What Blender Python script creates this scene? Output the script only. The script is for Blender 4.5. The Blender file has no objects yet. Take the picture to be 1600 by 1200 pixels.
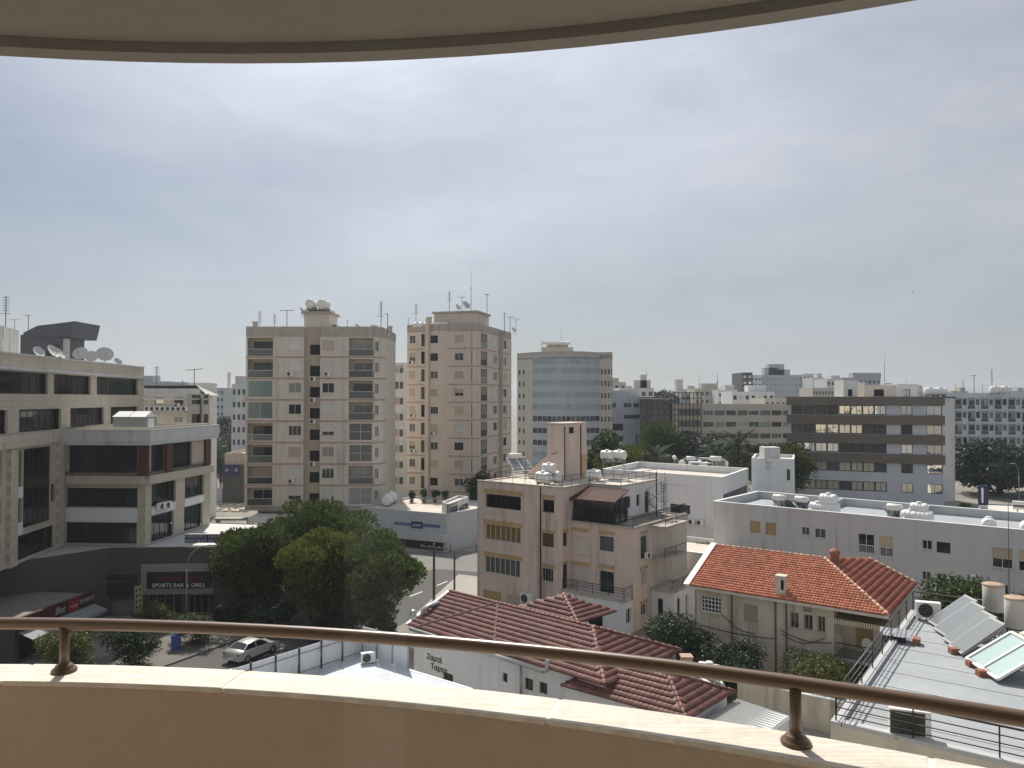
import bpy, math, random
from mathutils import Vector, Matrix
random.seed(7)
R = math.radians
sc = bpy.context.scene
col = sc.collection

# ------------------------------------------------------------------ camera
CAM = Vector((0.0, 0.0, 20.0))
FPX = 1200.0                                  # focal length in pixels of a 1600 px wide picture
PITCH = math.atan(22.0 / FPX)
cam = bpy.data.objects.new('camera', bpy.data.cameras.new('camera'))
col.objects.link(cam)
cam.location = CAM
cam.rotation_euler = (R(90) + PITCH, 0, 0)
cam.data.sensor_width = 36.0
cam.data.lens = 36.0 * FPX / 1600.0
cam.data.clip_start = 0.05
cam.data.clip_end = 9000
sc.camera = cam
sc.cycles.max_bounces = 7; sc.cycles.diffuse_bounces = 3; sc.cycles.glossy_bounces = 3; sc.cycles.transmission_bounces = 2; sc.cycles.volume_bounces = 0; sc.cycles.transparent_max_bounces = 8
sc.render.resolution_x, sc.render.resolution_y = 1024, 768

# ------------------------------------------------------------------ light
SUN_AZ, SUN_EL = R(-14), R(50)                # azimuth from +Y, negative = left
SUNV = Vector((math.sin(SUN_AZ) * math.cos(SUN_EL), math.cos(SUN_AZ) * math.cos(SUN_EL), math.sin(SUN_EL)))
w = bpy.data.worlds.new('World'); sc.world = w; w.use_nodes = True
nt = w.node_tree; nt.nodes.clear()
def N(t, nt=nt, **k):
    n = nt.nodes.new(t)
    for a, b in k.items(): setattr(n, a, b)
    return n
def mathn(nt, op, a, b=None, clamp=False):
    n = nt.nodes.new('ShaderNodeMath'); n.operation = op; n.use_clamp = clamp
    for i, v in enumerate((a, b)):
        if v is None: continue
        if isinstance(v, (int, float)): n.inputs[i].default_value = v
        else: nt.links.new(v, n.inputs[i])
    return n.outputs[0]
def mixc(nt, fac, a, b, mode='MIX'):
    n = nt.nodes.new('ShaderNodeMix'); n.data_type = 'RGBA'; n.blend_type = mode
    for k, v in ((0, fac), (6, a), (7, b)):
        if isinstance(v, (int, float)): n.inputs[k].default_value = v
        elif isinstance(v, (tuple, list)): n.inputs[k].default_value = (*v, 1) if len(v) == 3 else v
        else: nt.links.new(v, n.inputs[k])
    return n.outputs[2]
sky = N('ShaderNodeTexSky'); sky.sky_type = 'NISHITA'; sky.sun_disc = False
sky.sun_elevation = SUN_EL; sky.sun_rotation = SUN_AZ
sky.altitude = 100; sky.air_density = 1.0; sky.dust_density = 1.0; sky.ozone_density = 1.3
tc = N('ShaderNodeTexCoord')
mp = N('ShaderNodeMapping'); mp.inputs['Scale'].default_value = (1.0, 1.0, 2.6); mp.inputs['Rotation'].default_value = (0, R(8), R(20))
nt.links.new(tc.outputs['Generated'], mp.inputs['Vector'])
n1 = N('ShaderNodeTexNoise'); n1.inputs['Scale'].default_value = 1.15; n1.inputs['Detail'].default_value = 6; n1.inputs['Roughness'].default_value = .42; n1.inputs['Distortion'].default_value = .35
nt.links.new(mp.outputs[0], n1.inputs['Vector'])
n2 = N('ShaderNodeTexNoise'); n2.inputs['Scale'].default_value = 7; n2.inputs['Detail'].default_value = 9; n2.inputs['Roughness'].default_value = .62; n2.inputs['Distortion'].default_value = 1.1
nt.links.new(mp.outputs[0], n2.inputs['Vector'])
veil = mathn(nt, 'ADD', mathn(nt, 'MULTIPLY', n1.outputs['Fac'], 1.25), mathn(nt, 'MULTIPLY', n2.outputs['Fac'], .22))
veil = mathn(nt, 'SUBTRACT', veil, .17, True)           # thin high cloud, about .55 on average
vd = N('ShaderNodeVectorMath'); vd.operation = 'DOT_PRODUCT'; vd.inputs[1].default_value = SUNV
nt.links.new(tc.outputs['Generated'], vd.inputs[0])
glow = mathn(nt, 'POWER', mathn(nt, 'MAXIMUM', vd.outputs['Value'], 0.0), 8.0)   # forward scatter of thin cloud round the sun
cb = mathn(nt, 'ADD', mathn(nt, 'MULTIPLY', glow, 10.5), 3.6)
cb = mathn(nt, 'MULTIPLY', cb, mathn(nt, 'ADD', mathn(nt, 'MULTIPLY', mathn(nt, 'ADD', n1.outputs['Fac'], mathn(nt, 'MULTIPLY', n2.outputs['Fac'], .22)), 1.7), -.04))
cl = N('ShaderNodeCombineColor')
nt.links.new(mathn(nt, 'MULTIPLY', cb, .945), cl.inputs[0]); nt.links.new(mathn(nt, 'MULTIPLY', cb, .975), cl.inputs[1]); nt.links.new(mathn(nt, 'MULTIPLY', cb, 1.08), cl.inputs[2])
skc = mixc(nt, mathn(nt, 'ADD', mathn(nt, 'MULTIPLY', veil, .6), .42, True), sky.outputs['Color'], cl.outputs[0])
bg = N('ShaderNodeBackground'); bg.inputs['Strength'].default_value = 0.088
nt.links.new(skc, bg.inputs['Color'])
nt.links.new(bg.outputs[0], N('ShaderNodeOutputWorld').inputs['Surface'])

sl = bpy.data.lights.new('sun', 'SUN'); sl.energy = 4.2; sl.angle = R(1.0); sl.color = (1.0, .93, .83)
so = bpy.data.objects.new('sun', sl); col.objects.link(so)
so.rotation_euler = (-SUNV).to_track_quat('-Z', 'Y').to_euler(); so.location = (0, 0, 120)

sc.view_settings.view_transform = 'Standard'; sc.view_settings.look = 'None'
sc.view_settings.exposure = 0.42; sc.view_settings.gamma = 1.0; sc.view_settings.use_curve_mapping = False

# ------------------------------------------------------------------ photo pixel -> place helpers
CP, SP = math.cos(PITCH), math.sin(PITCH)
def ray(px, py):
    u, v = (px - 800) / FPX, (600 - py) / FPX
    return Vector((u, CP - v * SP, SP + v * CP))
def AT(px, py, Y):
    d = ray(px, py); return CAM + d * (Y / d.y)
def GZ(px, py, z=0.0):
    d = ray(px, py); return CAM + d * ((z - CAM.z) / d.z)
def V2(p): return Vector((p[0], p[1]))

# ------------------------------------------------------------------ materials
MAT = {}
def principled(name):
    m = bpy.data.materials.new(name); m.use_nodes = True
    n = m.node_tree; b = n.nodes['Principled BSDF']; MAT[name] = m
    return m, n, b
def M(name, c, rough=.8, var=.10, scale=.7, streak=0.0, fine=.06, bump=0.0, bscale=30, metal=0.0, island=0.0, rnd=0.0, dirt=(.12, .10, .08), spec=.4, trans=0.0):
    if name in MAT: return MAT[name]
    m, n, b = principled(name)
    L = n.links
    geo = n.nodes.new('ShaderNodeNewGeometry')
    def noise(sc_, det=4, vec=None):
        t = n.nodes.new('ShaderNodeTexNoise'); t.inputs['Scale'].default_value = sc_; t.inputs['Detail'].default_value = det
        L.new(vec or geo.outputs['Position'], t.inputs['Vector']); return t.outputs['Fac']
    f = mathn(n, 'ADD', mathn(n, 'MULTIPLY', mathn(n, 'SUBTRACT', noise(scale), .5), 2.6 * var), 1.0)
    if fine: f = mathn(n, 'ADD', f, mathn(n, 'MULTIPLY', mathn(n, 'SUBTRACT', noise(scale * 9, 5), .5), 2.5 * fine))
    if island: f = mathn(n, 'ADD', f, mathn(n, 'MULTIPLY', mathn(n, 'SUBTRACT', geo.outputs['Random Per Island'], .5), 2 * island))
    if rnd:
        oi = n.nodes.new('ShaderNodeObjectInfo')
        f = mathn(n, 'ADD', f, mathn(n, 'MULTIPLY', mathn(n, 'SUBTRACT', oi.outputs['Random'], .5), 2 * rnd))
    vm = n.nodes.new('ShaderNodeVectorMath'); vm.operation = 'SCALE'; vm.inputs[0].default_value = c[:3]; L.new(f, vm.inputs['Scale'])
    out = vm.outputs[0]
    if streak:
        mpn = n.nodes.new('ShaderNodeMapping'); mpn.inputs['Scale'].default_value = (1.6, 1.6, .12); L.new(geo.outputs['Position'], mpn.inputs[0])
        s = noise(1.0, 6, mpn.outputs[0])
        s = mathn(n, 'MULTIPLY', mathn(n, 'SUBTRACT', s, .47), 4.0, True)
        s2 = mathn(n, 'MULTIPLY', mathn(n, 'SUBTRACT', noise(.35, 5), .36), 3.2, True)
        out = mixc(n, mathn(n, 'MULTIPLY', mathn(n, 'MULTIPLY', s, s2), streak, True), out, dirt)
    L.new(out, b.inputs['Base Color'])
    b.inputs['Roughness'].default_value = rough; b.inputs['Metallic'].default_value = metal
    b.inputs['Specular IOR Level'].default_value = spec
    if bump:
        bn = n.nodes.new('ShaderNodeBump'); bn.inputs['Strength'].default_value = bump; bn.inputs['Distance'].default_value = .02
        L.new(noise(bscale, 5), bn.inputs['Height']); L.new(bn.outputs[0], b.inputs['Normal'])
    if trans:
        tr = n.nodes.new('ShaderNodeBsdfTranslucent'); L.new(out, tr.inputs[0])
        mx = n.nodes.new('ShaderNodeMixShader'); mx.inputs[0].default_value = trans
        L.new(b.outputs[0], mx.inputs[1]); L.new(tr.outputs[0], mx.inputs[2])
        L.new(mx.outputs[0], n.nodes['Material Output'].inputs['Surface'])
    return m
def glass(name, c, rough=.05, spec=.5, metal=0.0, wob=.0, wscale=.6, var=.6, ior=1.5):
    m, n, b = principled(name); L = n.links
    oi = n.nodes.new('ShaderNodeObjectInfo')
    f = mathn(n, 'ADD', mathn(n, 'MULTIPLY', oi.outputs['Random'], 2 * var), 1 - var)
    vm = n.nodes.new('ShaderNodeVectorMath'); vm.operation = 'SCALE'; vm.inputs[0].default_value = c; L.new(f, vm.inputs['Scale'])
    L.new(vm.outputs[0], b.inputs['Base Color'])
    b.inputs['Roughness'].default_value = rough; b.inputs['Metallic'].default_value = metal; b.inputs['Specular IOR Level'].default_value = spec
    b.inputs['IOR'].default_value = ior
    if wob:
        g = n.nodes.new('ShaderNodeNewGeometry'); t = n.nodes.new('ShaderNodeTexNoise'); t.inputs['Scale'].default_value = wscale; t.inputs['Detail'].default_value = 2
        L.new(g.outputs['Position'], t.inputs['Vector'])
        bn = n.nodes.new('ShaderNodeBump'); bn.inputs['Strength'].default_value = wob; bn.inputs['Distance'].default_value = .2
        L.new(t.outputs['Fac'], bn.inputs['Height']); L.new(bn.outputs[0], b.inputs['Normal'])
    return m

G_DARK = glass('window_glass_dark', (.022, .025, .026), wob=.03)
G_MID = glass('window_glass_curtained', (.10, .10, .095), rough=.08, wob=.03, var=.5)
G_PALE = glass('window_glass_pale_blind', (.34, .34, .32), rough=.12, var=.3)
G_OFF = glass('office_glass_dark', (.014, .016, .018), rough=.06, var=.7, wob=.02)
G_MIR = glass('mirror_glass', (.62, .60, .55), rough=.03, metal=1.0, wob=.12, wscale=.35, var=.12)
G_BLUE = glass('blue_curtain_glass', (.30, .36, .40), rough=.12, spec=.7, var=.12, wob=.02)
G_GREEN = glass('green_balcony_glass', (.20, .27, .25), rough=.1, spec=.6, var=.25)
G_RAIL = glass('smoked_rail_glass', (.09, .10, .10), rough=.15, var=.5)

T_BEIGE = M('beige_tower_render', (.66, .595, .51), var=.07, streak=.35, bump=.1)
T_BEIGE2 = M('warm_tower_render', (.67, .57, .48), var=.08, streak=.32, bump=.1)
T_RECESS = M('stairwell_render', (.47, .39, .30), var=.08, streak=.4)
T_PINK = M('dusty_pink_band_paint', (.43, .295, .24), var=.1, streak=.3)
T_PARAP = M('weathered_parapet_concrete', (.44, .40, .34), var=.15, streak=.75)
WHITEP = M('white_paint', (.80, .80, .78), rough=.5, var=.04)
WHITEW = M('white_wall_render', (.72, .73, .74), var=.05, streak=.28, bump=.08)
GREYW = M('grey_white_wall_render', (.60, .61, .60), var=.08, streak=.55, bump=.08)
LGREY = M('pale_grey_render', (.54, .555, .55), var=.07, streak=.4, bump=.08)
CREAM = M('cream_render', (.61, .57, .49), var=.08, streak=.45, bump=.1)
OLDW = M('old_stained_render', (.58, .525, .43), var=.18, streak=.95, bump=.2)
SALMON = M('salmon_render', (.65, .525, .455), var=.13, scale=.4, streak=.62, bump=.12)
OCHRE = M('ochre_lintel_paint', (.48, .33, .17), var=.14, streak=.5)
BROWNB = M('brown_cladding', (.17, .145, .12), var=.10, scale=.5, fine=.18)
STONE = M('sandstone_cladding', (.54, .485, .395), var=.10, scale=.5, streak=.22, fine=.1)
def panel_joints(m, bw, bh, dark=.72):
    n = m.node_tree; b = n.nodes['Principled BSDF']; src = b.inputs['Base Color'].links[0].from_socket
    tcn = n.nodes.new('ShaderNodeTexCoord'); sp = n.nodes.new('ShaderNodeSeparateXYZ'); cm = n.nodes.new('ShaderNodeCombineXYZ'); br = n.nodes.new('ShaderNodeTexBrick')
    n.links.new(tcn.outputs['Object'], sp.inputs[0]); n.links.new(sp.outputs[0], cm.inputs[0]); n.links.new(sp.outputs[2], cm.inputs[1]); n.links.new(cm.outputs[0], br.inputs['Vector'])
    br.inputs['Color1'].default_value = (1,1,1,1); br.inputs['Color2'].default_value = (.90,.885,.86,1); br.inputs['Mortar'].default_value = (dark,dark*.97,dark*.93,1)
    br.inputs['Scale'].default_value = 1.0; br.inputs['Brick Width'].default_value = bw; br.inputs['Row Height'].default_value = bh; br.inputs['Mortar Size'].default_value = .018
    n.links.new(mixc(n, 1.0, src, br.outputs['Color'], 'MULTIPLY'), b.inputs['Base Color'])
panel_joints(STONE, .9, .55); panel_joints(BROWNB, 1.1, .7, .8)
CONC = M('concrete', (.36, .35, .33), var=.14, streak=.5, bump=.15)
ROOFC = M('pale_roof_concrete', (.55, .50, .44), var=.16, scale=.4, fine=.12)
ROOFG = M('grey_roof_paint', (.33, .35, .37), var=.15, scale=.45, fine=.10, bump=.15, bscale=6)
ROOFW = M('white_roof_paint', (.58, .58, .56), var=.12, scale=.4)
DARKM = M('dark_metal', (.028, .027, .026), rough=.45, var=.1, spec=.5)
BRONZE = M('bronze_metal', (.085, .05, .03), rough=.32, var=.06, metal=.55)
GREYM = M('grey_metal', (.30, .31, .32), rough=.4, var=.08, metal=.5)
ZINC = M('galvanised_metal', (.45, .46, .47), rough=.38, var=.14, metal=.7, streak=.2)
RUST = M('rusty_red_metal', (.07, .03, .022), rough=.85, var=.2, streak=.3)
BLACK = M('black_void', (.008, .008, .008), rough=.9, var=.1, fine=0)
SHUT_W = M('white_roller_shutter', (.62, .62, .59), rough=.55, var=.05, rnd=.08)
SHUT_B = M('beige_roller_shutter', (.50, .43, .31), rough=.6, var=.05, rnd=.12)
SHUT_T = M('tan_roller_shutter', (.44, .31, .15), rough=.6, var=.08, rnd=.08)
PLASW = M('white_plastic', (.80, .80, .78), rough=.4, var=.05, streak=.12)
PLASG = M('grey_plastic', (.35, .36, .36), rough=.5)
WOOD = M('brown_wood', (.13, .065, .035), rough=.6, var=.2)
ASPH = M('asphalt', (.085, .083, .08), rough=.9, var=.16, scale=.25, fine=.14, bump=.2, bscale=20)
ROADL = M('worn_road', (.19, .185, .175), rough=.9, var=.14, scale=.25, fine=.12, bump=.15, bscale=20)
PAVE = M('pavement_slabs', (.33, .31, .28), rough=.85, var=.12, scale=.8, fine=.1)
EARTH = M('dusty_ground', (.24, .225, .195), rough=.95, var=.22, scale=.12, fine=.18, bump=.3, bscale=8)
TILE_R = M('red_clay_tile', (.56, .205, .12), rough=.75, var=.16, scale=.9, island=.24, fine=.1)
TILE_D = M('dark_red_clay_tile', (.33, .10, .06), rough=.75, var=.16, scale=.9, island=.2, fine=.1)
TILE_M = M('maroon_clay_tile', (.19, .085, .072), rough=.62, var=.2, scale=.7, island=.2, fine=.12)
MORTAR = M('roof_mortar', (.42, .34, .27), rough=.9, var=.25, scale=3)
NAVY = M('navy_sign_paint', (.018, .022, .085), rough=.4, var=.05)
BLUEP = M('blue_paint', (.03, .06, .17), rough=.5, var=.1)
REDP = M('red_paint', (.25, .02, .018), rough=.5, var=.1)
PANELG = glass('solar_panel_glass', (.16, .18, .19), rough=.22, spec=.8, var=.05)
PANELT = glass('solar_panel_green_glass', (.30, .42, .41), rough=.25, spec=.8, var=.05)
BARK = M('tree_bark', (.10, .075, .05), rough=.95, var=.25, scale=4, bump=.5, bscale=12)
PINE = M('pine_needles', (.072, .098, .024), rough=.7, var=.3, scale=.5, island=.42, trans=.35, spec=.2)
PINEY = M('sun_tinted_pine_needles', (.105, .125, .026), rough=.7, var=.3, scale=.6, island=.42, trans=.38, spec=.2)  # yellower copy of the pine needles, sunlight put into the colour
LEAFD = M('dark_leaves', (.028, .046, .016), rough=.55, var=.25, scale=.8, island=.45, trans=.15, spec=.35)
LEAFM = M('green_leaves', (.055, .085, .022), rough=.55, var=.25, scale=.8, island=.45, trans=.25, spec=.35)
LEAFY = M('yellowish_leaves', (.11, .12, .03), rough=.55, var=.25, scale=.9, island=.5, trans=.25, spec=.35)
PALMG = M('palm_fronds', (.045, .066, .024), rough=.7, var=.2, scale=1, island=.35, trans=.15, spec=.15)

# ------------------------------------------------------------------ mesh building
class MB:
    def __init__(s): s.v = []; s.f = []; s.sm = []
    def quad(s, *p, smooth=False):
        i = len(s.v); s.v += [tuple(q) for q in p]; s.f.append(tuple(range(i, i + len(p)))); s.sm.append(smooth); return s
    def box(s, x0, x1, y0, y1, z0, z1):
        i = len(s.v)
        s.v += [(x0,y0,z0),(x1,y0,z0),(x1,y1,z0),(x0,y1,z0),(x0,y0,z1),(x1,y0,z1),(x1,y1,z1),(x0,y1,z1)]
        for q in ((0,3,2,1),(4,5,6,7),(0,1,5,4),(1,2,6,5),(2,3,7,6),(3,0,4,7)): s.f.append(tuple(i + k for k in q)); s.sm.append(False)
        return s
    def bar(s, p, q, t, h=None, up=(0,0,1)):
        p, q = Vector(p), Vector(q); d = (q - p).normalized(); h = h or t
        a = d.cross(Vector(up))
        if a.length < 1e-4: a = d.cross(Vector((1,0,0)))
        a.normalize(); b = a.cross(d).normalized(); a = a * t / 2; b = b * h / 2
        i = len(s.v)
        s.v += [tuple(x) for x in (p-a-b,p+a-b,p+a+b,p-a+b,q-a-b,q+a-b,q+a+b,q-a+b)]
        for k in ((0,1,2,3),(7,6,5,4),(0,4,5,1),(1,5,6,2),(2,6,7,3),(3,7,4,0)): s.f.append(tuple(i + j for j in k)); s.sm.append(False)
        return s
    def cyl(s, p, q, r, r2=None, n=10, caps=True):
        p, q = Vector(p), Vector(q); r2 = r if r2 is None else r2
        d = (q - p).normalized(); a = d.cross(Vector((0,0,1)))
        if a.length < 1e-3: a = Vector((1,0,0))
        a.normalize(); b = d.cross(a)
        i = len(s.v)
        for k in range(n):
            t = 2 * math.pi * k / n; o = a * math.cos(t) + b * math.sin(t)
            s.v.append(tuple(p + o * r)); s.v.append(tuple(q + o * r2))
        for k in range(n):
            j = (k + 1) % n
            s.f.append((i+2*k, i+2*j, i+2*j+1, i+2*k+1)); s.sm.append(True)
        if caps:
            s.f.append(tuple(i+2*k for k in reversed(range(n)))); s.sm.append(False)
            s.f.append(tuple(i+2*k+1 for k in range(n))); s.sm.append(False)
        return s
    def tube(s, pts, r, n=10, cap=True):
        pts = [Vector(p) for p in pts]; i0 = len(s.v); rr = r if isinstance(r, (list, tuple)) else [r] * len(pts)
        for k, p in enumerate(pts):
            d = (pts[min(k+1, len(pts)-1)] - pts[max(k-1, 0)]).normalized()
            a = d.cross(Vector((0,0,1)))
            if a.length < 1e-3: a = Vector((1,0,0))
            a.normalize(); b = a.cross(d)
            for j in range(n):
                t = 2*math.pi*j/n; s.v.append(tuple(p + (a*math.cos(t) + b*math.sin(t)) * rr[k]))
        for k in range(len(pts)-1):
            for j in range(n):
                j2 = (j+1) % n
                s.f.append((i0+k*n+j, i0+(k+1)*n+j, i0+(k+1)*n+j2, i0+k*n+j2)); s.sm.append(True)
        if cap:
            s.f.append(tuple(i0+j for j in range(n))); s.sm.append(False)
            e = i0+(len(pts)-1)*n; s.f.append(tuple(e+j for j in reversed(range(n)))); s.sm.append(False)
        return s
    def lathe(s, prof, c=(0,0,0), n=16, axis='Z'):
        i = len(s.v); c = Vector(c)
        for r, h in prof:
            for k in range(n):
                t = 2*math.pi*k/n
                if axis == 'Z': q = Vector((r*math.cos(t), r*math.sin(t), h))
                elif axis == 'X': q = Vector((h, r*math.cos(t), r*math.sin(t)))
                else: q = Vector((r*math.sin(t), h, r*math.cos(t)))
                s.v.append(tuple(c + q))
        for m in range(len(prof)-1):
            for k in range(n):
                j = (k+1) % n
                s.f.append((i+m*n+k, i+m*n+j, i+(m+1)*n+j, i+(m+1)*n+k)); s.sm.append(True)
        return s
    def prism(s, poly, z0, z1):
        n = len(poly); i = len(s.v)
        s.v += [(p[0], p[1], z0) for p in poly] + [(p[0], p[1], z1) for p in poly]
        s.f.append(tuple(i+k for k in reversed(range(n)))); s.sm.append(False)
        s.f.append(tuple(i+n+k for k in range(n))); s.sm.append(False)
        for k in range(n):
            j = (k+1) % n; s.f.append((i+k, i+j, i+n+j, i+n+k)); s.sm.append(False)
        return s
    def mesh(s, mat, name='m'):
        m = bpy.data.meshes.new(name); m.from_pydata(s.v, [], s.f)
        m.polygons.foreach_set('use_smooth', s.sm)
        for x in (mat if isinstance(mat, (list, tuple)) else [mat]): m.materials.append(x)
        m.update(); return m
def ob(name, me, parent=None, loc=(0,0,0), rz=0.0):
    if isinstance(me, tuple): me = me[0].mesh(me[1], name)
    o = bpy.data.objects.new(name, me); col.objects.link(o)
    o.location = loc; o.rotation_euler = (0, 0, rz)
    if parent: o.parent = parent
    return o
USED = set()
def tag(o, label, cat, group=None, kind=None):
    o['label'] = label; o['category'] = cat
    if group: o['group'] = group
    if kind: o['kind'] = kind
    return o
def thing(name, label, cat, loc=(0,0,0), rz=0.0, group=None):
    o = ob(name, None, None, loc, rz); o.empty_display_size = .2
    return tag(o, label, cat, group)
def struct(name, mb, mat, label=None):
    o = ob(name, (mb, mat)); o['kind'] = 'structure'
    return o
def clone(o, parent=None):
    c = o.copy(); col.objects.link(c); c.parent = parent
    for ch in o.children: clone(ch, c)
    return c
def place(proto, label, loc, rz=0.0, group=None, s=1.0, first=[]):
    """the prototype itself is used the first time, afterwards a copy with copies of its parts"""
    if proto in first: o = clone(proto)
    else: first.append(proto); o = proto
    o.location = loc; o.rotation_euler = (0, 0, rz); o.scale = (s, s, s); o['label'] = label
    if group: o['group'] = group
    return o
CACHE = {}
def cached(key, fn):
    if key not in CACHE: CACHE[key] = fn()
    return CACHE[key]
def boxmesh(dx, dy, dz, mat):
    k = ('box', round(dx,3), round(dy,3), round(dz,3), mat.name)
    return cached(k, lambda: MB().box(0, dx, 0, dy, 0, dz).mesh(mat, 'box'))

# ------------------------------------------------------------------ facades
def frame_mesh(w, h, nx, ny, fw, mat, d=.06):
    def mk():
        b = MB()
        b.box(0, fw, 0, d, 0, h).box(w-fw, w, 0, d, 0, h).box(fw, w-fw, 0, d, 0, fw).box(fw, w-fw, 0, d, h-fw, h)
        m = fw * .7
        for i in range(1, nx): x = w*i/nx; b.box(x-m/2, x+m/2, .005, d-.005, fw, h-fw)
        for j in range(1, ny): z = h*j/ny; b.box(fw, w-fw, .01, d-.01, z-m/2, z+m/2)
        return b.mesh(mat, 'window_frame')
    return cached(('fr', w, h, nx, ny, fw, mat.name), mk)
def slat_mesh(w, h, mat):
    def mk():
        b = MB(); n = max(3, int(h/.12))
        for i in range(n):
            z = h*i/n; dz = h/n
            b.quad((0,.0,z),(w,.0,z),(w,-.018,z+dz*.8),(0,-.018,z+dz*.8)); b.quad((0,-.018,z+dz*.8),(w,-.018,z+dz*.8),(w,0,z+dz),(0,0,z+dz))
        b.box(0, w, .002, .02, 0, h)
        return b.mesh(mat, 'shutter')
    return cached(('sl', w, h, mat.name), mk)
ST = {
 'white2':  dict(f=WHITEP, g=G_DARK, nx=2, sill=1),
 'white3':  dict(f=WHITEP, g=G_DARK, nx=3, sill=1),
 'cur2':    dict(f=WHITEP, g=G_MID, nx=2, sill=1),
 'dark2':   dict(f=DARKM, g=G_OFF, nx=2),
 'dark3':   dict(f=DARKM, g=G_OFF, nx=3),
 'dark4':   dict(f=DARKM, g=G_OFF, nx=4),
 'dark6':   dict(f=DARKM, g=G_OFF, nx=6),
 'dark1':   dict(f=DARKM, g=G_OFF, nx=1),
 'mir2':    dict(f=DARKM, g=G_MIR, nx=2, fw=.09),
 'mir1':    dict(f=DARKM, g=G_MIR, nx=1, fw=.09),
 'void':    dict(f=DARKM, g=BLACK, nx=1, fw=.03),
 'pale2':   dict(f=WHITEP, g=G_PALE, nx=2, sill=1),
 'shutw':   dict(f=WHITEP, g=G_DARK, nx=1, sh=1.0, sm=SHUT_W, sill=1),
 'shutb':   dict(f=WHITEP, g=G_DARK, nx=1, sh=1.0, sm=SHUT_B, sill=1),
 'shutt':   dict(f=OCHRE, g=G_DARK, nx=1, sh=1.0, sm=SHUT_T),
 'halfw':   dict(f=WHITEP, g=G_DARK, nx=2, sh=.6, sm=SHUT_W, sill=1),
 'halfb':   dict(f=WHITEP, g=G_DARK, nx=2, sh=.55, sm=SHUT_B, sill=1),
 'tan6':    dict(f=CREAM, g=glass('tan_blind_glass', (.26, .17, .075), rough=.2, var=.25), nx=7, fw=.09),
 'cream6':  dict(f=CREAM, g=G_MID, nx=7, fw=.09),
 'green':   dict(f=M('green_shutter_paint', (.06,.12,.085), rough=.6), g=G_MID, nx=4, fw=.08),
 'lattice': dict(f=WHITEP, g=G_DARK, nx=6, ny=4, fw=.08, sill=1),
 'louvre':  dict(f=M('old_louvre_paint', (.36,.35,.28), rough=.7), g=G_DARK, nx=3, ny=1, fw=.1, sh=1.0, sm=M('old_louvre_slats', (.33,.32,.26), rough=.7), sill=1),
 'blue':    dict(f=BLUEP, g=G_DARK, nx=2, sh=1.0, sm=BLUEP),
 'off3':    dict(f=GREYM, g=G_OFF, nx=3),
 'far':     dict(f=GREYM, g=G_OFF, nx=2, nopane=0),
}
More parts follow.
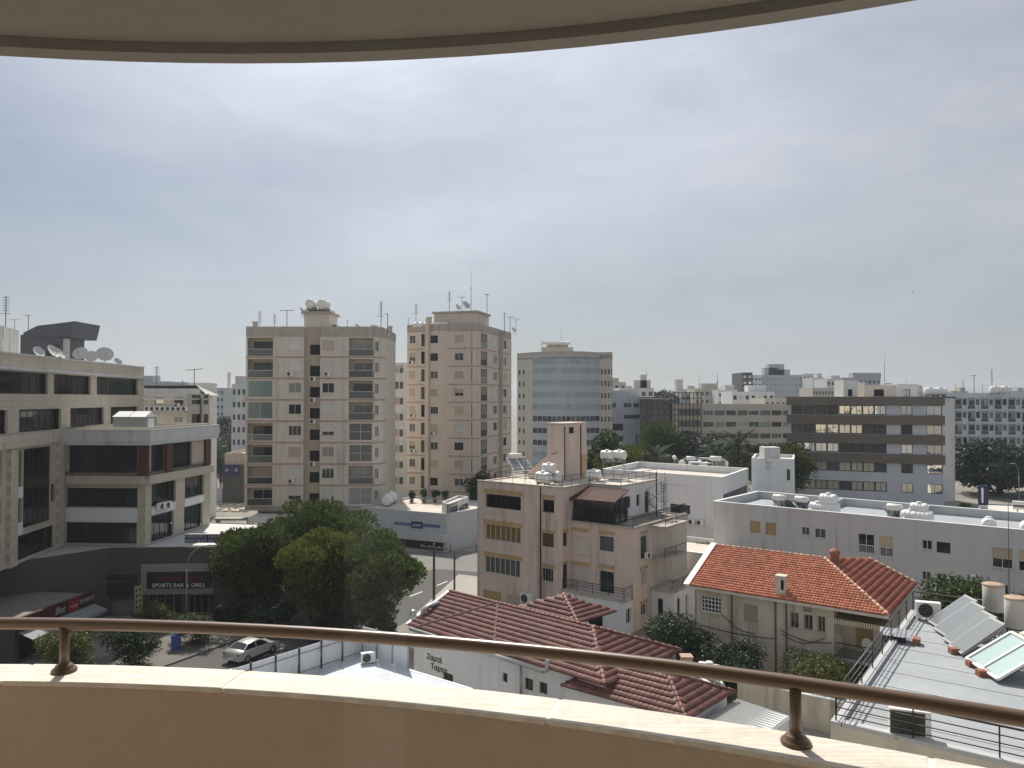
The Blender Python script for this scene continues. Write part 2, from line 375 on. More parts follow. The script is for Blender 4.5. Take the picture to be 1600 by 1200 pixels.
class Face:
    def __init__(s, root, a, b, z0, z1, mat, t=.22, name='wall'):
        s.root, s.a, s.b, s.z0, s.z1, s.mat, s.t, s.name = root, V2(a), V2(b), z0, z1, mat, t, name
        d = s.b - s.a; s.L = d.length; s.d = d.normalized(); s.n = Vector((-s.d.y, s.d.x)); s.ang = math.atan2(d.y, d.x)
        s.holes = []; s.obj = None
    def pt(s, x, out=0.0, z=0.0):
        p = s.a + s.d * x - s.n * out
        return Vector((p.x, p.y, z))
    def hit(s, px, py):
        r = ray(px, py); den = r.x*s.n.x + r.y*s.n.y
        q = s.a - V2(CAM); t = (q.x*s.n.x + q.y*s.n.y) / den
        P = CAM + r * t; e = V2(P) - s.a
        return e.dot(s.d), P.z
    def part(s, name, me, x, z, out=0.0, parent=None):
        p = s.pt(x, out, z) - s.root.location
        return ob(name, me, s.root, p, s.ang)
    def box(s, name, x0, x1, z0, z1, out0, out1, mat):
        """a box on the wall, from out0 to out1 metres in front of it"""
        return s.part(name, boxmesh(x1-x0, out1-out0, z1-z0, mat), x0, z0, out1)
    def win(s, x0, x1, z0, z1, style):
        q = lambda v: round(v*25)/25
        x0, x1, z0, z1 = q(x0), q(x1), q(z0), q(z1)
        x0 = max(x0, .04); x1 = min(x1, s.L-.04); z0 = max(z0, s.z0); z1 = min(z1, s.z1-.02)
        if x1-x0 < .15 or z1-z0 < .15: return None
        st = ST[style] if isinstance(style, str) else style
        s.holes.append((x0, x1, z0, z1)); wd, h = round(x1-x0,3), round(z1-z0,3)
        rec = st.get('rec', .12); fw = min(st.get('fw', .06), wd*.2)
        o = s.part('window', frame_mesh(wd, h, st.get('nx',1), st.get('ny',1), fw, st['f']), x0, z0, -rec)
        ob('pane', boxmesh(wd-.02, .01, h-.02, st['g']), o, (.01, .035, .01))
        f = st.get('sh', 0)
        if f: ob('shutter', slat_mesh(wd-.1, round((h-.06)*f,2), st['sm']), o, (.05, -.004, h-.03-round((h-.06)*f,2)))
        if st.get('sill'): ob('sill', boxmesh(wd+.16, .2, .06, s.mat), o, (-.08, -rec-.09, -.062))
        return o
    def winpx(s, x0, y0, x1, y1, style):
        xm, ym = (x0+x1)/2, (y0+y1)/2
        return s.win(s.hit(x0,ym)[0], s.hit(x1,ym)[0], s.hit(xm,y1)[1], s.hit(xm,y0)[1], style)
    def balcony(s, x0, x1, z0, z1, depth=1.3, wall=None, door='white2', rail='glass', rh=1.0, slabmat=None, out=0.0, railmat=None, dfrac=(.12, .95)):
        wall = wall or s.mat
        s.holes.append((x0, x1, z0, z1)); wd, h = x1-x0, z1-z0
        def mk():
            b = MB(); D = depth
            b.quad((0,D,0),(wd,D,0),(wd,D,h),(0,D,h)); b.quad((0,0,0),(0,D,0),(0,D,h),(0,0,h)); b.quad((wd,D,0),(wd,0,0),(wd,0,h),(wd,D,h))
            b.quad((0,-out,0.02),(wd,-out,0.02),(wd,D,0.02),(0,D,0.02)); b.quad((0,D,h-.01),(wd,D,h-.01),(wd,0,h-.01),(0,0,h-.01))
            if out: b.box(0, wd, -out, -.002, -.16, .018)
            return b.mesh(wall, 'balcony')
        o = s.part('balcony', cached(('bal', round(wd,2), round(h,2), depth, out, wall.name), mk), x0, z0, 0)
        st = ST[door]; dx0, dx1 = round(wd*dfrac[0],2), round(wd*dfrac[1],2)
        ob('door_frame', frame_mesh(round(dx1-dx0,2), round(h*.82,2), st['nx'], 1, .06, st['f']), o, (dx0, depth-.07, .03))
        ob('door_pane', boxmesh(dx1-dx0-.04, .01, h*.82-.04, st['g']), o, (dx0+.02, depth-.03, .05))
        if st.get('sh'): ob('shutter', slat_mesh(round(dx1-dx0-.1,2), round(h*.8*st['sh'],2), st['sm']), o, (dx0+.05, depth-.075, h*.82-h*.8*st['sh']))
        if rail: ob('railing', rail_mesh(wd, rh, rail, railmat or WHITEP), o, (0, -out+.05, .02))
        return o
    def build(s):
        xs = sorted({0, s.L} | {v for h in s.holes for v in h[:2]}); zs = sorted({s.z0, s.z1} | {v for h in s.holes for v in h[2:]})
        xs = [x for x in xs if -1e-6 <= x <= s.L+1e-6]; zs = [z for z in zs if s.z0-1e-6 <= z <= s.z1+1e-6]
        nx, nz = len(xs)-1, len(zs)-1
        solid = [[True]*nz for _ in range(nx)]
        for i in range(nx):
            for j in range(nz):
                cx, cz = (xs[i]+xs[i+1])/2, (zs[j]+zs[j+1])/2
                for h in s.holes:
                    if h[0] < cx < h[1] and h[2] < cz < h[3]: solid[i][j] = False; break
        b = MB(); t = s.t
        for i in range(nx):
            j = 0
            while j < nz:
                if not solid[i][j]: j += 1; continue
                k = j
                while k+1 < nz and solid[i][k+1]: k += 1
                b.quad((xs[i],0,zs[j]),(xs[i+1],0,zs[j]),(xs[i+1],0,zs[k+1]),(xs[i],0,zs[k+1]))
                j = k+1
        for h in s.holes:
            x0, x1, z0, z1 = h
            b.quad((x0,0,z0),(x0,t,z0),(x0,t,z1),(x0,0,z1)); b.quad((x1,t,z0),(x1,0,z0),(x1,0,z1),(x1,t,z1))
            b.quad((x0,0,z0),(x1,0,z0),(x1,t,z0),(x0,t,z0)); b.quad((x0,t,z1),(x1,t,z1),(x1,0,z1),(x0,0,z1))
        b.quad((0,0,s.z1),(s.L,0,s.z1),(s.L,t,s.z1),(0,t,s.z1)); b.quad((s.L,t,s.z1-1.2),(0,t,s.z1-1.2),(0,t,s.z1),(s.L,t,s.z1))
        s.obj = ob(s.name, (b, s.mat), s.root, s.pt(0) - s.root.location, s.ang)
        return s
def rail_mesh(L, h, kind, mat, pane=None):
    def mk():
        b = MB()
        b.box(0, L, -.03, .03, h-.05, h)
        mats = [mat]
        if kind == 'bars':
            n = max(2, int(L/.14))
            for i in range(n+1): x = L*i/n; b.box(max(0,x-.012), min(L,x+.012), -.012, .012, .06, h-.05)
            b.box(0, L, -.02, .02, .06, .1)
        elif kind == 'rails':
            for k in (.25, .5, .75): b.box(0, L, -.015, .015, h*k-.015, h*k+.015)
            n = max(1, int(L/1.5))
            for i in range(n+1): x = L*i/n; b.box(max(0,x-.02), min(L,x+.02), -.02, .02, 0, h-.05)
        nf = len(b.f)
        if kind == 'glass':
            b.box(.02, L-.02, -.008, .008, .04, h-.06); mats.append(G_RAIL)
        elif kind == 'solid':
            b.box(0, L, -.05, .05, 0, h-.05)
        m = b.mesh(mats, 'railing')
        if kind == 'glass':
            for p in list(m.polygons)[nf:]: p.material_index = 1
        return m
    return cached(('rail', round(L,2), h, kind, mat.name), mk)
def block(root, pts, z0, z1, mat, par=.9, roofmat=None, skip=(), name='wall', roof=True):
    """walls round a plan (anticlockwise) as Faces, flat roof behind a parapet; call .build() on each face"""
    fs = [Face(root, pts[i], pts[(i+1) % len(pts)], z0, z1, mat, name=name) for i in range(len(pts))]
    if roof:
        c = sum((V2(p) for p in pts), Vector((0,0))) / len(pts)
        q = []
        for p in pts:
            e = V2(p) - c; q.append(V2(p) - e.normalized() * .04)
        b = MB().prism([(p.x-root.location.x, p.y-root.location.y) for p in q], z1-par-.25-root.location.z, z1-par-root.location.z)
        ob('roof', (b, roofmat or ROOFC), root)
    return fs
def rect(K, u, Lu, v, Lv):
    """plan anticlockwise: K near corner, u to the left, v to the back right"""
    K, u, v = V2(K), V2(u), V2(v)
    return [K + u*Lu, K, K + v*Lv, K + v*Lv + u*Lu]
def text_mesh(s, size, mat, depth=.01, shear=0.0):
    cu = bpy.data.curves.new('t', 'FONT'); cu.body = s; cu.size = size; cu.extrude = depth; cu.align_x = 'CENTER'; cu.align_y = 'CENTER'; cu.shear = shear; cu.resolution_u = 2
    o = bpy.data.objects.new('t', cu); col.objects.link(o)
    dg = bpy.context.evaluated_depsgraph_get(); dg.update()
    m = bpy.data.meshes.new_from_object(o.evaluated_get(dg)); m.materials.clear(); m.materials.append(mat)
    m.transform(Matrix.Rotation(R(90), 4, 'X'))
    bpy.data.objects.remove(o)
    return m
ORD = ['ground', 'first', 'second', 'third', 'fourth', 'fifth', 'sixth', 'seventh', 'eighth', 'ninth', 'tenth']
# ================================================================== ground, streets
U = Vector((.79, -.613)); V = Vector((.613, .79))          # the street grid: U right and towards us, V away to the right
def sheet(name, pts, z, mat):
    b = MB().quad(*[(p[0], p[1], z) for p in pts]); return struct(name, b, mat)
sheet('ground', [(-4000,-600),(4000,-600),(4000,7000),(-4000,7000)], 0.0, EARTH)
S0 = Vector((-23.5, 52)); SD = Vector((.45, .893)).normalized(); SN = Vector((SD.y, -SD.x))
def strip(o, d, n, l0, l1, w0, w1): return [o+d*l0+n*w0, o+d*l0+n*w1, o+d*l1+n*w1, o+d*l1+n*w0]
sheet('road', strip(S0, SD, SN, -40, 46, -4.5, 5.0), .006, ASPH)
sheet('road', [(-30,86),(-15,92.2),(30,78),(30,92),(4,99),(-30,101)], .010, ROADL)      # the crossing street
sheet('road', [(-30,86),(-30,101),(-60,150),(-86,250),(-96,250),(-72,150),(-48,86)], .014, ROADL)
sheet('road', [(60,96),(64,104),(140,92),(140,80)], .006, ASPH)
def pavement(pts, z=.13, mat=PAVE):
    b = MB().prism([(p[0],p[1]) for p in pts], 0.0, z); return struct('pavement', b, mat)
pavement(strip(S0, SD, SN, -40, 33, -10.5, -4.5), .13, M('shadow_toned_pavers', (.15,.14,.125), rough=.9, var=.15, scale=.6, fine=.12))  # the shadow over this side is put into a darker paver colour
pavement([(-26,101.2),(4,99.4),(8,98.3),(8,103),(-26,105)])
pavement([(-48.5,86.5),(-48.5,101.5),(-74,150),(-98,250),(-104,250),(-80,150),(-56,100),(-56,86)])
pavement([(-9,70.5),(-3.5,74.5),(9,74.5),(9,80),(-6,87)])
for i in range(9):
    p = S0 + SD*(-6+i*5.0) + SN*.2
    struct('lane_marking', MB().quad(*[(q.x,q.y,.011) for q in (p-SN*.07, p+SN*.07, p+SN*.07+SD*2.2, p-SN*.07+SD*2.2)]), WHITEP)
pavement([(2,36),(12,28),(26,46),(17,58)], .05, M('yard_concrete', (.34,.32,.29), var=.2, scale=.4, fine=.15, streak=.3))
for bi, p in enumerate([(2.2,97.6),(-1,98.5),(-4.6,99.4),(-8,100.3),(-11.5,101.1),(-15,101.0),(-18.5,101.1)]):
    o = thing('bollard', 'thin dark bollard by the showroom pavement, %s counted from the right' % ['first','second','third','fourth','fifth','sixth','seventh'][bi], 'bollard', (p[0], p[1]-.3, .13), 0, 'row of bollards on the pavement by the showroom')
    ob('post', cached('bollpost', lambda: MB().lathe([(.001,0),(.06,0),(.055,.1),(.05,1.0),(.03,1.06),(.001,1.07)], n=10).mesh(DARKM, 'post')), o)

# ================================================================== our own balcony, window and room
BC = Vector((-1.85, -3.765)); BRO, BRI = 6.5, 6.335
def arc(c, r, x0, x1, n):
    a0, a1 = math.asin((x0-c.x)/r), math.asin((x1-c.x)/r)
    return [Vector((c.x + r*math.sin(a0+(a1-a0)*i/n), c.y + r*math.cos(a0+(a1-a0)*i/n))) for i in range(n+1)]
def ring(c, r0, r1, a0, a1, z0, z1, n, mb=None):
    b = mb or MB(); i0 = len(b.v)
    for k in range(n+1):
        a = a0+(a1-a0)*k/n; s_, c_ = math.sin(a), math.cos(a)
        for r, z in ((r0,z0),(r1,z0),(r1,z1),(r0,z1)): b.v.append((c.x+r*s_, c.y+r*c_, z))
    for k in range(n):
        o = i0+4*k
        for j in range(4):
            j2 = (j+1) % 4; b.f.append((o+j, o+4+j, o+4+j2, o+j2)); b.sm.append(False)
    b.f.append((i0,i0+1,i0+2,i0+3)); b.sm.append(False); e = i0+4*n; b.f.append((e+3,e+2,e+1,e)); b.sm.append(False)
    return b
PLASTER = M('tan_balcony_plaster', (.50, .385, .305), var=.05, scale=1.5, fine=.04, bump=.25, bscale=60, streak=.0)
TRAV = M('travertine', (.60, .535, .46), rough=.6, var=.10, scale=4, fine=.12, bump=.25, bscale=25, streak=.0)
# long grain in the stone
n_ = TRAV.node_tree; bs_ = n_.nodes['Principled BSDF']
geo_ = n_.nodes.new('ShaderNodeNewGeometry'); mp_ = n_.nodes.new('ShaderNodeMapping'); mp_.inputs['Scale'].default_value = (3, 40, 10); mp_.inputs['Rotation'].default_value = (0,0,R(-8))
n_.links.new(geo_.outputs['Position'], mp_.inputs[0])
tn_ = n_.nodes.new('ShaderNodeTexNoise'); tn_.inputs['Scale'].default_value = 1.6; tn_.inputs['Detail'].default_value = 8; n_.links.new(mp_.outputs[0], tn_.inputs['Vector'])
old_ = bs_.inputs['Base Color'].links[0].from_socket
n_.links.new(mixc(n_, mathn(n_, 'MULTIPLY', mathn(n_, 'SUBTRACT', tn_.outputs['Fac'], .42), 3.0, True), old_, (.80,.74,.66)), bs_.inputs['Base Color'])
JOINT = M('pale_stone_joint', (.80, .74, .64), rough=.7, var=.05)
par = thing('balcony_parapet', 'curved tan balcony parapet with travertine coping in the foreground', 'parapet', (BC.x, BC.y, 18.3))
A0, A1 = math.asin(-4.2/BRO), math.asin(5.2/BRO)
ob('parapet_wall', (ring(Vector((0,0)), BRI+.012, BRO-.025, A0, A1, 0, .742, 60), PLASTER), par)
ob('skirting', (ring(Vector((0,0)), BRI-.01, BRI+.010, A0, A1, 0, .09, 60), TRAV), par)
jx = []
for px, py in ((35,1046),(372,1058),(868,1104),(1455,1190)):
    p = GZ(px, py, 19.06); jx.append(math.atan2(p.x-BC.x, p.y-BC.y))
step = .158
edges = [jx[0]-step*2, jx[0]-step, jx[0], jx[1], jx[2], jx[3], jx[3]+step*.9, jx[3]+step*1.8]
for k in range(len(edges)-1):
    b = ring(Vector((0,0)), BRI, BRO, edges[k]+.0012, edges[k+1]-.0012, .745, .76, 14)
    rr = random.uniform(-.001,.001); b.v = [(x, y, z+rr) for x, y, z in b.v]
    ob('coping_stone', (b, TRAV), par)
    ob('joint', (ring(Vector((0,0)), BRI+.004, BRO-.004, edges[k]-.0014, edges[k]+.0014, .746, .7585, 1), JOINT), par)
rl = thing('handrail', 'bronze metal handrail on short round posts along the balcony parapet', 'handrail', (BC.x, BC.y, 19.06))
pts = [(6.44*math.sin(A0+(A1-A0)*i/70), 6.44*math.cos(A0+(A1-A0)*i/70), .16) for i in range(71)]
RAILM = M('brown_rail_enamel', (.150, .094, .062), rough=.33, var=.04, fine=.02, spec=.6, metal=.0)
ob('rail', (MB().tube(pts, .0205, 20), RAILM), rl)
for px, py in ((104,1047),(1245,1152)):
    p = GZ(px, py, 19.06); a = math.atan2(p.x-BC.x, p.y-BC.y)
    q = (6.432*math.sin(a), 6.432*math.cos(a))
    po = ob('post', (MB().cyl((0,0,.0),(0,0,.15), .0155, n=20), RAILM), rl, (q[0], q[1], .0))
    ob('flange', (MB().lathe([(.001,.001),(.040,.001),(.041,.006),(.038,.011),(.030,.014),(.029,.020),(.024,.025),(.017,.028),(.016,.034)], n=28), RAILM), po)
for a in (jx[0]-.36, jx[3]+.10, jx[3]+.3):
    if A0 < a < A1:
        po = ob('post', (MB().cyl((0,0,0),(0,0,.15), .0155, n=20), RAILM), rl, (6.432*math.sin(a), 6.432*math.cos(a), 0))
# slab of the balcony above
SCc = Vector((-.92, -2.78)); SRr = 5.4
slab = thing('balcony_slab', 'curved grey soffit of the balcony slab overhead', 'balcony slab', (SCc.x, SCc.y, 21.15))
B0, B1 = R(-62), R(62)
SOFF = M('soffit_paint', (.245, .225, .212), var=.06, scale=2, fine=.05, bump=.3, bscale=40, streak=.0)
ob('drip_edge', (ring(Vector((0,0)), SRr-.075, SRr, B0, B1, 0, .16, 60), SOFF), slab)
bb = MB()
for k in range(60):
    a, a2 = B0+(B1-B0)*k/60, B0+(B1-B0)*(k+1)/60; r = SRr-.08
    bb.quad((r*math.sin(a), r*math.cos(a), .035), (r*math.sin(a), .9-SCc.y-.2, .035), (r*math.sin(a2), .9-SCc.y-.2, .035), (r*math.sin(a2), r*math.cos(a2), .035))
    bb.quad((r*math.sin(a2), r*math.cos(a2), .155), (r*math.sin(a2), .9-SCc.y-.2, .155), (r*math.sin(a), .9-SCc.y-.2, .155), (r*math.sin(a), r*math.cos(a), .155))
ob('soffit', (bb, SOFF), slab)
bf = MB()
for k in range(60):
    a, a2 = A0+(A1-A0)*k/60, A0+(A1-A0)*(k+1)/60; r = BRI-.012
    bf.quad((BC.x+r*math.sin(a), BC.y+r*math.cos(a), 18.3), (BC.x+r*math.sin(a), .7, 18.3), (BC.x+r*math.sin(a2), .7, 18.3), (BC.x+r*math.sin(a2), BC.y+r*math.cos(a2), 18.3))
struct('balcony_floor', bf, M('beige_floor_tiles', (.52,.44,.34), rough=.35, var=.05, scale=2))
# facade of our building and the room behind the pane
WY = .62
home = thing('apartment_block', 'sunlit cream block that holds the balcony and window', 'building', (0, WY, 0))
hf = Face(home, (14, WY+.25), (-16, WY+.25), 0, 27, CREAM)
hf.holes.append((14-2.6, 14+2.6, 18.3, 20.95))
for fl in range(8):
    for x in (1.5, 5.2, 8.2, 20.0, 23.5, 27):
        hf.win(x, x+1.5, 1+fl*3.05, 2.5+fl*3.05, 'halfb')
hf.build()
for zz in range(8):
    if zz < 5: hf.box('balcony_front', 9.5, 18.5, 3.05*zz+2.95, 3.05*zz+3.9, .01, 1.6, CREAM)
struct('room_floor', MB().quad((-4.5,-5,18.31),(4.5,-5,18.31),(4.5,WY+.25,18.31),(-4.5,WY+.25,18.31)), M('room_floor_tiles', (.30,.20,.12), rough=.3, var=.05))
struct('room_ceiling', MB().quad((-4.5,WY+.25,21.0),(4.5,WY+.25,21.0),(4.5,-5,21.0),(-4.5,-5,21.0)), WHITEP)
struct('room_wall', MB().quad((-4.5,-5,18.3),(-4.5,WY+.2,18.3),(-4.5,WY+.2,21),(-4.5,-5,21)).quad((4.5,WY+.2,18.3),(4.5,-5,18.3),(4.5,-5,21),(4.5,WY+.2,21)).quad((4.5,-5,18.3),(-4.5,-5,18.3),(-4.5,-5,21),(4.5,-5,21)), M('room_wall_paint', (.72,.71,.66), var=.03))
o = thing('sideboard', 'dark low sideboard at the back of the room behind the camera', 'sideboard', (-2.9,-4.6,18.31))
ob('carcass', (MB().box(-1.6,1.55,-.35,.1,.06,.72), WOOD), o)
for k in range(3): ob('door', (MB().box(-1.55+k*1.03,-.55+k*1.03,.103,.12,.1,.68), WOOD), o)
o = thing('dark_reflection_front', 'dark wooden front added behind the camera to keep the pane reflection dark', 'dark_reflection_front', (1.9,-4.6,18.31))  # unseen, added so the right of the pane reflects something dark
ob('carcass', (MB().box(-2.55,2.5,-.38,.1,0,2.5), WOOD), o)
for k in range(4): ob('door', (MB().box(-2.5+k*1.25,-1.27+k*1.25,.103,.125,.06,2.44), WOOD), o)
o = thing('veil_strip', 'narrow white strip added behind the camera to reflect as a veil in the pane', 'veil_strip', (-.30,-.45,18.32))  # unseen white strip, added for the pale band it reflects in the pane
cb2 = MB()
for k in range(8):
    xa, xb = -.068+k*.017, -.068+(k+1)*.017; ya, yb = .02*math.sin(k*1.6), .02*math.sin((k+1)*1.6)
    cb2.quad((xb,yb,0),(xa,ya,0),(xa,ya,2.55),(xb,yb,2.55)); cb2.quad((xa,ya-.004,0),(xb,yb-.004,0),(xb,yb-.004,2.55),(xa,ya-.004,2.55))
ob('cloth', (cb2, WHITEP), o); ob('rod', (MB().cyl((-.3,0,2.58),(.3,0,2.58),.012,n=8), DARKM), o)
gp = bpy.data.materials.new('window_pane_glass'); gp.use_nodes = True; g = gp.node_tree; g.nodes.clear()
tr = g.nodes.new('ShaderNodeBsdfTransparent'); tr.inputs[0].default_value = (.955,.965,.955,1)
gl = g.nodes.new('ShaderNodeBsdfGlossy'); gl.inputs['Roughness'].default_value = 0.0; gl.inputs[0].default_value = (.9,1,.94,1)
fr = g.nodes.new('ShaderNodeFresnel'); fr.inputs[0].default_value = 1.5
mx = g.nodes.new('ShaderNodeMixShader'); g.links.new(mathn(g, 'MULTIPLY', fr.outputs[0], 1.25, True), mx.inputs[0]); g.links.new(tr.outputs[0], mx.inputs[1]); g.links.new(gl.outputs[0], mx.inputs[2])
g.links.new(mx.outputs[0], g.nodes.new('ShaderNodeOutputMaterial').inputs[0])
wn = thing('sliding_window', 'large clear sliding window pane between the room and the balcony', 'window', (0, WY, 18.31))
ob('pane', (MB().quad((-2.55,0,.08),(2.55,0,.08),(2.55,0,2.6),(-2.55,0,2.6)), gp), wn)
ob('frame', (MB().box(-2.6,-2.52,-.04,.04,0,2.65).box(2.52,2.6,-.04,.04,0,2.65).box(-2.52,2.52,-.04,.04,0,.08).box(-2.52,2.52,-.04,.04,2.58,2.65), WHITEP), wn)
# ================================================================== roof-top and wall equipment, one of each kind
def mk_ac():
    o = thing('air_conditioner', 'x', 'air conditioner')
    ob('casing', (MB().box(-.42,.42,-.15,.15,.06,.64), PLASW), o)
    ob('fan_grille', (MB().lathe([(.245,-.152),(.25,-.168),(.225,-.17),(.22,-.155),(.05,-.155),(.04,-.168),(.001,-.168)], (-.1,0,.35), 18, 'Y'), M('fan_dark', (.02,.02,.021), rough=.6)), o)
    b = MB()
    for i in range(5): b.box(-.35,.15,-.172,-.168,.17+i*.09,.18+i*.09)
    ob('grille_bar', (b, PLASG), o)
    ob('coil', (MB().box(-.3,.40,.151,.156,.1,.6), M('coil_dark',(.05,.05,.05),rough=.6)), o)
    ob('bracket', (MB().box(-.33,-.27,-.17,.3,.0,.058).box(.27,.33,-.17,.3,.0,.058), GREYM), o)
    return o
AC = mk_ac()
def ac(label, p, rz=0.0, s=1.0, group=None): return place(AC, label, p, rz, group, s)
def mk_tank():                                            # white plastic roof tank lying down
    o = thing('water_tank', 'x', 'water tank')
    pr = [(.001,-.62),(.38,-.62),(.44,-.59),(.46,-.53)]
    for i in range(4): x = -.42+i*.25; pr += [(.462,x),(.47,x+.02),(.47,x+.1),(.462,x+.12)]
    pr += [(.46,.53),(.44,.59),(.38,.62),(.001,.62)]
    ob('drum', (MB().lathe(pr, (0,0,.56), 18, 'X'), PLASW), o)
    ob('lid', (MB().lathe([(.21,.98),(.21,1.09),(.17,1.12),(.001,1.13)], n=14), PLASW), o)
    ob('cradle', (MB().box(-.4,-.3,-.4,.4,0,.22).box(.3,.4,-.4,.4,0,.22), CONC), o)
    return o
TANK = mk_tank()
def tank(label, p, rz=0.0, s=1.0, group=None): return place(TANK, label, p, rz, group, s)
def mk_drum():                                            # hot water cylinder on a steel stand with collector
    o = thing('solar_heater', 'x', 'solar heater')
    ob('cylinder', (MB().lathe([(.001,-.62),(.24,-.61),(.29,-.55),(.29,.55),(.24,.61),(.001,.62)], (0,.35,1.35), 16, 'X'), M('cylinder_white', (.72,.70,.65), rough=.4)), o)
    b = MB()
    for x in (-.5,.5): b.bar((x,.6,0),(x,.4,1.1),.05).bar((x,.1,0),(x,.35,1.1),.05).bar((x,.6,.1),(x,-1.25,.05),.05)
    ob('stand', (b, GREYM), o)
    for x in (-.52,.52):
        c = MB(); d = Vector((0,1.35,.95)).normalized(); n = Vector((0,-d.z,d.y)); p0 = Vector((x,-1.3,.14))
        q = [p0+Vector((-.48,0,0)), p0+Vector((.48,0,0)), p0+Vector((.48,0,0))+d*1.9, p0+Vector((-.48,0,0))+d*1.9]
        c.quad(*q); t = [v-n*.08 for v in q]; c.quad(*reversed(t))
        for i in range(4): c.quad(q[i], t[i], t[(i+1)%4], q[(i+1)%4])
        pn = ob('collector', (c, PANELG), o)
        e = MB()
        for i in range(4): e.bar(q[i]+n*.006, q[(i+1)%4]+n*.006, .05, .03, n)
        ob('rim', (e, WHITEP), pn)
    return o
HEAT = mk_drum()
def heater(label, p, rz=0.0, s=1.0, group=None): return place(HEAT, label, p, rz, group, s)
def mk_upright():
    o = thing('water_tank', 'x', 'water tank')
    ob('drum', (MB().lathe([(.001,0),(.5,0),(.52,.03),(.52,1.38),(.5,1.4)], n=22), M('old_tank_enamel', (.58,.55,.49), rough=.55, var=.1, streak=.6)), o)
    ob('lid', (MB().lathe([(.54,1.37),(.54,1.42),(.3,1.46),(.001,1.47)], n=22), M('rusty_tank_lid', (.42,.30,.21), rough=.7, var=.3, scale=3)), o)
    return o
UPR = mk_upright()
def mk_dish():
    o = thing('satellite_dish', 'x', 'satellite dish')
    pr = [(.001,.0)]+[(r*.1, (r*.1)**2*.32) for r in range(1,7)]
    b = MB().lathe(pr, (0,0,0), 22, 'Y'); b.lathe([(r,h+.012) for r,h in pr], (0,0,0), 22, 'Y')
    for i,(x,y,z) in enumerate(b.v):
        c,s_ = math.cos(R(-32)), math.sin(R(-32)); y=-y+.12; b.v[i] = (x, y*c-z*s_, y*s_+z*c+1.05)
    ob('bowl', (b, M('dish_grey', (.52,.52,.50), rough=.5, var=.08)), o)
    ob('mast', (MB().cyl((0,.16,0),(0,.16,.98),.03,n=8), GREYM), o)
    ob('feed_arm', (MB().bar((0,.0,.62),(0,-.62,1.12),.03).box(-.05,.05,-.7,-.58,1.06,1.16), GREYM), o)
    return o
DISH = mk_dish()
def dish(label, p, rz=0.0, s=1.0, group=None): return place(DISH, label, p, rz, group, s)
AERM = M('aerial_metal', (.13,.13,.135), rough=.5, metal=.3)
def mk_aerial(kind):
    o = thing('television_aerial', 'x', 'aerial')
    if kind == 0:
        ob('mast', (MB().cyl((0,0,0),(0,0,3.0),.045,n=6), AERM), o)
        b = MB().bar((-.9,0,2.85),(.9,0,3.0),.06)
        for i in range(8): x=-.85+i*.24; b.bar((x,-.32+.02*i,2.86+.02*i),(x,.32-.02*i,2.86+.02*i),.03)
        ob('boom', (b, AERM), o)
    elif kind == 1:
        ob('mast', (MB().cyl((0,0,0),(0,0,4.2),.05,n=6), AERM), o)
        b = MB()
        for i in range(6): z=2.6+i*.28; b.bar((-.35,0,z),(.35,.05,z),.05)
        b.bar((-.7,0,2.3),(.5,0,2.3),.05)
        ob('boom', (b, AERM), o)
    else:
        ob('mast', (MB().cyl((0,0,0),(0,0,2.4),.045,n=6), AERM), o)
        ob('boom', (MB().bar((-.65,0,2.35),(.25,0,2.35),.05).bar((-.6,-.2,2.35),(-.6,.2,2.35),.03).bar((-.3,-.2,2.35),(-.3,.2,2.35),.03), AERM), o)
    return o
AER = [mk_aerial(k) for k in range(3)]
def aerial(kind, label, p, rz=0.0, s=1.0, group=None): return place(AER[kind], label, p, rz, group, s)
def whip(label, p, h, r=.05, group=None):
    o = thing('antenna_mast', label, 'mast', p, 0, group)
    ob('mast', (MB().cyl((0,0,0),(0,0,h*.55),r,r*.7,6).cyl((0,0,h*.55),(0,0,h),r*.5,r*.3,6), GREYM), o)
    ob('collar', (MB().box(-r*2,r*2,-r*2,r*2,h*.54,h*.56), GREYM), o)
    return o
# ================================================================== plants
def leaf_quads(b, p, n, s, rng):
    t = n.cross(Vector((rng.uniform(-1,1), rng.uniform(-1,1), rng.uniform(-1,1))))
    if t.length < 1e-3: t = Vector((1,0,0))
    t.normalize(); u = n.cross(t).normalized()
    b.quad(p - t*s, p + u*s*.45, p + t*s, p - u*s*.45)
def rdir(rng):
    z = rng.uniform(-1,1); a = rng.uniform(0, 2*math.pi); r = math.sqrt(1-z*z)
    return Vector((r*math.cos(a), r*math.sin(a), z))
def crown_mesh(lobes, n, size, seed, up=.35, clump=4, spread=.35, needle=False):
    rng = random.Random(seed); b = MB(); tot = sum(l[3]*l[4] for l in lobes)
    for cx, cy, cz, rx, rz in lobes:
        k = int(n * rx*rz / tot); c = Vector((cx,cy,cz))
        for _ in range(k // clump):
            d = rdir(rng)
            if d.z < -.35 and rng.random() < .7: d.z = -d.z
            rad = rng.uniform(.75, 1.04) if rng.random() < .72 else rng.uniform(.15,.8)
            p = c + Vector((d.x*rx*rad, d.y*rx*rad, d.z*rz*rad))
            for _ in range(clump):
                q = p + rdir(rng) * spread * rng.random()
                nn = (rdir(rng) + d*.6 + Vector((0,0,up))).normalized()
                s = size * rng.uniform(.55, 1.35)
                if needle:
                    t = (d + rdir(rng)*.7 + Vector((0,0,.5))).normalized(); v = t.cross(rdir(rng)).normalized()
                    b.quad(q, q + v*s*.4 + t*s*.6, q + t*s*1.5, q - v*s*.4 + t*s*.6)
                else: leaf_quads(b, q, nn, s, rng)
    return b
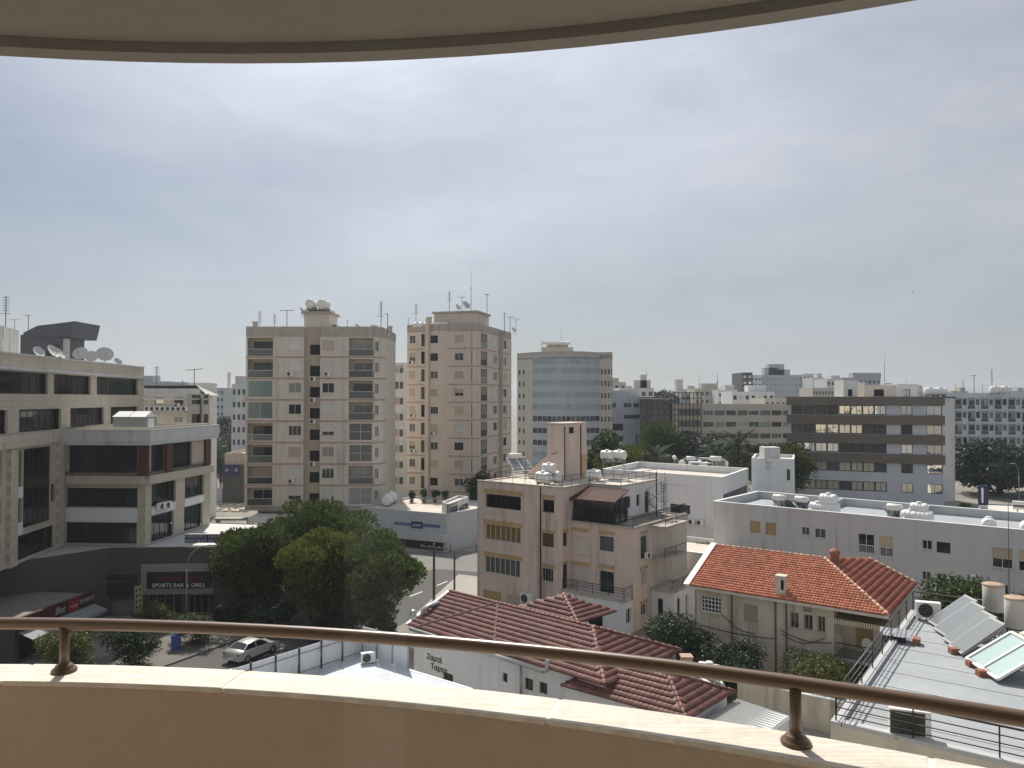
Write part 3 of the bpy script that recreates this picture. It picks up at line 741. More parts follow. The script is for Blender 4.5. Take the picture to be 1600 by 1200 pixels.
def lobes_for(w, h, z0, n, seed, flat=.75, lr=(.26,.42)):
    """an uneven heap of lobes in an ellipsoid of width w, height h on z0"""
    rng = random.Random(seed); L = []
    for i in range(n):
        d = rdir(rng); r = rng.uniform(.35,.78)
        s = rng.uniform(*lr) * min(w, h*1.3) * .5 * 1.2
        L.append((d.x*r*w*.5, d.y*r*w*.5, z0 + h*.5 + d.z*r*h*.5, s, s*flat))
    L.append((0,0,z0+h*.5, w*.3, h*.33))
    return L
def tree(name, label, cat, loc, w, h, z0, nl, nleaf, size, mat, seed, trunk=.22, group=None, needle=False, lean=(0,0), spread=.35, lr=(.26,.42), flat=.75):
    o = thing(name, label, cat, loc, 0, group); rng = random.Random(seed+5)
    L = lobes_for(w, h, z0, nl, seed, flat, lr)
    b = MB(); top = Vector((lean[0], lean[1], z0+h*.45))
    b.tube([(0,0,-.05),(lean[0]*.3,lean[1]*.3,z0*.5),(lean[0]*.7,lean[1]*.7,z0),tuple(top)], [trunk*1.25,trunk,trunk*.8,trunk*.35], 8)
    for l in L[:10]:
        st = Vector((lean[0]*.7, lean[1]*.7, z0*rng.uniform(.75,1.15)+.1)); e = Vector((l[0]+lean[0]*.5, l[1]+lean[1]*.5, l[2]))
        m = st.lerp(e,.5) + Vector((0,0,-.1*h*rng.random()))
        b.tube([st, m, e], [trunk*.4, trunk*.25, trunk*.08], 5, False)
    ob('trunk', (b, BARK), o)
    L = [(x+lean[0]*.6, y+lean[1]*.6, z, r, q) for x,y,z,r,q in L]
    ob('crown', (crown_mesh(L, nleaf, size, seed, needle=needle, spread=spread), mat), o)
    return o
def palm_crown(n, length, seed, mat):
    rng = random.Random(seed); b = MB()
    for i in range(n):
        a = rng.uniform(0, 2*math.pi); el = rng.uniform(-.35, 1.25); le = length*rng.uniform(.8,1.1)
        d = Vector((math.cos(a)*math.cos(el), math.sin(a)*math.cos(el), math.sin(el)))
        p = Vector((0,0,0)); side = Vector((-math.sin(a), math.cos(a), 0)); seg = 9
        for k in range(seg):
            q = p + d*(le/seg); d = (d + Vector((0,0,-.16))).normalized(); nrm = side.cross(d)
            wdt = le*.16*math.sin(math.pi*(k+.8)/(seg+.6))
            for sgn in (-1,1):
                for t in (0.0,.5):
                    r = p.lerp(q, t); b.quad(r, r + (q-p)*.35, r + side*sgn*wdt + d*wdt*.7 - nrm*0 + Vector((0,0,-.25*wdt)))
            b.quad(p - side*.02, p + side*.02, q + side*.02, q - side*.02)
            p = q
    return b
def palm(label, loc, h, length, seed, group=None):
    o = thing('palm_tree', label, 'palm tree', loc, 0, group)
    ob('trunk', (MB().tube([(0,0,-.05),(.05,0,h*.5),(0,.05,h)], [.28,.2,.22], 9), BARK), o)
    c = ob('crown', (palm_crown(46, length, seed, PALMG), PALMG), o, (0,0,h))
    return o
def shrub(label, loc, w, h, nleaf, size, mat, seed, name='shrub', cat='shrub', group=None, spread=.2):
    o = thing(name, label, cat, loc, 0, group)
    L = lobes_for(w, h, 0.05, 12, seed, .8, (.3,.5)); b = MB()
    for l in L[:8]: b.tube([(l[0]*.15,l[1]*.15,-.03),(l[0]*.5,l[1]*.5,l[2]*.5),(l[0],l[1],l[2])],[.04,.03,.012],5,False)
    ob('stem', (b, BARK), o)
    ob('crown', (crown_mesh(L, nleaf, size, seed, spread=spread), mat), o)
    return o
# ================================================================== cars
def car(label, loc, rz, paint, group=None, seed=0, glassm=None):
    o = thing('car', label, 'car', loc, rz, group)
    pm = paint; W = .86
    # side profile (y forward), lower body then cabin, lofted with narrowing
    prof = [(-2.1,.32),(-2.14,.62),(-2.08,.92),(-1.55,.99),(-.2,.96),(1.0,.93),(1.75,.80),(2.1,.60),(2.12,.34)]
    b = MB(); xs = [(-W,1),( -W+.08,.985),(W-.08,.985),(W,1)]
    rows = []
    for x, ins in [(-W,.96),(-W*.93,1.0),(0,1.03),(W*.93,1.0),(W,.96)]:
        i0 = len(b.v); rows.append(i0)
        for y, z in prof: b.v.append((x, y*(1 if abs(x)<W*.95 else .985), z*(ins if z>.5 else 1)))
    n = len(prof)
    for r in range(4):
        for k in range(n-1):
            b.f.append((rows[r]+k, rows[r+1]+k, rows[r+1]+k+1, rows[r]+k+1)); b.sm.append(True)
    b.f.append(tuple(rows[0]+k for k in range(n))); b.sm.append(False); b.f.append(tuple(rows[4]+k for k in reversed(range(n)))); b.sm.append(False)
    b.quad((-W,-2.07,.33),(W,-2.07,.33),(W,2.09,.33),(-W,2.09,.33))
    ob('body', (b, pm), o)
    roof = [(-1.05,1.36),(-.75,1.44),(-.1,1.46),(.25,1.40)]
    c = MB(); i0 = len(c.v)
    for x in (-.60,-.45,.45,.60):
        for y, z in roof: c.v.append((x, y, z - (.05 if abs(x)>.5 else 0)))
    for r in range(3):
        for k in range(3): c.f.append((i0+r*4+k, i0+(r+1)*4+k, i0+(r+1)*4+k+1, i0+r*4+k+1)); c.sm.append(True)
    for sx in (-1,1):                                   # pillars
        c.bar((sx*.60,-1.05,1.31),(sx*.78,-1.62,.97),.08,.06).bar((sx*.60,.25,1.35),(sx*.78,1.0,.93),.06,.05).bar((sx*.6,-.35,1.38),(sx*.80,-.38,.95),.05,.08)
        c.bar((sx*.60,-1.05,1.32),(sx*.60,.25,1.36),.05,.05)
    ob('roof', (c, pm), o)
    g = G_DARK
    ob('rear_window', (MB().quad((-.76,-1.6,.97),(.76,-1.6,.97),(.58,-1.03,1.33),(-.58,-1.03,1.33)), g), o)
    ob('windscreen', (MB().quad((.76,1.0,.935),(-.76,1.0,.935),(-.58,.24,1.385),(.58,.24,1.385)), g), o)
    for sx in (-1,1):
        q = [(sx*.80,-1.58,.97),(sx*.80,.96,.94),(sx*.605,.22,1.36),(sx*.605,-1.03,1.33)]
        ob('side_window', (MB().quad(*(q if sx>0 else reversed(q))), g), o)
        for y in (-1.3,1.32):
            wh = ob('wheel', cached('tyre', lambda: MB().lathe([(.18,-.09),(.29,-.1),(.315,-.06),(.315,.06),(.29,.1),(.18,.09)], n=20, axis='X').mesh(M('tyre', (.015,.015,.015), rough=.8), 'tyre')), o, (sx*.80,y,.315))
            ob('rim', cached('rim', lambda: MB().lathe([(.001,-.085),(.08,-.088),(.1,-.06),(.18,-.085),(.19,-.07),(.19,.07),(.18,.085),(.1,.06),(.08,.088),(.001,.085)], n=14, axis='X').mesh(GREYM, 'rim')), wh)
        ob('tail_light', (MB().box(sx*.72-.1,sx*.72+.1,-2.13,-2.08,.70,.86), REDP), o)
        ob('headlight', (MB().box(sx*.66-.14,sx*.66+.14,1.98,2.1,.58,.72), G_PALE), o)
        ob('mirror', (MB().box(sx*.93-.09,sx*.93+.09,.72,.82,.93,1.06), pm), o)
    ob('bumper', (MB().box(-.8,.8,-2.18,-2.08,.36,.56), pm), o)
    ob('number_plate', (MB().box(-.26,.26,-2.195,-2.182,.44,.54), WHITEP), o)
    return o
# ================================================================== beige apartment tower, left of centre
Y1 = 113.0; FH = 3.14; Z1 = 4.05
x0, x1 = AT(384,620,Y1).x, AT(596,620,Y1).x
t1 = thing('apartment_tower', 'tall beige apartment tower with a column of black stairwell openings', 'building', (x0, Y1, 0))
X = lambda px: AT(px,640,Y1).x - x0
P = [(x0,Y1),(x0+X(474),Y1),(x0+X(474),Y1+.7),(x0+X(500),Y1+.7),(x0+X(500),Y1),(x1-1.3,Y1),(x1,Y1+1.3),(x1,Y1+13.5),(x0,Y1+13.5)]
T1TOP = 30.5
fs = block(t1, P, Z1, T1TOP, T_BEIGE, par=1.2)
fL, fS, fR, fC, fSide = fs[0], fs[2], fs[4], fs[5], fs[6]
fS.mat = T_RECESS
rng = random.Random(3)
ldoor = ['white2','shutb','dark2','dark2','shutw','halfb','dark3','dark3']
for k in range(8):
    z = Z1 + k*FH
    a, b_ = X(387), X(426)
    kind = {5:'enc', 4:'enc2'}.get(k)
    if kind:
        fL.win(a, b_, z+.35, z+FH-.3, dict(f=WHITEP, g=G_GREEN, nx=2 if kind=='enc2' else 1, ny=1, fw=.06, rec=.08))
    else:
        fL.balcony(a, b_, z+.2, z+FH-.3, 1.4, M('balcony_inside_render',(.55,.47,.37),var=.08,streak=.3), ldoor[k], 'bars' if k == 3 else 'glass', 1.0)
    st = ['halfw','shutw','shutb','white3','white2','pale2','shutw','shutw'][k]
    fL.win(X(450.5), X(470.5), z+1.0, z+2.5, st)
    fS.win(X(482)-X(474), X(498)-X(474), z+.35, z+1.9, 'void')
    st = ['shutw','white3','pale2','halfw','shutw','white2','shutw','shutb'][k]
    fR.win(X(503)-X(500), X(522)-X(500), z+1.0, z+2.5, st)
    o = X(500)
    if k in (0, 2, 3): fR.win(X(545)-o, X(584)-o, z+.3, z+FH-.3, dict(f=WHITEP, g=G_MID if k else G_PALE, nx=2, ny=2, fw=.06, rec=.08))
    else: fR.balcony(X(545)-o, X(584)-o, z+.2, z+FH-.3, 1.4, MAT['balcony_inside_render'], ['cur2','pale2','cur2','cur2','cur2','dark3','cur2','pale2'][k], 'glass', 1.0)
    fC.win(.5, 1.1, z+.9, z+2.4, 'cur2')
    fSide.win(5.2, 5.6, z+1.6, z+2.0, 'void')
for f in fs: f.build()
for k in range(9):                                      # string courses
    z = Z1 + k*FH
    for f, xa, xb in ((fL,.0,fL.L),(fR,0,fR.L),(fC,0,fC.L),(fSide,0,2.2)):
        f.box('string_course', xa+.01, xb-.01, z-.12, z+.1, .002, .06, T_PINK if k < 8 else T_PARAP)
for f in (fL, fR, fC, fSide): f.box('parapet_band', .005, f.L-.005, Z1+8*FH+.14, T1TOP+.04, .004, .07, T_PARAP)
fL.box('downpipe', X(431), X(431)+.1, Z1, T1TOP-1, .0, .1, T_BEIGE); fR.box('downpipe', X(536)-X(500), X(536)-X(500)+.1, Z1, T1TOP-1, .0, .1, T_BEIGE)
# roof house
rh = Face(t1, (x0+X(474)-.2, Y1+1.2), (x0+X(512), Y1+1.2), T1TOP-1.2, 32.6, T_BEIGE)
rx0, rx1 = x0+X(474)-.2, x0+X(512)
for f in block(t1, [(rx0,Y1+.9),(rx1,Y1+.9),(rx1,Y1+6),(rx0,Y1+6)], T1TOP-1.2, 32.5, T_BEIGE, par=.02): f.build()
ob('roof_cornice', (MB().box(rx0-x0-.35, rx1-x0+.35, .55, 6.4, 32.52, 32.85), T_PARAP), t1)
# ground floor shops
g1 = [(x0+1,Y1+2.5),(x1-1,Y1+2.5),(x1-1,Y1+13),(x0+1,Y1+13)]
fg = block(t1, g1, 0, Z1-.02, CONC, roof=False)
for i in range(5): fg[0].win(.6+i*3.6, 3.8+i*3.6, .3, 2.9, 'dark3')
for f in fg: f.build()
ob('soffit', (MB().box(-.3, x1-x0+.3, -1.6, 13.8, Z1-.32, Z1-.14), CONC), t1)
# tanks, dishes and aerials on it
R1 = 'hot water tanks on the beige tower roof house'
for i,(px,yy,zz,s) in enumerate([(487,1.6,33.6,1.5),(481,3.0,32.9,1.25),(506,1.8,33.5,1.6),(514,3.2,33.0,1.4)]):
    p = AT(px, 500, Y1+yy); o = tank(['round pale tank at the top left of the tower roof house','low pale tank at the left edge of the roof house','big tank at the right end of the tower roof house','tank behind the right end of the roof house'][i], (p.x, Y1+yy, zz-.74 if zz < 33.2 else zz-.4), R(80), s, R1)
o = thing('tank_stand', 'concrete stand under the raised tanks on the beige tower', 'stand', (rx0, Y1+2, 32.86))
ob('slab', (MB().box(.3, 3.4, -.7, 1.4, .28, .36), CONC), o)
for x in (.5, 3.1): ob('leg', (MB().box(x, x+.12, -.6, -.48, 0, .28).box(x, x+.12, 1.2, 1.32, 0, .28), CONC), o)
dish('dish facing sideways at the left of the tower roof house', (rx0-.35, Y1+1.2, 32.0), R(80), 1.0)
p = AT(562,0,Y1+2); dish('dark dish on the right half of the beige tower roof', (p.x, Y1+2, T1TOP-1.2), R(70), 1.2)
p = AT(590,0,Y1+4); heater('solar heater at the right end of the beige tower roof', (p.x, Y1+4, T1TOP-1.0), R(60), 1.1)
for i,(px,kd,zz,s) in enumerate([(409,1,-.9,.85),(432,1,-.9,.75),(451,0,-.9,1.25),(597,1,-.9,1.2),(607,2,-.9,1.3),(545,2,-.9,.9)]):
    p = AT(px,0,Y1+3); aerial(kd, ['aerial nearest the left corner of the beige tower','short dense aerial second from the left on the beige tower','tall aerial left of the roof house on the beige tower','tallest aerial at the right end of the beige tower','square bracket aerial beside the chimney on the beige tower','small aerial beside the dark dish on the beige tower'][i], (p.x, Y1+3, T1TOP+zz), R(20*i), s)
for i,(px,yy) in enumerate(((402,2),(611,9))):
    p = AT(px,0,Y1+yy); o = thing('chimney', ['small dark chimney near the left corner of the beige tower','dark chimney on the right corner of the beige tower'][i], 'chimney', (p.x,Y1+yy,T1TOP-1.2))
    ob('stack', (MB().box(-.3,.3,-.3,.3,0,2.0), T_PARAP), o); ob('cap', (MB().box(-.4,.4,-.4,.4,2.0,2.15), T_PARAP), o)
b = MB()
for i in range(5):
    for j in range(2): pass
for i,(px,zz) in enumerate([(515,31.4),(521,30.4),(526,30.4),(518,29.4),(524,29.4)]):
    p = AT(px,0,Y1+2.2); ac('condenser unit %s stacked right of the tower roof house' % ['at the top','middle left','middle right','lower left','lower right'][i], (p.x, Y1+2.2, zz-.1+.02*i), R(10), 1.15, 'condensers by the roof house of the beige tower')
stair_ac = {1:0, 2:0, 4:0, 5:0, 3:0}
for k in (2,4,5,6):
    p = fS.pt(X(487)-X(474), .0, Z1+k*FH-.42); ac('air conditioner below the %s floor stairwell opening of the beige tower' % ORD[k+1], (p.x, p.y-.2, p.z), 0, 1.05, 'air conditioners on the beige tower')
for k, px in ((1,456),(6,453)):
    p = fL.pt(X(px), 0, Z1+k*FH+.3); ac('air conditioner under the left %s floor window of the beige tower' % ORD[k+1], (p.x, p.y-.2, p.z), 0, 1.05, 'air conditioners on the beige tower')
p = fR.pt(X(511)-X(500), 0, Z1+6*FH+.3); ac('air conditioner under the right seventh floor window of the beige tower', (p.x, p.y-.2, p.z), 0, 1.0, 'air conditioners on the beige tower')

# ================================================================== second tower
C2 = Vector((AT(746,620,130).x, 130)); a2 = R(16); u2 = Vector((-math.cos(a2), math.sin(a2))); v2 = Vector((math.sin(a2), math.cos(a2)))
L2 = 12.9; D2 = 20.5; Z2 = 4.0; F2 = 3.06; T2TOP = 32.7
t2 = thing('apartment_tower', 'warm beige apartment tower with pink string courses right of the first tower', 'building', (C2.x, C2.y, 0))
pl = [C2+u2*L2, C2+u2*.9, C2+v2*.9, C2+v2*D2, C2+v2*D2+u2*L2]
fs = block(t2, pl, 0, T2TOP, T_BEIGE2, par=1.1)
f0, fc, f1 = fs[0], fs[1], fs[2]
def col2(f, px0, px1, zb, zt, styles):
    for k in range(9):
        z = Z2 + k*F2; st = styles[k % len(styles)]
        a, b_ = f.hit(px0, 640)[0], f.hit(px1, 640)[0]
        if st: f.win(a, b_, z+zb, z+zt, st)
col2(f0, 639.5, 648.5, 1.0, 2.4, ['cur2','white2','halfb','cur2','shutb','shutb','shutb','halfb','white2'])
col2(f0, 658, 663.5, .5, 2.6, ['dark1','void','dark1'])
col2(f0, 672, 684, 1.0, 2.3, ['dark2','shutb','cur2','shutb','white3','shutb','cur2','dark2','dark2'])
col2(f0, 710, 724, 1.0, 2.3, ['cur2','shutb','dark2','shutw','shutb','halfb','shutb','cur2','shutb'])
col2(f0, 736.5, 743, .3, 2.7, ['dark1','dark1','cur2'])
f1a = lambda px: f1.hit(px, 640)[0]
for k in range(9):
    z = Z2 + k*F2
    f1.balcony(f1a(751.5)-.1, f1a(761), z+.2, z+2.7, 1.3, T_BEIGE2, ['dark2','cur2','white2'][k%3], 'bars' if k % 2 else 'glass', 1.0, railmat=DARKM if k%2 else WHITEP)
    f1.win(f1a(771), f1a(777), z+.9, z+2.4, ['white2','cur2','shutw'][k%3])
    f1.win(f1a(786.5), f1a(791.5), z+.9, z+2.4, ['dark2','shutb','cur2'][(k+1)%3])
    f1.balcony(f1a(799), min(f1a(809.5), f1.L-.3), z+.2, z+2.7, 1.4, T_BEIGE2, 'dark2', 'glass', 1.0)
for f in fs: f.build()
for k in range(10):
    z = Z2 + k*F2
    f0.box('string_course', .01, f0.hit(663,640)[0], z-.1, z+.08, .002, .05, T_PINK)
    f0.box('string_course', f0.hit(699,640)[0], f0.L-.01, z-.1, z+.08, .002, .05, T_PINK)
    f1.box('string_course', .01, f1.L-.01, z-.1, z+.08, .002, .05, T_PINK); fc.box('string_course', .01, fc.L-.01, z-.1, z+.08, .002, .05, T_PINK)
f0.box('pilaster', f0.hit(666,640)[0], f0.hit(670.5,640)[0], 0, T2TOP+1.1, .004, .35, T_BEIGE2)
f1.box('pilaster', f1a(779), f1a(785), 0, T2TOP-.5, .004, .06, M('brown_grey_render',(.36,.29,.23),var=.1,streak=.4))
for f in (f0, fc, f1): f.box('parapet_band', .005, f.L-.005, T2TOP-1.15, T2TOP+.04, .004, .06, T_PARAP)
q0 = C2 + u2*.4 + v2*2.5
hp = [q0+u2*8.5, q0+u2*.6, q0+u2*.6+v2*7, q0+u2*8.5+v2*7]
for f in block(t2, hp, T2TOP-1.1, T2TOP+2.1, T_BEIGE2, par=.02): f.build()
cc = sum(hp, Vector((0,0)))/4
ob('roof_cornice', (MB().prism([tuple((p-cc)*1.08+cc-C2) for p in hp], T2TOP+2.12, T2TOP+2.45), T_PARAP), t2)
def on2(px, back): p = AT(px, 500, 130+back); return p.x, p.y
x_, y_ = on2(671,4); o = thing('chimney', 'dark square chimney rising from the second tower roof edge', 'chimney', (x_,y_,T2TOP-1)); ob('stack', (MB().box(-.35,.35,-.35,.35,0,2.3), T_PARAP), o); ob('cap', (MB().box(-.42,.42,-.42,.42,2.31,2.45), T_PARAP), o)
for i,(px,back,kd,zz,s) in enumerate([(650,4,1,0,.9),(702,7,1,2.4,.95),(722,7,0,2.4,1.0),(761,7,0,2.4,1.15),(788,14,2,-.6,1.6),(797,15,0,-.6,1.1),(806,17,0,-.6,1.05),(638,3,2,-.8,.8)]):
    x_, y_ = on2(px, back)
    aerial(kd, ['small aerial near the left corner of the second tower','stacked aerial at the left of the second tower roof house','flat aerial above the dishes on the second tower','wide aerial at the right of the second tower roof house','tall aerial right of the roof house on the second tower','comb aerial near the right end of the second tower','aerial at the far right end of the second tower','bracket aerial on the left corner of the second tower'][i], (x_,y_,T2TOP+zz), R(25*i), s)
x_, y_ = on2(736,6); whip('very tall thin mast on the second tower, highest of all', (x_,y_,T2TOP+2.4), 8.0, .06)
x_, y_ = on2(716,5); dish('left dish on the second tower roof house', (x_,y_,T2TOP+2.3), R(60), 1.0)
x_, y_ = on2(729,5); dish('right tilted dish on the second tower roof house', (x_,y_,T2TOP+2.3), R(50), 1.35)
x_, y_ = on2(803,16); dish('small dark dish at the right end of the second tower roof', (x_,y_,T2TOP-.6), R(60), .9)
for i, px in enumerate((652,660,678,686,694)):
    x_, y_ = on2(px, 3.2); tank('white tank on the second tower roof, %s from its left corner' % ORD[i+1], (x_,y_,T2TOP-1.1+.5), R(20), 1.0, 'tanks on the second tower roof')
k2 = 'air conditioners on the second tower'
for k, px, f in ((7,643,f0),(4,645,f0),(3,677,f0),(2,646,f0)):
    s_ = f.hit(px,640)[0]; p = f.pt(s_, .3, Z2+k*F2-.1+.5); ac('air conditioner on the %s floor of the second tower, %s window' % (ORD[k+1], 'under the leftmost' if px < 660 else 'under the wide'), p, f.ang, 1.0, k2)

# ================================================================== grey block between the towers
tb = thing('apartment_block', 'narrow pale grey block with pink panels seen between the two towers', 'building', (-24,150,0))
fs = block(tb, [(-30,150),(-19,150),(-19,164),(-30,164)], 0, 26.9, GREYW, par=.8)
for k in range(8):
    f = fs[0]; z = 2.6+k*3.1
    f.win(f.hit(617,640)[0], f.hit(622.5,640)[0], z+.6, z+2.0, dict(f=T_PINK,g=G_MID,nx=1,sh=1.0,sm=M('pink_panel',(.48,.33,.28))) if k != 6 else 'dark2')
    f.win(f.hit(624,640)[0], f.hit(630,640)[0], z+.6, z+2.0, 'far')
for f in fs: f.build()

# ================================================================== curved office block
cu = thing('office_block', 'broad pale office block with a curved blue glass front', 'building', (14,206,0))
n = 14; pts = []
for i in range(n+1):
    px = 832 + (937-832)*i/n; t = i/n
    Yv = 211 - 7.0*math.sin(math.pi*min(1,t*.82+.12)) - 1.2*t
    p = AT(px,620,Yv); pts.append(Vector((p.x,p.y)))
left = Vector((AT(808,620,214).x, 214)); right = Vector((AT(957,620,207.5).x, 207.5))
zt = 32.2; beige = M('pale_office_panels',(.52,.49,.42),var=.05,streak=.3)
fa = Face(cu, left, pts[0], 0, zt, beige)
fb = Face(cu, pts[-1], right, 0, zt-1.0, beige)
fd = Face(cu, right, right+Vector((2,18)), 0, zt-1.0, beige); fe = Face(cu, left+Vector((2,20)), left, 0, zt, beige)
SH = 3.22
for k in range(8):
    z = 3.2+k*SH
    for i in range(2): fa.win(.7+i*1.9, 1.5+i*1.9, z+.7, z+2.0, 'dark1')
    for i in range(4): fb.win(.35+i*.95, .85+i*.95, z+.7, z+2.1, 'dark1')
for f in (fa, fb, fd, fe): f.build()
for i in range(n):
    f = Face(cu, pts[i], pts[i+1], 0, zt-.6, beige if False else M('blue_grey_panel',(.40,.44,.47),rough=.4,var=.05))
    for k in range(8):
        z = 3.2+k*SH; f.win(.06, f.L-.06, z+.9, z+2.35, dict(f=GREYM,g=G_OFF if k in (1,2,3) else G_BLUE,nx=2,fw=.06,rec=.05))
    f.win(.06, f.L-.06, 3.2+8*SH+.2, 3.2+8*SH+1.6, dict(f=GREYM,g=G_BLUE,nx=2,fw=.06,rec=.05))
    f.build()
rp = [left]+pts+[right, right+Vector((2,18)), left+Vector((2,20))]
ob('roof', (MB().prism([(p.x-14,p.y-206) for p in rp], zt-1.6, zt-1.1), ROOFC), cu)
cor = [left+Vector((0,.1))]+[p+Vector((0,.3)) for p in pts]+[right]
cb_ = MB()
for i in range(len(cor)-1):
    p, q = cor[i]-Vector((14,206)), cor[i+1]-Vector((14,206)); cb_.quad((p.x,p.y-.35,zt-.62),(q.x,q.y-.35,zt-.62),(q.x,q.y-.35,zt+.25),(p.x,p.y-.35,zt+.25)); cb_.quad((p.x,p.y-.35,zt+.25),(q.x,q.y-.35,zt+.25),(q.x,q.y+.3,zt+.25),(p.x,p.y+.3,zt+.25)); cb_.quad((q.x,q.y+.3,zt-1),(p.x,p.y+.3,zt-1),(p.x,p.y+.3,zt+.25),(q.x,q.y+.3,zt+.25))
ob('parapet', (cb_, T_PARAP), cu)
a_, b_ = AT(846,0,214).x, AT(895,0,214).x
for f in block(cu, [(a_,214),(b_,214),(b_,222),(a_,222)], zt-1.1, 34.2, beige, par=.1): f.build()
ob('lift_house', (MB().box(a_-14+1.5,b_-14-1.4,8.6,14,34.2,35.0), T_PARAP), cu)
rg = random.Random(4)
for i in range(9):
    px = 850+i*4.6; p = AT(px,0,215); o = tank('roof tank on the curved office block, %s from the left' % ORD[i+1], (p.x, 214.0, 35.0), R(rg.uniform(0,180)), .8, 'row of tanks on the curved office block')
p = AT(875.5,0,216); whip('thin mast on the curved office block', (p.x,216,35.0), 5.5, .05)
p = AT(846,0,214); aerial(1, 'small aerial at the left of the curved office block roof', (p.x,213.2,33.0), 0, .7)
# ================================================================== stone-clad office building on the left
lo = thing('office_building', 'stone clad office building with dark ribbon windows and a roof terrace', 'building', (-42,72,0))
ZP = 6.2                                                 # podium roof
SIDE = (-32.9, 84.2)
# wing along the left
W0, W1 = Vector((-39.2,46)), Vector((-44.1,92))
wing = [W0, W1, W1+Vector((-14,2)), W0+Vector((-16,-2))]
ZT = 23.6
fw = block(lo, wing, ZP, ZT, STONE, par=.8)
fA = fw[0]
bay = lambda px0,py0,px1,py1,st: fA.winpx(px0,py0,px1,py1,st)
dk = dict(f=DARKM,g=G_OFF,nx=6,ny=1,fw=.07,rec=.35); dk4 = dict(f=DARKM,g=G_OFF,nx=5,ny=2,fw=.07,rec=.35)
# upper storeys
S = lambda px: fA.hit(px,640)[0]
for (pa, pb) in ((-60,-12),(-8,75),(84,142),(151,216)):
    a, b = max(.3,S(pa)), S(pb)
    fA.win(a, b, 20.35, 22.2, dict(f=DARKM,g=G_OFF,nx=max(3,int((b-a)/1.1)),ny=1,fw=.07,rec=.4))
for (pa, pb) in ((-70,12),(30,96),(110,163),(173,216)):
    a, b = max(.3,S(pa)), S(pb)
    fA.win(a, b, 17.1, 19.05, dict(f=DARKM,g=G_OFF,nx=max(4,int((b-a)/.95)),ny=1,fw=.07,rec=.4))
# lower storeys near the re-entrant corner
for (pa, pb) in ((-60,-40),(-32,4)):
    a, b = max(.3,S(pa)), S(pb)
    for z0,z1 in ((12.9,15.7),(9.9,12.0),(6.5,8.8)): fA.win(a,b,z0,z1,dk)
a, b = S(27), S(88)
fA.win(S(38), S(80), 9.0, 15.7, dict(f=DARKM,g=G_OFF,nx=5,ny=4,fw=.08,rec=.1))
fA.win(S(26), S(37)-.05, 12.6, 15.6, dk); fA.win(S(26), S(37)-.05, 9.6, 11.6, dk); fA.win(S(81), S(89), 10.6,12.2, dk)
fA.win(S(24), S(87), 6.45, 8.5, dk)
for f in fw: f.build()
fA.box('parapet_rail', .02, fA.L-.02, ZT+.002, ZT+.14, -.3, .08, GREYW)
fA.box('cornice', .02, fA.L-.02, 22.3, 22.55, .004, .4, GREYW)
fA.box('render_panel', S(24)+.02, S(37), 11.65, 12.55, .004, .03, WHITEW); fA.box('render_panel', S(24)+.02, S(37), 8.6, 9.55, .004, .03, WHITEW)
fA.box('pier', S(12), S(24), ZP, 16.0, .004, .32, STONE)
fA.box('pier', S(89), S(97)-.1, ZP, 15.9, .004, .32, STONE)
# projecting block with the terrace
B0_ = Vector((AT(92,0,72.6).x, 72.6)); B1_ = Vector((AT(234,0,72).x, 72.0)); B2_ = Vector((SIDE[0]-.1, 84.2)); 
bl = [B0_, B1_, B2_, B2_+Vector((-10,2)), ]
ZB = 17.25
fbk = block(lo, bl, ZP, ZB, STONE, par=1.0, roofmat=ROOFW)
fB, fCc = fbk[0], fbk[1]
def rowB(f, z0, z1, pieces):
    for pa, pb, nx in pieces:
        a, b = (f.hit(pa,750)[0], f.hit(pb,750)[0]); f.win(max(a,.1), min(b,f.L-.1), z0, z1, dict(f=DARKM,g=G_OFF,nx=nx,ny=1,fw=.07,rec=.3))
rowB(fB, 13.0, 15.55, [(106,214,6)]); rowB(fB, 9.75, 11.55, [(103,215,6)]); rowB(fB, 6.35, 8.3, [(102,214,7)])
rowB(fCc, 12.95, 15.5, [(236,258,3),(265,300,5)]); rowB(fCc, 9.7, 11.8, [(237,275,6),(289,319,5)]); rowB(fCc, 6.3, 8.8, [(237,272,4),(288,317,4)])
for f in fbk: f.build()
fB.box('render_panel', fB.hit(103,800)[0], fB.hit(215,800)[0], 8.4, 9.65, .004, .03, WHITEW)
for pa, pb in ((237,274),(289,318)): fCc.box('render_panel', fCc.hit(pa,800)[0], fCc.hit(pb,800)[0], 8.9, 9.6, .004, .03, WHITEW)
# terrace parapet and overhang, red columns
def ringband(pts, z0, z1, off, mat, name):
    b = MB(); q = [p-Vector((-42,72)) for p in pts]
    for i in range(len(q)-1):
        d = (q[i+1]-q[i]).normalized(); n = Vector((d.y,-d.x))
        e0 = q[i]+n*off - d*(off if i else 0)*0; e1 = q[i+1]+n*off
        b.bar((e0.x,e0.y,(z0+z1)/2),(e1.x,e1.y,(z0+z1)/2),.24,z1-z0)
    return ob(name, (b, mat), lo)
ov = [B0_+Vector((-1,-.75)), B1_+Vector((.7,-.75)), B2_+Vector((.75,.3))]
ob('terrace_slab', (MB().prism([(p-Vector((-42,72)))[:] for p in ov+[B2_+Vector((-6,.3)), B0_+Vector((-1,3))]], 15.62, 15.92), GREYW), lo)
ringband(ov, 15.93, 17.0, -.02, GREYW, 'terrace_parapet'); ringband(ov, 17.0, 17.1, .02, LGREY, 'parapet_coping')
ringband([Vector((W0.x+1.2,46)), Vector((B0_.x+1.2,72))], 15.9, 17.0, 0, STONE, 'terrace_parapet')
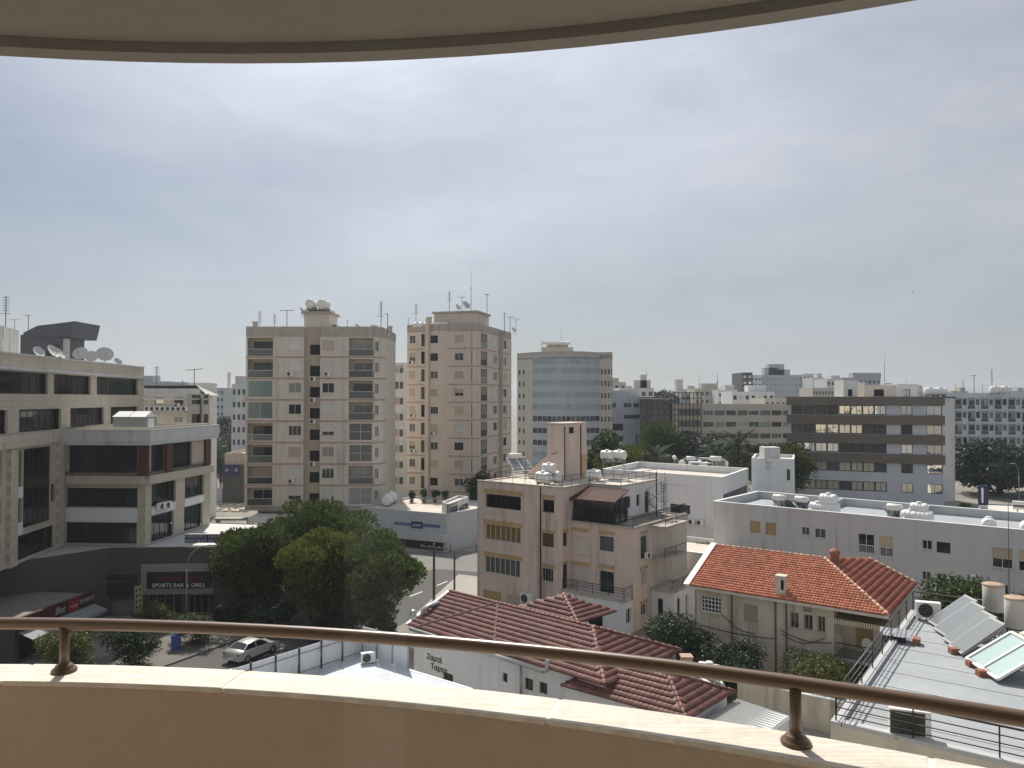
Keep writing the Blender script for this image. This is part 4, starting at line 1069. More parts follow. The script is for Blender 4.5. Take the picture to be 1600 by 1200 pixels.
for i, (f, px) in enumerate(((fB,226),(fCc,261),(fCc,322))):
    s_ = f.hit(px,700)[0]; f.box('red_column', s_-.5, s_+.5, 12.75, 15.62, .004, .3, M('maroon_column',(.10,.028,.022),rough=.5,var=.1))
# terrace balcony front below the columns
for f in (fB, fCc):
    f.box('balcony_front', .01, f.L-.01, 11.95, 12.72, .005, .42, STONE)
    f.part('railing', rail_mesh(f.L-.6,.35,'rails',DARKM), .3, 12.72, .2)
sh = thing('terrace_shed', 'grey metal garden shed with a white roof on the office terrace', 'shed', (AT(214,0,76).x, 76.0, 16.25), R(-8))
ob('wall', (MB().box(-1.45,1.9,-1,1,0,1.9), M('shed_grey',(.26,.27,.28),rough=.5,var=.05)), sh)
rfb = MB()
for sx in (-1.5,.22): 
    x2 = sx+1.66 if sx < 0 else 1.98
    rfb.quad((sx,-1.1,1.92),(x2,-1.1,1.92),(x2,0,2.45),(sx,0,2.45)); rfb.quad((x2,1.1,1.92),(sx,1.1,1.92),(sx,0,2.45),(x2,0,2.45))
ob('roof', (rfb, WHITEP), sh); ob('gable', (MB().quad((1.92,-1,1.9),(1.92,1,1.9),(1.92,0,2.4)), WHITEW), sh)
ob('door', (MB().box(1.905,1.93,-.5,.5,.05,1.75), WHITEW), sh)
for i,(px,s) in enumerate([(82,1.1),(104,1.35),(114,1.2),(144,1.45),(161,1.3),(181,1.75),(201,1.0)]):
    s_ = S(px); p = fA.pt(s_, -1.2, ZT-.35); dish('%s dish along the parapet of the stone office building' % ['small first','low second','leaning third','large fourth','upright fifth','biggest','small last'][i], p, R(70+12*(i%3)-(60 if i in (3,4,5) else 0)), s*.85, 'dishes along the office parapet')
for i,(px) in enumerate((246,256,331)):
    if px < 300: p = fCc.pt(fCc.hit(px,800)[0], .35, 8.45+.75); ac('air conditioner on the end wall of the stone office, %s' % ['left one','right one'][i], p, fCc.ang, 1.15, 'pair on the stone office end wall')
# rooftop block and dark slanted plant room behind
up = thing('rooftop_block', 'pale rooftop block at the left edge above the stone office', 'building', (-52,70,0))
fs = block(up, [(-56,70),(AT(30,0,70).x-1.2,70),(AT(36,0,75).x,75),(-56,78)], 20, 26.6, GREYW, par=.3)
fs[0].winpx(0,526,9,546,'shutw')
for f in fs: f.build()
ob('column', (MB().box(-3,3,1,7,0,20.2), GREYW), up)
for i,(px,kd,s) in enumerate(((15,1,.9),(29,0,.5),(50,2,.8))):
    p = AT(px,0,74); aerial(kd, ['tall ladder aerial at the left edge of the picture','short comb aerial left of the slanted roof','bracket aerial rising behind the slanted roof'][i], (p.x,74,26.1), R(30*i), s)
pr = thing('office_tower', 'dark grey far tower with a slanted wing roof behind the stone office', 'building', (AT(78,0,150).x,150,0))
xa, xb = AT(38,0,150).x-pr.location.x, AT(112,0,150).x-pr.location.x
DG = M('slate_cladding',(.085,.09,.105),rough=.5,var=.08)
ob('wall', (MB().box(xa,xb-1.25,.02,8,0,32.4), DG), pr)
b = MB(); z_ = lambda px,py: AT(px,py,150)
pt_ = [z_(38,520),(z_(60,509)),(z_(78,507)),(z_(118,502)),(z_(115,515)),(z_(112,527)),(z_(38,527))]
q = [(p.x-pr.location.x, -.3, p.z) for p in pt_]; b.quad(*q[::-1]); b.quad(*[(x,9,z) for x,y,z in q])
for i in range(len(q)): a,c = q[i],q[(i+1)%len(q)]; b.quad(a,c,(c[0],9,c[2]),(a[0],9,a[2]))
ob('roof_wing', (b, DG), pr)
ob('pale_panel', (MB().box(xb-1.2,xb-.1,.3,.8,20,31.6), GREYW), pr)
ob('glazing', (MB().box(xa+5.2,xb-1.6,-.05,-.02,22,30.6), G_OFF), pr)

# ================================================================== podium with the shops
pod = thing('shop_podium', 'low podium of street shops under the stone office building', 'building', (-36,71,0))
pp = [Vector((-60,56)), Vector((-40.5,66.5)), Vector((-37,71)), Vector((-25.6,71.6)), Vector((-25.4,84)), Vector((-60,90))]
SHD = M('dark_shop_render',(.085,.075,.065),var=.15,streak=.2)
fp = block(pod, pp, 0, ZP, SHD, par=.05, roofmat=ROOFW)
f = fp[2]
for pa, pb in ((229,283),(292,334)): f.winpx(pa,929,pb,975,dict(f=M('shop_frame',(.28,.25,.18),rough=.5),g=G_OFF,nx=4,fw=.1,rec=.3))
f.winpx(160,936,211,975,dict(f=GREYM,g=G_DARK,nx=1,sh=1.0,sm=M('shop_roller',(.25,.26,.26),rough=.5,metal=.3),rec=.25))
for f_ in fp: f_.build()
# lattice sign of the sports bar
sg = thing('sports_bar_sign', 'black sports bar and grill sign board framed by a white square lattice', 'sign', f.pt(f.hit(278,900)[0],.12,0)); sg.rotation_euler[2] = f.ang
x_a, x_b = f.hit(222,900)[0]-f.hit(278,900)[0], f.hit(334,900)[0]-f.hit(278,900)[0]
zb, zt_ = f.hit(278,927)[1], f.hit(278,880)[1]
b = MB(); st = .14
nx = int((x_b-x_a)/st); nz = int((zt_-zb)/st)
for i in range(nx+1): b.box(x_a+i*st-.018, x_a+i*st+.018, -.02, .0, zb, zt_)
for j in range(nz+1): b.box(x_a, x_b, -.045, -.022, zb+j*st-.018, zb+j*st+.018)
o = ob('lattice', (b, M('lattice_paint',(.55,.54,.5),rough=.5)), sg); o['kind'] = 'stuff'
bz0, bz1 = f.hit(278,918)[1], f.hit(278,893)[1]
ob('board', (MB().box(x_a+.55, x_b-.05, -.2, -.05, bz0, bz1), M('sign_black',(.012,.012,.013),rough=.4)), sg)
ob('lettering', text_mesh('SPORTS BAR & GRILL', .52, M('sign_white',(.80,.80,.78))), sg, ((x_a+x_b)/2+.2,-.22,bz0+.27))
ob('lettering', text_mesh('moonesco', 1.0, M('sign_red',(.20,.015,.012)), shear=.35), sg, ((x_a+x_b)/2+.2,-.22,bz0+.92))
sg2 = thing('pierced_panel', 'cream upright panel with diamond cut-outs beside the sports bar', 'sign', f.pt(f.hit(218,935)[0],.2,0)); sg2.rotation_euler[2] = f.ang
ob('panel', (MB().box(-.36,.36,-.06,0,.1,f.hit(218,914)[1]), M('pierced_cream',(.45,.38,.22),rough=.7)), sg2)
for i in range(4):
    for sx in (-.16,.16):
        z = 2.3-i*.5+(.1 if sx>0 else 0); b = MB().quad((sx,-.065,z-.16),(sx+.1,-.065,z),(sx,-.065,z+.16),(sx-.1,-.065,z)); ob('diamond', (b, BLACK), sg2)
fas = thing('shop_fascia', 'dim dark shop fascia with a faint line of lettering left of the sports bar', 'sign', f.pt(f.hit(185,915)[0],.15,0)); fas.rotation_euler[2] = f.ang
ob('board', (MB().box(-1.9,1.75,-.1,0,f.hit(185,928)[1],f.hit(185,898)[1]), M('fascia_brown',(.03,.027,.022))), fas)
ob('lettering', text_mesh('APPOMAGGIO', .34, M('fascia_text',(.14,.125,.1))), fas, (0,-.115,f.hit(185,908)[1]))
# blue name boards on the podium roof
def board(label, px0, py0, px1, py1, Yd, rz, lines, size):
    p = AT((px0+px1)/2, 850, Yd); o = thing('name_board', label, 'sign', (p.x, Yd, ZP-.05), rz)
    w_ = (px1-px0)/FPX*Yd/max(.4,math.cos(rz)); z0, z1 = AT(0,py1,Yd).z-ZP+.05, AT(0,py0,Yd).z-ZP+.05
    ob('board', (MB().box(-w_/2,w_/2,-.06,.06,z0,z1), NAVY), o)
    ob('edging', (MB().box(-w_/2-.02,w_/2+.02,-.08,.08,z1,z1+.06), WHITEP), o)
    for sx in (-.32,.32): ob('leg', (MB().box(sx*w_-.04,sx*w_+.04,-.03,.03,0,z0), GREYM), o)
    for i, t in enumerate(lines): ob('lettering', text_mesh(t, size, M('board_letters',(.6,.6,.68))), o, (0,-.068,z1-(i+.5)*(z1-z0)/len(lines)))
board('long navy name board with two lines of Greek capitals on the podium roof', 289, 835, 351, 848, 72.6, 0, ['ΣΥΝΔΕΣΜΟΣ ΕΦΕΔΡΩΝ','ΑΞΙΩΜΑΤΙΚΩΝ ΛΕΥΚΩΣΙΑΣ'], .38)
board('short navy board set at an angle at the podium roof corner', 357, 829, 376, 843, 74.2, R(58), ['ΣΥΝΔΕΣΜΟΣ','ΕΦΕΔΡΩΝ'], .3)
# betting shop with a maroon fascia and awning, bottom left
bs = thing('betting_shop', 'small flat roofed shop with a dark red fascia at the lower left', 'building', (-37,58,0))
b1, b2 = GZ(55,957,3.4), GZ(143,925,3.4)
q1, q2 = V2(b1), V2(b2); dd = (q2-q1).normalized(); q1 = q1-dd*2; nn = Vector((-dd.y, dd.x))
sp_ = [q1, q2, q2+nn*9, q1+nn*9]
ff = block(bs, sp_, 0, 3.4, SHD, par=.08, roofmat=M('shop_roof',(.22,.21,.18),var=.1))
ff[0].win(.4, ff[0].L-.4, .2, 2.2, 'dark4')
for x in ff: x.build()
f = ff[0]
f.box('fascia', 0, f.L, 2.45, 3.5, .005, .3, M('maroon_fascia',(.06,.018,.015),rough=.4))
f.box('fascia_panel', f.hit(102,935)[0], f.hit(118,935)[0], 2.5, 3.45, .303, .32, REDP)
f.part('lettering', text_mesh('Bet', .8, M('sign_dim_white',(.42,.42,.4)), shear=.3), f.hit(88,944)[0], 2.95, .33)
f.part('lettering', text_mesh('opap', .45, M('sign_pink',(.6,.25,.2))), f.hit(110,936)[0], 2.95, .34)
f.part('lettering', text_mesh('SPORTS', .5, M('sign_dim_white',(.42,.42,.4))), f.hit(130,927)[0], 3.0, .33)
f.part('awning', (MB().quad((0,-1.5,2.0),(f.L,-1.5,2.0),(f.L,-.3,2.42),(0,-.3,2.42)).quad((0,-1.5,1.75),(f.L,-1.5,1.75),(f.L,-1.5,2.0),(0,-1.5,2.0)).quad((f.L,-1.5,1.99),(0,-1.5,1.99),(0,-.3,2.41),(f.L,-.3,2.41)), M('awning_grey',(.22,.225,.225),rough=.7)), 0, 0, 0)
# white kiosk canopy at the very edge
kc = thing('kiosk', 'white framed kiosk at the bottom left corner above the parapet', 'kiosk', GZ(18,1010,0))
ob('wall', (MB().box(-2.4,1.3,-1.2,1.2,0,2.6), SHD), kc); ob('canopy', (MB().box(-2.6,1.7,-1.6,1.5,2.62,2.95), WHITEP), kc); ob('counter', (MB().box(-2.2,1.0,-1.5,-1.21,.8,1.0), WHITEP), kc)
# ================================================================== tile roofs
def tile_slope(parent, E0, E1, R1, R0, mat, base, cw=.24, rh=.34, name='roof_tiles', wave=.045, lip=.05):
    """tiles on the quad eave left, eave right, ridge right, ridge left (world points)"""
    E0, E1, R1, R0 = (Vector(p) - base for p in (E0, E1, R1, R0))
    e = (E1-E0).normalized(); g = (R0-E0) - e*((R0-E0).dot(e))
    if g.length < .3: g = (R1-E1) - e*((R1-E1).dot(e))
    H = g.length; g.normalize(); n = e.cross(g).normalized()
    P2 = lambda p: ((p-E0).dot(e), (p-E0).dot(g))
    poly = [P2(E0), P2(E1), P2(R1), P2(R0)]
    def span(y):
        xs = []
        for i in range(4):
            (x0,y0),(x1,y1) = poly[i], poly[(i+1)%4]
            if (y0 <= y < y1) or (y1 <= y < y0): xs.append(x0 + (x1-x0)*(y-y0)/(y1-y0))
        return (min(xs), max(xs)) if len(xs) >= 2 else None
    b = MB(); rng = random.Random(11); nr = int(H/rh)+1
    for j in range(nr):
        y0 = j*rh; s = span(min(max(y0+rh*.5,.01),H-.01))
        if not s: continue
        i0, i1 = math.ceil((s[0]-.06)/cw), math.floor((s[1]+.06)/cw)
        for i in range(i0, i1):
            dz = rng.uniform(-.006,.006); dx = rng.uniform(-.008,.008); top = y0+rh*1.12
            lo_, hi_ = [], []
            for k in range(5):
                t = k/4; x = i*cw + cw*t + dx; h = wave*math.sin(math.pi*t)
                lo_.append(E0 + e*x + g*y0 + n*(h+lip+dz)); hi_.append(E0 + e*x + g*min(top,H) + n*(h*.9+.012))
            v0 = len(b.v); b.v += [tuple(p) for p in lo_+hi_] + [tuple(p - n*(lip-.015)) for p in (lo_[0], lo_[2], lo_[4])]
            for k in range(4): b.f.append((v0+k, v0+k+1, v0+6+k, v0+5+k)); b.sm.append(True)
            b.f.append((v0+10, v0+11, v0+2, v0+1, v0)); b.sm.append(False); b.f.append((v0+11, v0+12, v0+4, v0+3, v0+2)); b.sm.append(False)
    o = ob(name, (b, mat), parent); o['kind'] = 'stuff'
    ob('roof_deck', (MB().quad(E0-n*.02, E1-n*.02, R1-n*.02, R0-n*.02), mat), parent)
    return o
def ridge_caps(parent, A, B, base, mat, r=.13):
    A, B = Vector(A)-base, Vector(B)-base; n = max(2, int((B-A).length/.42)); b = MB()
    for i in range(n):
        p, q = A.lerp(B, i/n), A.lerp(B, (i+1.08)/n); b.cyl(p+Vector((0,0,.02)), q, r*1.06, r*.92, 8)
    o = ob('ridge_tiles', (b, mat), parent); o['kind'] = 'stuff'; return o

# ================================================================== salmon apartment house in the middle
K = Vector((10.34, 65.9)); u = Vector((-.788,.616)); v = Vector((.616,.788))
sa = thing('apartment_house', 'salmon apartment house with ochre lintels and a bare stair tower on its roof', 'building', (K.x, K.y, 0))
ZT1, ZT2 = 11.95, 8.83
b1 = rect(K+u*6.3+v*-1.4, u, 10.0, v, 10.6)
fs = block(sa, b1, 0, ZT1, SALMON, par=.12, roofmat=ROOFC)
fF, fI = fs[0], fs[1]
def lint(f, x0, y0, x1, y1, mat=OCHRE, out=.07): 
    xm, ym = (x0+x1)/2, (y0+y1)/2; a, b = f.hit(x0,ym)[0], f.hit(x1,ym)[0]; z0, z1 = f.hit(xm,y1)[1], f.hit(xm,y0)[1]
    return f.box('lintel', a, b, z0, z1, .004, out, mat)
fF.winpx(758,771,814,795,dict(f=DARKM,g=G_OFF,nx=5,fw=.05,rec=.25)); fF.winpx(757.5,821,813.5,847,'tan6'); fF.winpx(757,872,812.5,899,'cream6')
fF.winpx(754.5,923,783,955,'shutt'); fF.winpx(791,930,811.5,955,'shutb')
fF.winpx(847,780.5,866,801,dict(f=WOOD,g=G_OFF,nx=2,fw=.05,rec=.2)); fF.winpx(847,833,865.5,854.5,dict(f=WOOD,g=G_DARK,nx=1,sh=1.0,sm=M('brown_roller',(.12,.06,.03)))); fF.winpx(846.5,888,864,909,dict(f=CREAM,g=G_DARK,nx=4,fw=.05)) 
fI.win(.25,1.2,9.0,10.8,'dark1') if False else None
fI.winpx(879.5,832,886.5,853,dict(f=WOOD,g=G_DARK,nx=1,fw=.05)); fI.winpx(879,880,887,920,dict(f=WOOD,g=G_DARK,nx=1,fw=.05))
for f in fs: f.build()
for y in (766,815,866): lint(fF,756.5,y,816,y+6)
for y in (797,849,902): lint(fF,757,y+3.5,815,y+6, SALMON, .05)
for y in (774,829,882): lint(fF,847,y,867,y+4.5)
fF.box('downpipe', fF.hit(845,800)[0]-.05, fF.hit(845,800)[0]+.04, .2, ZT1, .004, .09, DARKM)
fF.box('roof_edge', -.05, fF.L+.05, ZT1-.02, ZT1+.1, -.25, .06, T_PARAP); fI.box('roof_edge', 0, fI.L, ZT1-.02, ZT1+.1, -.25, .06, T_PARAP)
for y in (826,876): lint(fI,878.5,y+1,887.5,y+5)
# lower right block with the terrace
b2 = rect(K, u, 6.28, v, 10.5)
fs = block(sa, b2, 0, ZT2, SALMON, par=.1, roofmat=ROOFC)
f2, f3 = fs[0], fs[1]
f2.winpx(937,838.5,959,861,'green'); f2.winpx(937,893,959,930,dict(f=M('green_shutter_paint',(0,0,0)),g=G_OFF,nx=2,fw=.09))
f2.winpx(893,838,919.5,868,dict(f=SALMON,g=CREAM,nx=1,fw=.03,rec=.14)); f2.winpx(893,885,919.5,920,dict(f=SALMON,g=CREAM,nx=1,fw=.03,rec=.14))
f3.winpx(1001,837,1011,872,'green'); f3.winpx(1001.5,890,1011,914,'tan6'); f3.winpx(1001.5,944,1010.5,962,dict(f=WHITEP,g=G_DARK,nx=2,fw=.06))
for f in fs: f.build()
for y in (825,878): lint(f2,892,y,920,y+5); lint(f2,936,y+5,960,y+10)
for y in (830,885,938): lint(f3,1000.5,y,1012,y+4,T_PINK)
f2.box('terrace_edge', -.1, f2.L, ZT2-.02, ZT2+.12, -.2, .12, T_PARAP); f3.box('terrace_edge', -.05, f3.L, ZT2-.02, ZT2+.12, -.2, .12, T_PARAP)
# white ground floor with a terrace on it
gb = [K+u*6.28+v*-1.55, K+v*-1.55, K+v*-.01, K+u*6.28+v*-.01]
fs = block(sa, gb, 0, 3.0, WHITEW, par=.02, roofmat=ROOFC)
fs[0].winpx(876,948,903,985,'shutb' if False else dict(f=DARKM,g=G_OFF,nx=1,fw=.05)); fs[0].winpx(919,957,942,985,dict(f=DARKM,g=G_OFF,nx=2,fw=.05))
fs[1].win(.35, 1.25, .9, 2.2, dict(f=WHITEP,g=G_DARK,nx=2,fw=.06))
for f in fs: f.build()
fs[0].box('hood', fs[0].hit(918,955)[0], fs[0].hit(944,955)[0], 2.22, 2.32, .004, .25, WHITEW)
fs[0].box('balcony_edge', -.05, fs[0].L+.06, 2.82, 3.08, .004, .08, T_PARAP); fs[1].box('balcony_edge', 0, fs[1].L, 2.82, 3.08, .004, .08, T_PARAP)
fs[0].part('railing', rail_mesh(fs[0].L,.95,'rails',DARKM), 0, 3.05, -.08); fs[1].part('railing', rail_mesh(fs[1].L,.95,'rails',DARKM), 0, 3.05, -.08)
# terrace railing, glazed pergola with a rusty awning
f2.part('railing', rail_mesh(f2.L,.95,'bars',DARKM), 0, ZT2+.1, -.1); f3.part('railing', rail_mesh(f3.L,.95,'bars',DARKM), 0, ZT2+.1, -.1)
pg = thing('terrace_pergola', 'dark glazed terrace enclosure under a rusty brown awning', 'pergola', (K.x, K.y, ZT2))
L_ = lambda uu, vv, z: Vector((u.x*uu+v.x*vv, u.y*uu+v.y*vv, z))
b = MB()
for uu in (1.9,3.0,4.1,5.2,6.2): b.bar(L_(uu,.25,.1),L_(uu,.25,2.25),.07); 
for vv in (.25,1.2,2.2): b.bar(L_(1.9,vv,.1),L_(1.9,vv,2.3),.07)
b.bar(L_(1.9,.25,2.25),L_(6.2,.25,2.25),.08).bar(L_(1.9,.25,1.0),L_(6.2,.25,1.0),.05)
ob('frame', (b, DARKM), pg)
ob('screen', (MB().quad(L_(6.2,.3,.1),L_(1.95,.3,.1),L_(1.95,.3,2.2),L_(6.2,.3,2.2)).quad(L_(1.95,.3,.1),L_(1.95,2.6,.1),L_(1.95,2.6,2.4),L_(1.95,.3,2.2)), G_OFF), pg)
aw = MB(); a_, b_, c_, d_ = L_(6.35,-.35,2.15),L_(1.6,-.35,2.15),L_(1.9,2.9,2.95),L_(6.35,2.9,2.95)
aw.quad(a_,b_,c_,d_); aw.quad(*[p-Vector((0,0,.05)) for p in (d_,c_,b_,a_)]); aw.quad(a_-Vector((0,0,.22)),b_-Vector((0,0,.22)),b_,a_); aw.quad(b_-Vector((0,0,.22)),c_-Vector((0,0,.05)),c_,b_)
ob('awning', (aw, RUST), pg)
# penthouse
ph = [K+u*6.3+v*3.1, K+u*2.9+v*3.1, K+u*2.9+v*10.4, K+u*6.3+v*10.4]
fs = block(sa, ph, ZT2, ZT1, WHITEW, par=.1, roofmat=ROOFC)
fs[1].win(1.0,1.7,ZT2+1.0,ZT2+2.1,'dark1'); fs[1].win(2.8,3.4,ZT2+1.0,ZT2+2.1,'dark1'); fs[1].win(4.4,5.3,ZT2+.1,ZT2+2.2,dict(f=WOOD,g=G_DARK,nx=1))
for f in fs: f.build()
for f in fs[:2]: f.box('roof_edge', -.04, f.L+.02, ZT1-.02, ZT1+.1, -.2, .1, T_PARAP)
# stair tower with a sloping flight roof
SW = [K+u*12.0+v*4.3, K+u*10.0+v*4.3, K+u*10.0+v*8.4, K+u*12.0+v*8.4]
fs = block(sa, SW, ZT1-.1, 17.4, SALMON, par=.02)
fs[1].winpx(889,667.5,897,677,'void')
for f in fs: f.build()
fs[1].box('downpipe', .0, .09, ZT1, 17.2, .004, .1, DARKM); fs[1].box('downpipe', 2.9, 2.99, ZT1, 17.3, .004, .1, RUST); fs[1].box('door', 3.2, 3.95, ZT1, ZT1+2.3, .004, .04, OCHRE)
ob('tower_cap', (MB().prism([tuple(K*0+(p-K)+(p-sum(SW,Vector((0,0)))/4)*.06) for p in SW], 17.42, 17.55), SALMON), sa)
b = MB(); A = [L_(12.02,4.4,0),L_(14.6,4.4,0),L_(14.6,7,0),L_(12.02,7,0)]; hz = [14.3,12.4,12.4,14.3]
t_ = [Vector((p.x,p.y,h)) for p,h in zip(A,hz)]; g_ = [Vector((p.x,p.y,ZT1-.05)) for p in A]
b.quad(*t_[::-1])
for i in range(4): b.quad(g_[(i+1)%4], g_[i], t_[i], t_[(i+1)%4])
ob('stair_roof', (b, SALMON), sa)
# roof railing of thin dark metal
b = MB()
for a_, b_ in ((L_(16.2,-1.3,ZT1+.1),L_(6.4,-1.3,ZT1+.1)),(L_(6.4,-1.3,ZT1+.1),L_(6.4,3.2,ZT1+.1)),(L_(6.4,3.2,ZT1+.1),L_(3.0,3.2,ZT1+.1)),(L_(3.0,3.2,ZT1+.1),L_(3.0,10.2,ZT1+.1)),(L_(16.2,-1.3,ZT1+.1),L_(16.2,9,ZT1+.1))):
    for h in (.5,.95): b.bar(a_+Vector((0,0,h)), b_+Vector((0,0,h)), .045)
    n = max(1,int((b_-a_).length/1.3))
    for i in range(n+1): p = a_.lerp(b_, i/n); b.bar(p, p+Vector((0,0,.95)), .035)
ob('roof_railing', (b, DARKM), sa)
# spiral stair
ss = thing('spiral_stair', 'dark metal spiral stair at the rear corner of the salmon house', 'stair', tuple(K+u*1.5+v*7.2)+(ZT2,))
ob('pole', (MB().cyl((0,0,0),(0,0,4.2),.06,n=8), DARKM), ss)
hp_ = []
for i in range(17):
    a0 = i*.42; z = .15+i*.19; a1 = a0+.42
    b = MB().quad((.06*math.cos(a0),.06*math.sin(a0),z),(.95*math.cos(a0),.95*math.sin(a0),z),(.95*math.cos(a1),.95*math.sin(a1),z))
    b.quad((.95*math.cos(a1),.95*math.sin(a1),z-.04),(.95*math.cos(a0),.95*math.sin(a0),z-.04),(.06*math.cos(a0),.06*math.sin(a0),z-.04))
    ob('tread', (b, DARKM), ss); hp_.append((.95*math.cos(a0),.95*math.sin(a0),z+.95))
    ob('baluster', (MB().cyl((.95*math.cos(a0),.95*math.sin(a0),z),(.95*math.cos(a0),.95*math.sin(a0),z+.95),.014,n=5), DARKM), ss)
ob('handrail', (MB().tube(hp_,.022,6), DARKM), ss)
# rear wing, stacked rear balconies and annex
rear = [K+u*2.2+v*2.85, K+u*-.02+v*2.85, K+u*-.02+v*9, K+u*2.2+v*9]
fR_ = Face(sa, K+v*2.72, K+v*10.4, 0, ZT2-.1, CREAM)
for z in (3.3,6.1): fR_.win(.8,1.7,z,z+2.1,dict(f=WOOD,g=G_DARK,nx=1)); fR_.win(3.2,4.4,z+.8,z+2.0,'dark2')
fR_.a += Vector((u.x*-.03,u.y*-.03)); fR_.build()
for z, dpt in ((8.55,1.6),(5.75,1.5),(3.05,2.2)):
    fR_.box('rear_balcony', .2, 4.6, z, z+.2, .005, dpt, T_PARAP)
    fR_.part('railing', rail_mesh(4.4,.85,'rails',DARKM), .2, z+.2, dpt-.05)
an = thing('rear_annex', 'small stained white annex with tall windows behind the salmon house', 'building', tuple(K+v*3.2-u*1.8)+(0,))
fa_ = block(an, rect(K+v*3.1-u*2.3, u, 2.2, v, 4.2), 0, 3.03, WHITEW, par=.02)
fa_[0].win(.6,1.1,.9,2.4,'dark1'); fa_[1].win(.6,1.2,.5,2.5,'dark2'); fa_[1].win(2.2,2.9,.5,2.5,'cur2')
for f in fa_: f.build()
lw = thing('low_building', 'low white flat roofed building tucked behind the red tiled house', 'building', (18.5,73.5,0))
fl_ = block(lw, rect(Vector((18.9,73.8)), u, 7.5, v, 8), 0, 5.0, GREYW, par=.55)
fl_[0].win(5.6,6.3,1.8,3.0,'dark1') if False else None
fl_[0].win(6.3,6.9,2.0,3.2,'dark1')
for f in fl_: f.build()
for f in fl_[:2]: f.box('coping', -.05, f.L+.05, 5.0, 5.08, -.25, .05, WHITEP)
# roof equipment on the salmon house
def onr(px, py, z): p = GZ(px,py,z); return Vector((p.x,p.y,z))
gt = 'white plastic tanks on the salmon house roof'
for i,(px,py,dz,s) in enumerate(((849,757,0,1.15),(865,755,0,1.15),(858,756,.9,1.0),(928,752,0,1.1))):
    p = onr(px,py,ZT1); tank(['left lower white tank in the cluster on the salmon house roof','right lower white tank in the cluster on the salmon house roof','upper white tank stacked on the cluster on the salmon house roof','single white tank right of the stair tower'][i], p+Vector((0,0,dz)), R([-38,-38,-30,-20][i]), s, gt)
stn = thing('tank_stand', 'tall thin pipe stand carrying two white tanks right of the stair tower', 'stand', onr(964,752,ZT1)+Vector((0,2.5,0)))
b = MB()
for x in (-1.0,0,1.1):
    for y in (-.5,.5): b.bar((x,y,0),(x,y,1.75),.05)
b.bar((-1,-.5,1.7),(1.1,-.5,1.7),.05).bar((-1,.5,1.7),(1.1,.5,1.7),.05).bar((-1,-.5,.1),(1.1,-.5,1.6),.035)
ob('frame', (b, GREYM), stn); ob('deck', (MB().box(-1.1,1.2,-.6,.6,1.75,1.8), GREYM), stn)
for i, x in enumerate((-.62,.62)): tank(['left tank on the tall pipe stand','right tank on the tall pipe stand'][i], stn.location+Vector((x,0,1.8)), R(-35), 1.0, gt)
p = onr(820,742,ZT1); o = heater('white solar cylinder on stilts at the left rear of the salmon roof', p+Vector((-.8,4,0)), R(30), 1.2)
for i,(px,kd) in enumerate(((873,0),(822,2))): aerial(kd, ['thin aerial in front of the stair tower','aerial beside the stilted cylinder on the salmon roof'][i], onr(px,752,ZT1)+Vector((0,1.5,0)), R(30), .9)
for i,(f,px,py,lab) in enumerate(((fF,826,935,'grey air conditioner low on the salmon house front beside the shutters'),)):
    s_, z_ = f.hit(px,py); ac(lab, f.pt(s_,.25,z_-.45), f.ang, 1.5)
s_, z_ = f3.hit(1008,867); ac('air conditioner in the side window of the salmon house', f3.pt(s_,.28,z_-.3), f3.ang, .9)
ac('air conditioner above the white ground floor of the salmon house', Vector((K.x,K.y,0))+L_(5.2,-1.72,2.25), f2.ang, .9)

# ================================================================== maroon tiled house below us
DMORT = M('dark_roof_mortar', (.17,.12,.10), rough=.9, var=.25, scale=3)
H = Vector((.735,-.678)); Hv = Vector((.678,.735))
Om = V2(GZ(777,942.6,5.6))
mh = thing('tiled_house', 'long low white house under a maroon tiled roof just below the balcony', 'building', (Om.x,Om.y,0))
mb3 = Vector((Om.x,Om.y,0))
W_ = lambda h, vv, z: Vector((Om.x+H.x*h+Hv.x*vv, Om.y+H.y*h+Hv.y*vv, z))
EV = -4.1
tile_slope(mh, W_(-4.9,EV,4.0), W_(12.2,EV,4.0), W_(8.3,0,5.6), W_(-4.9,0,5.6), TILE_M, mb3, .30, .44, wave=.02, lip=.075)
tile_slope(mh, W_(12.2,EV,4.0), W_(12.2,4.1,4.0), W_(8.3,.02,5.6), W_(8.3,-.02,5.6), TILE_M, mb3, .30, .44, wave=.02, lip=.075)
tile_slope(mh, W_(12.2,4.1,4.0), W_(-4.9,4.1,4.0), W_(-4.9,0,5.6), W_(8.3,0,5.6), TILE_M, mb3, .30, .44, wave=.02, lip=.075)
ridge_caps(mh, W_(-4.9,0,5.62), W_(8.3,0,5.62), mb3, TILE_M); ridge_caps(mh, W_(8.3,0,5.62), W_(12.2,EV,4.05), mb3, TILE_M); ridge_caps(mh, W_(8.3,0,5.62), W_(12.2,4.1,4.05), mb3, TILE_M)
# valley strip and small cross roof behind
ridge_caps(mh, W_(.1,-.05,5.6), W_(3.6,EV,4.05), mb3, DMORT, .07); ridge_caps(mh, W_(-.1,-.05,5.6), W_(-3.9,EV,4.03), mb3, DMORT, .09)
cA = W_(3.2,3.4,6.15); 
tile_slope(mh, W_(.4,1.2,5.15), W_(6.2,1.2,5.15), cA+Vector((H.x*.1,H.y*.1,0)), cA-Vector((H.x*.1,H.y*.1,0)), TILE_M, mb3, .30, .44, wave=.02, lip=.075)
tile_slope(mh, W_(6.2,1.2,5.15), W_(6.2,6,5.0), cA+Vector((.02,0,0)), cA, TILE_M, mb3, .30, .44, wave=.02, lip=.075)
ridge_caps(mh, cA, W_(6.2,1.2,5.2), mb3, TILE_M)
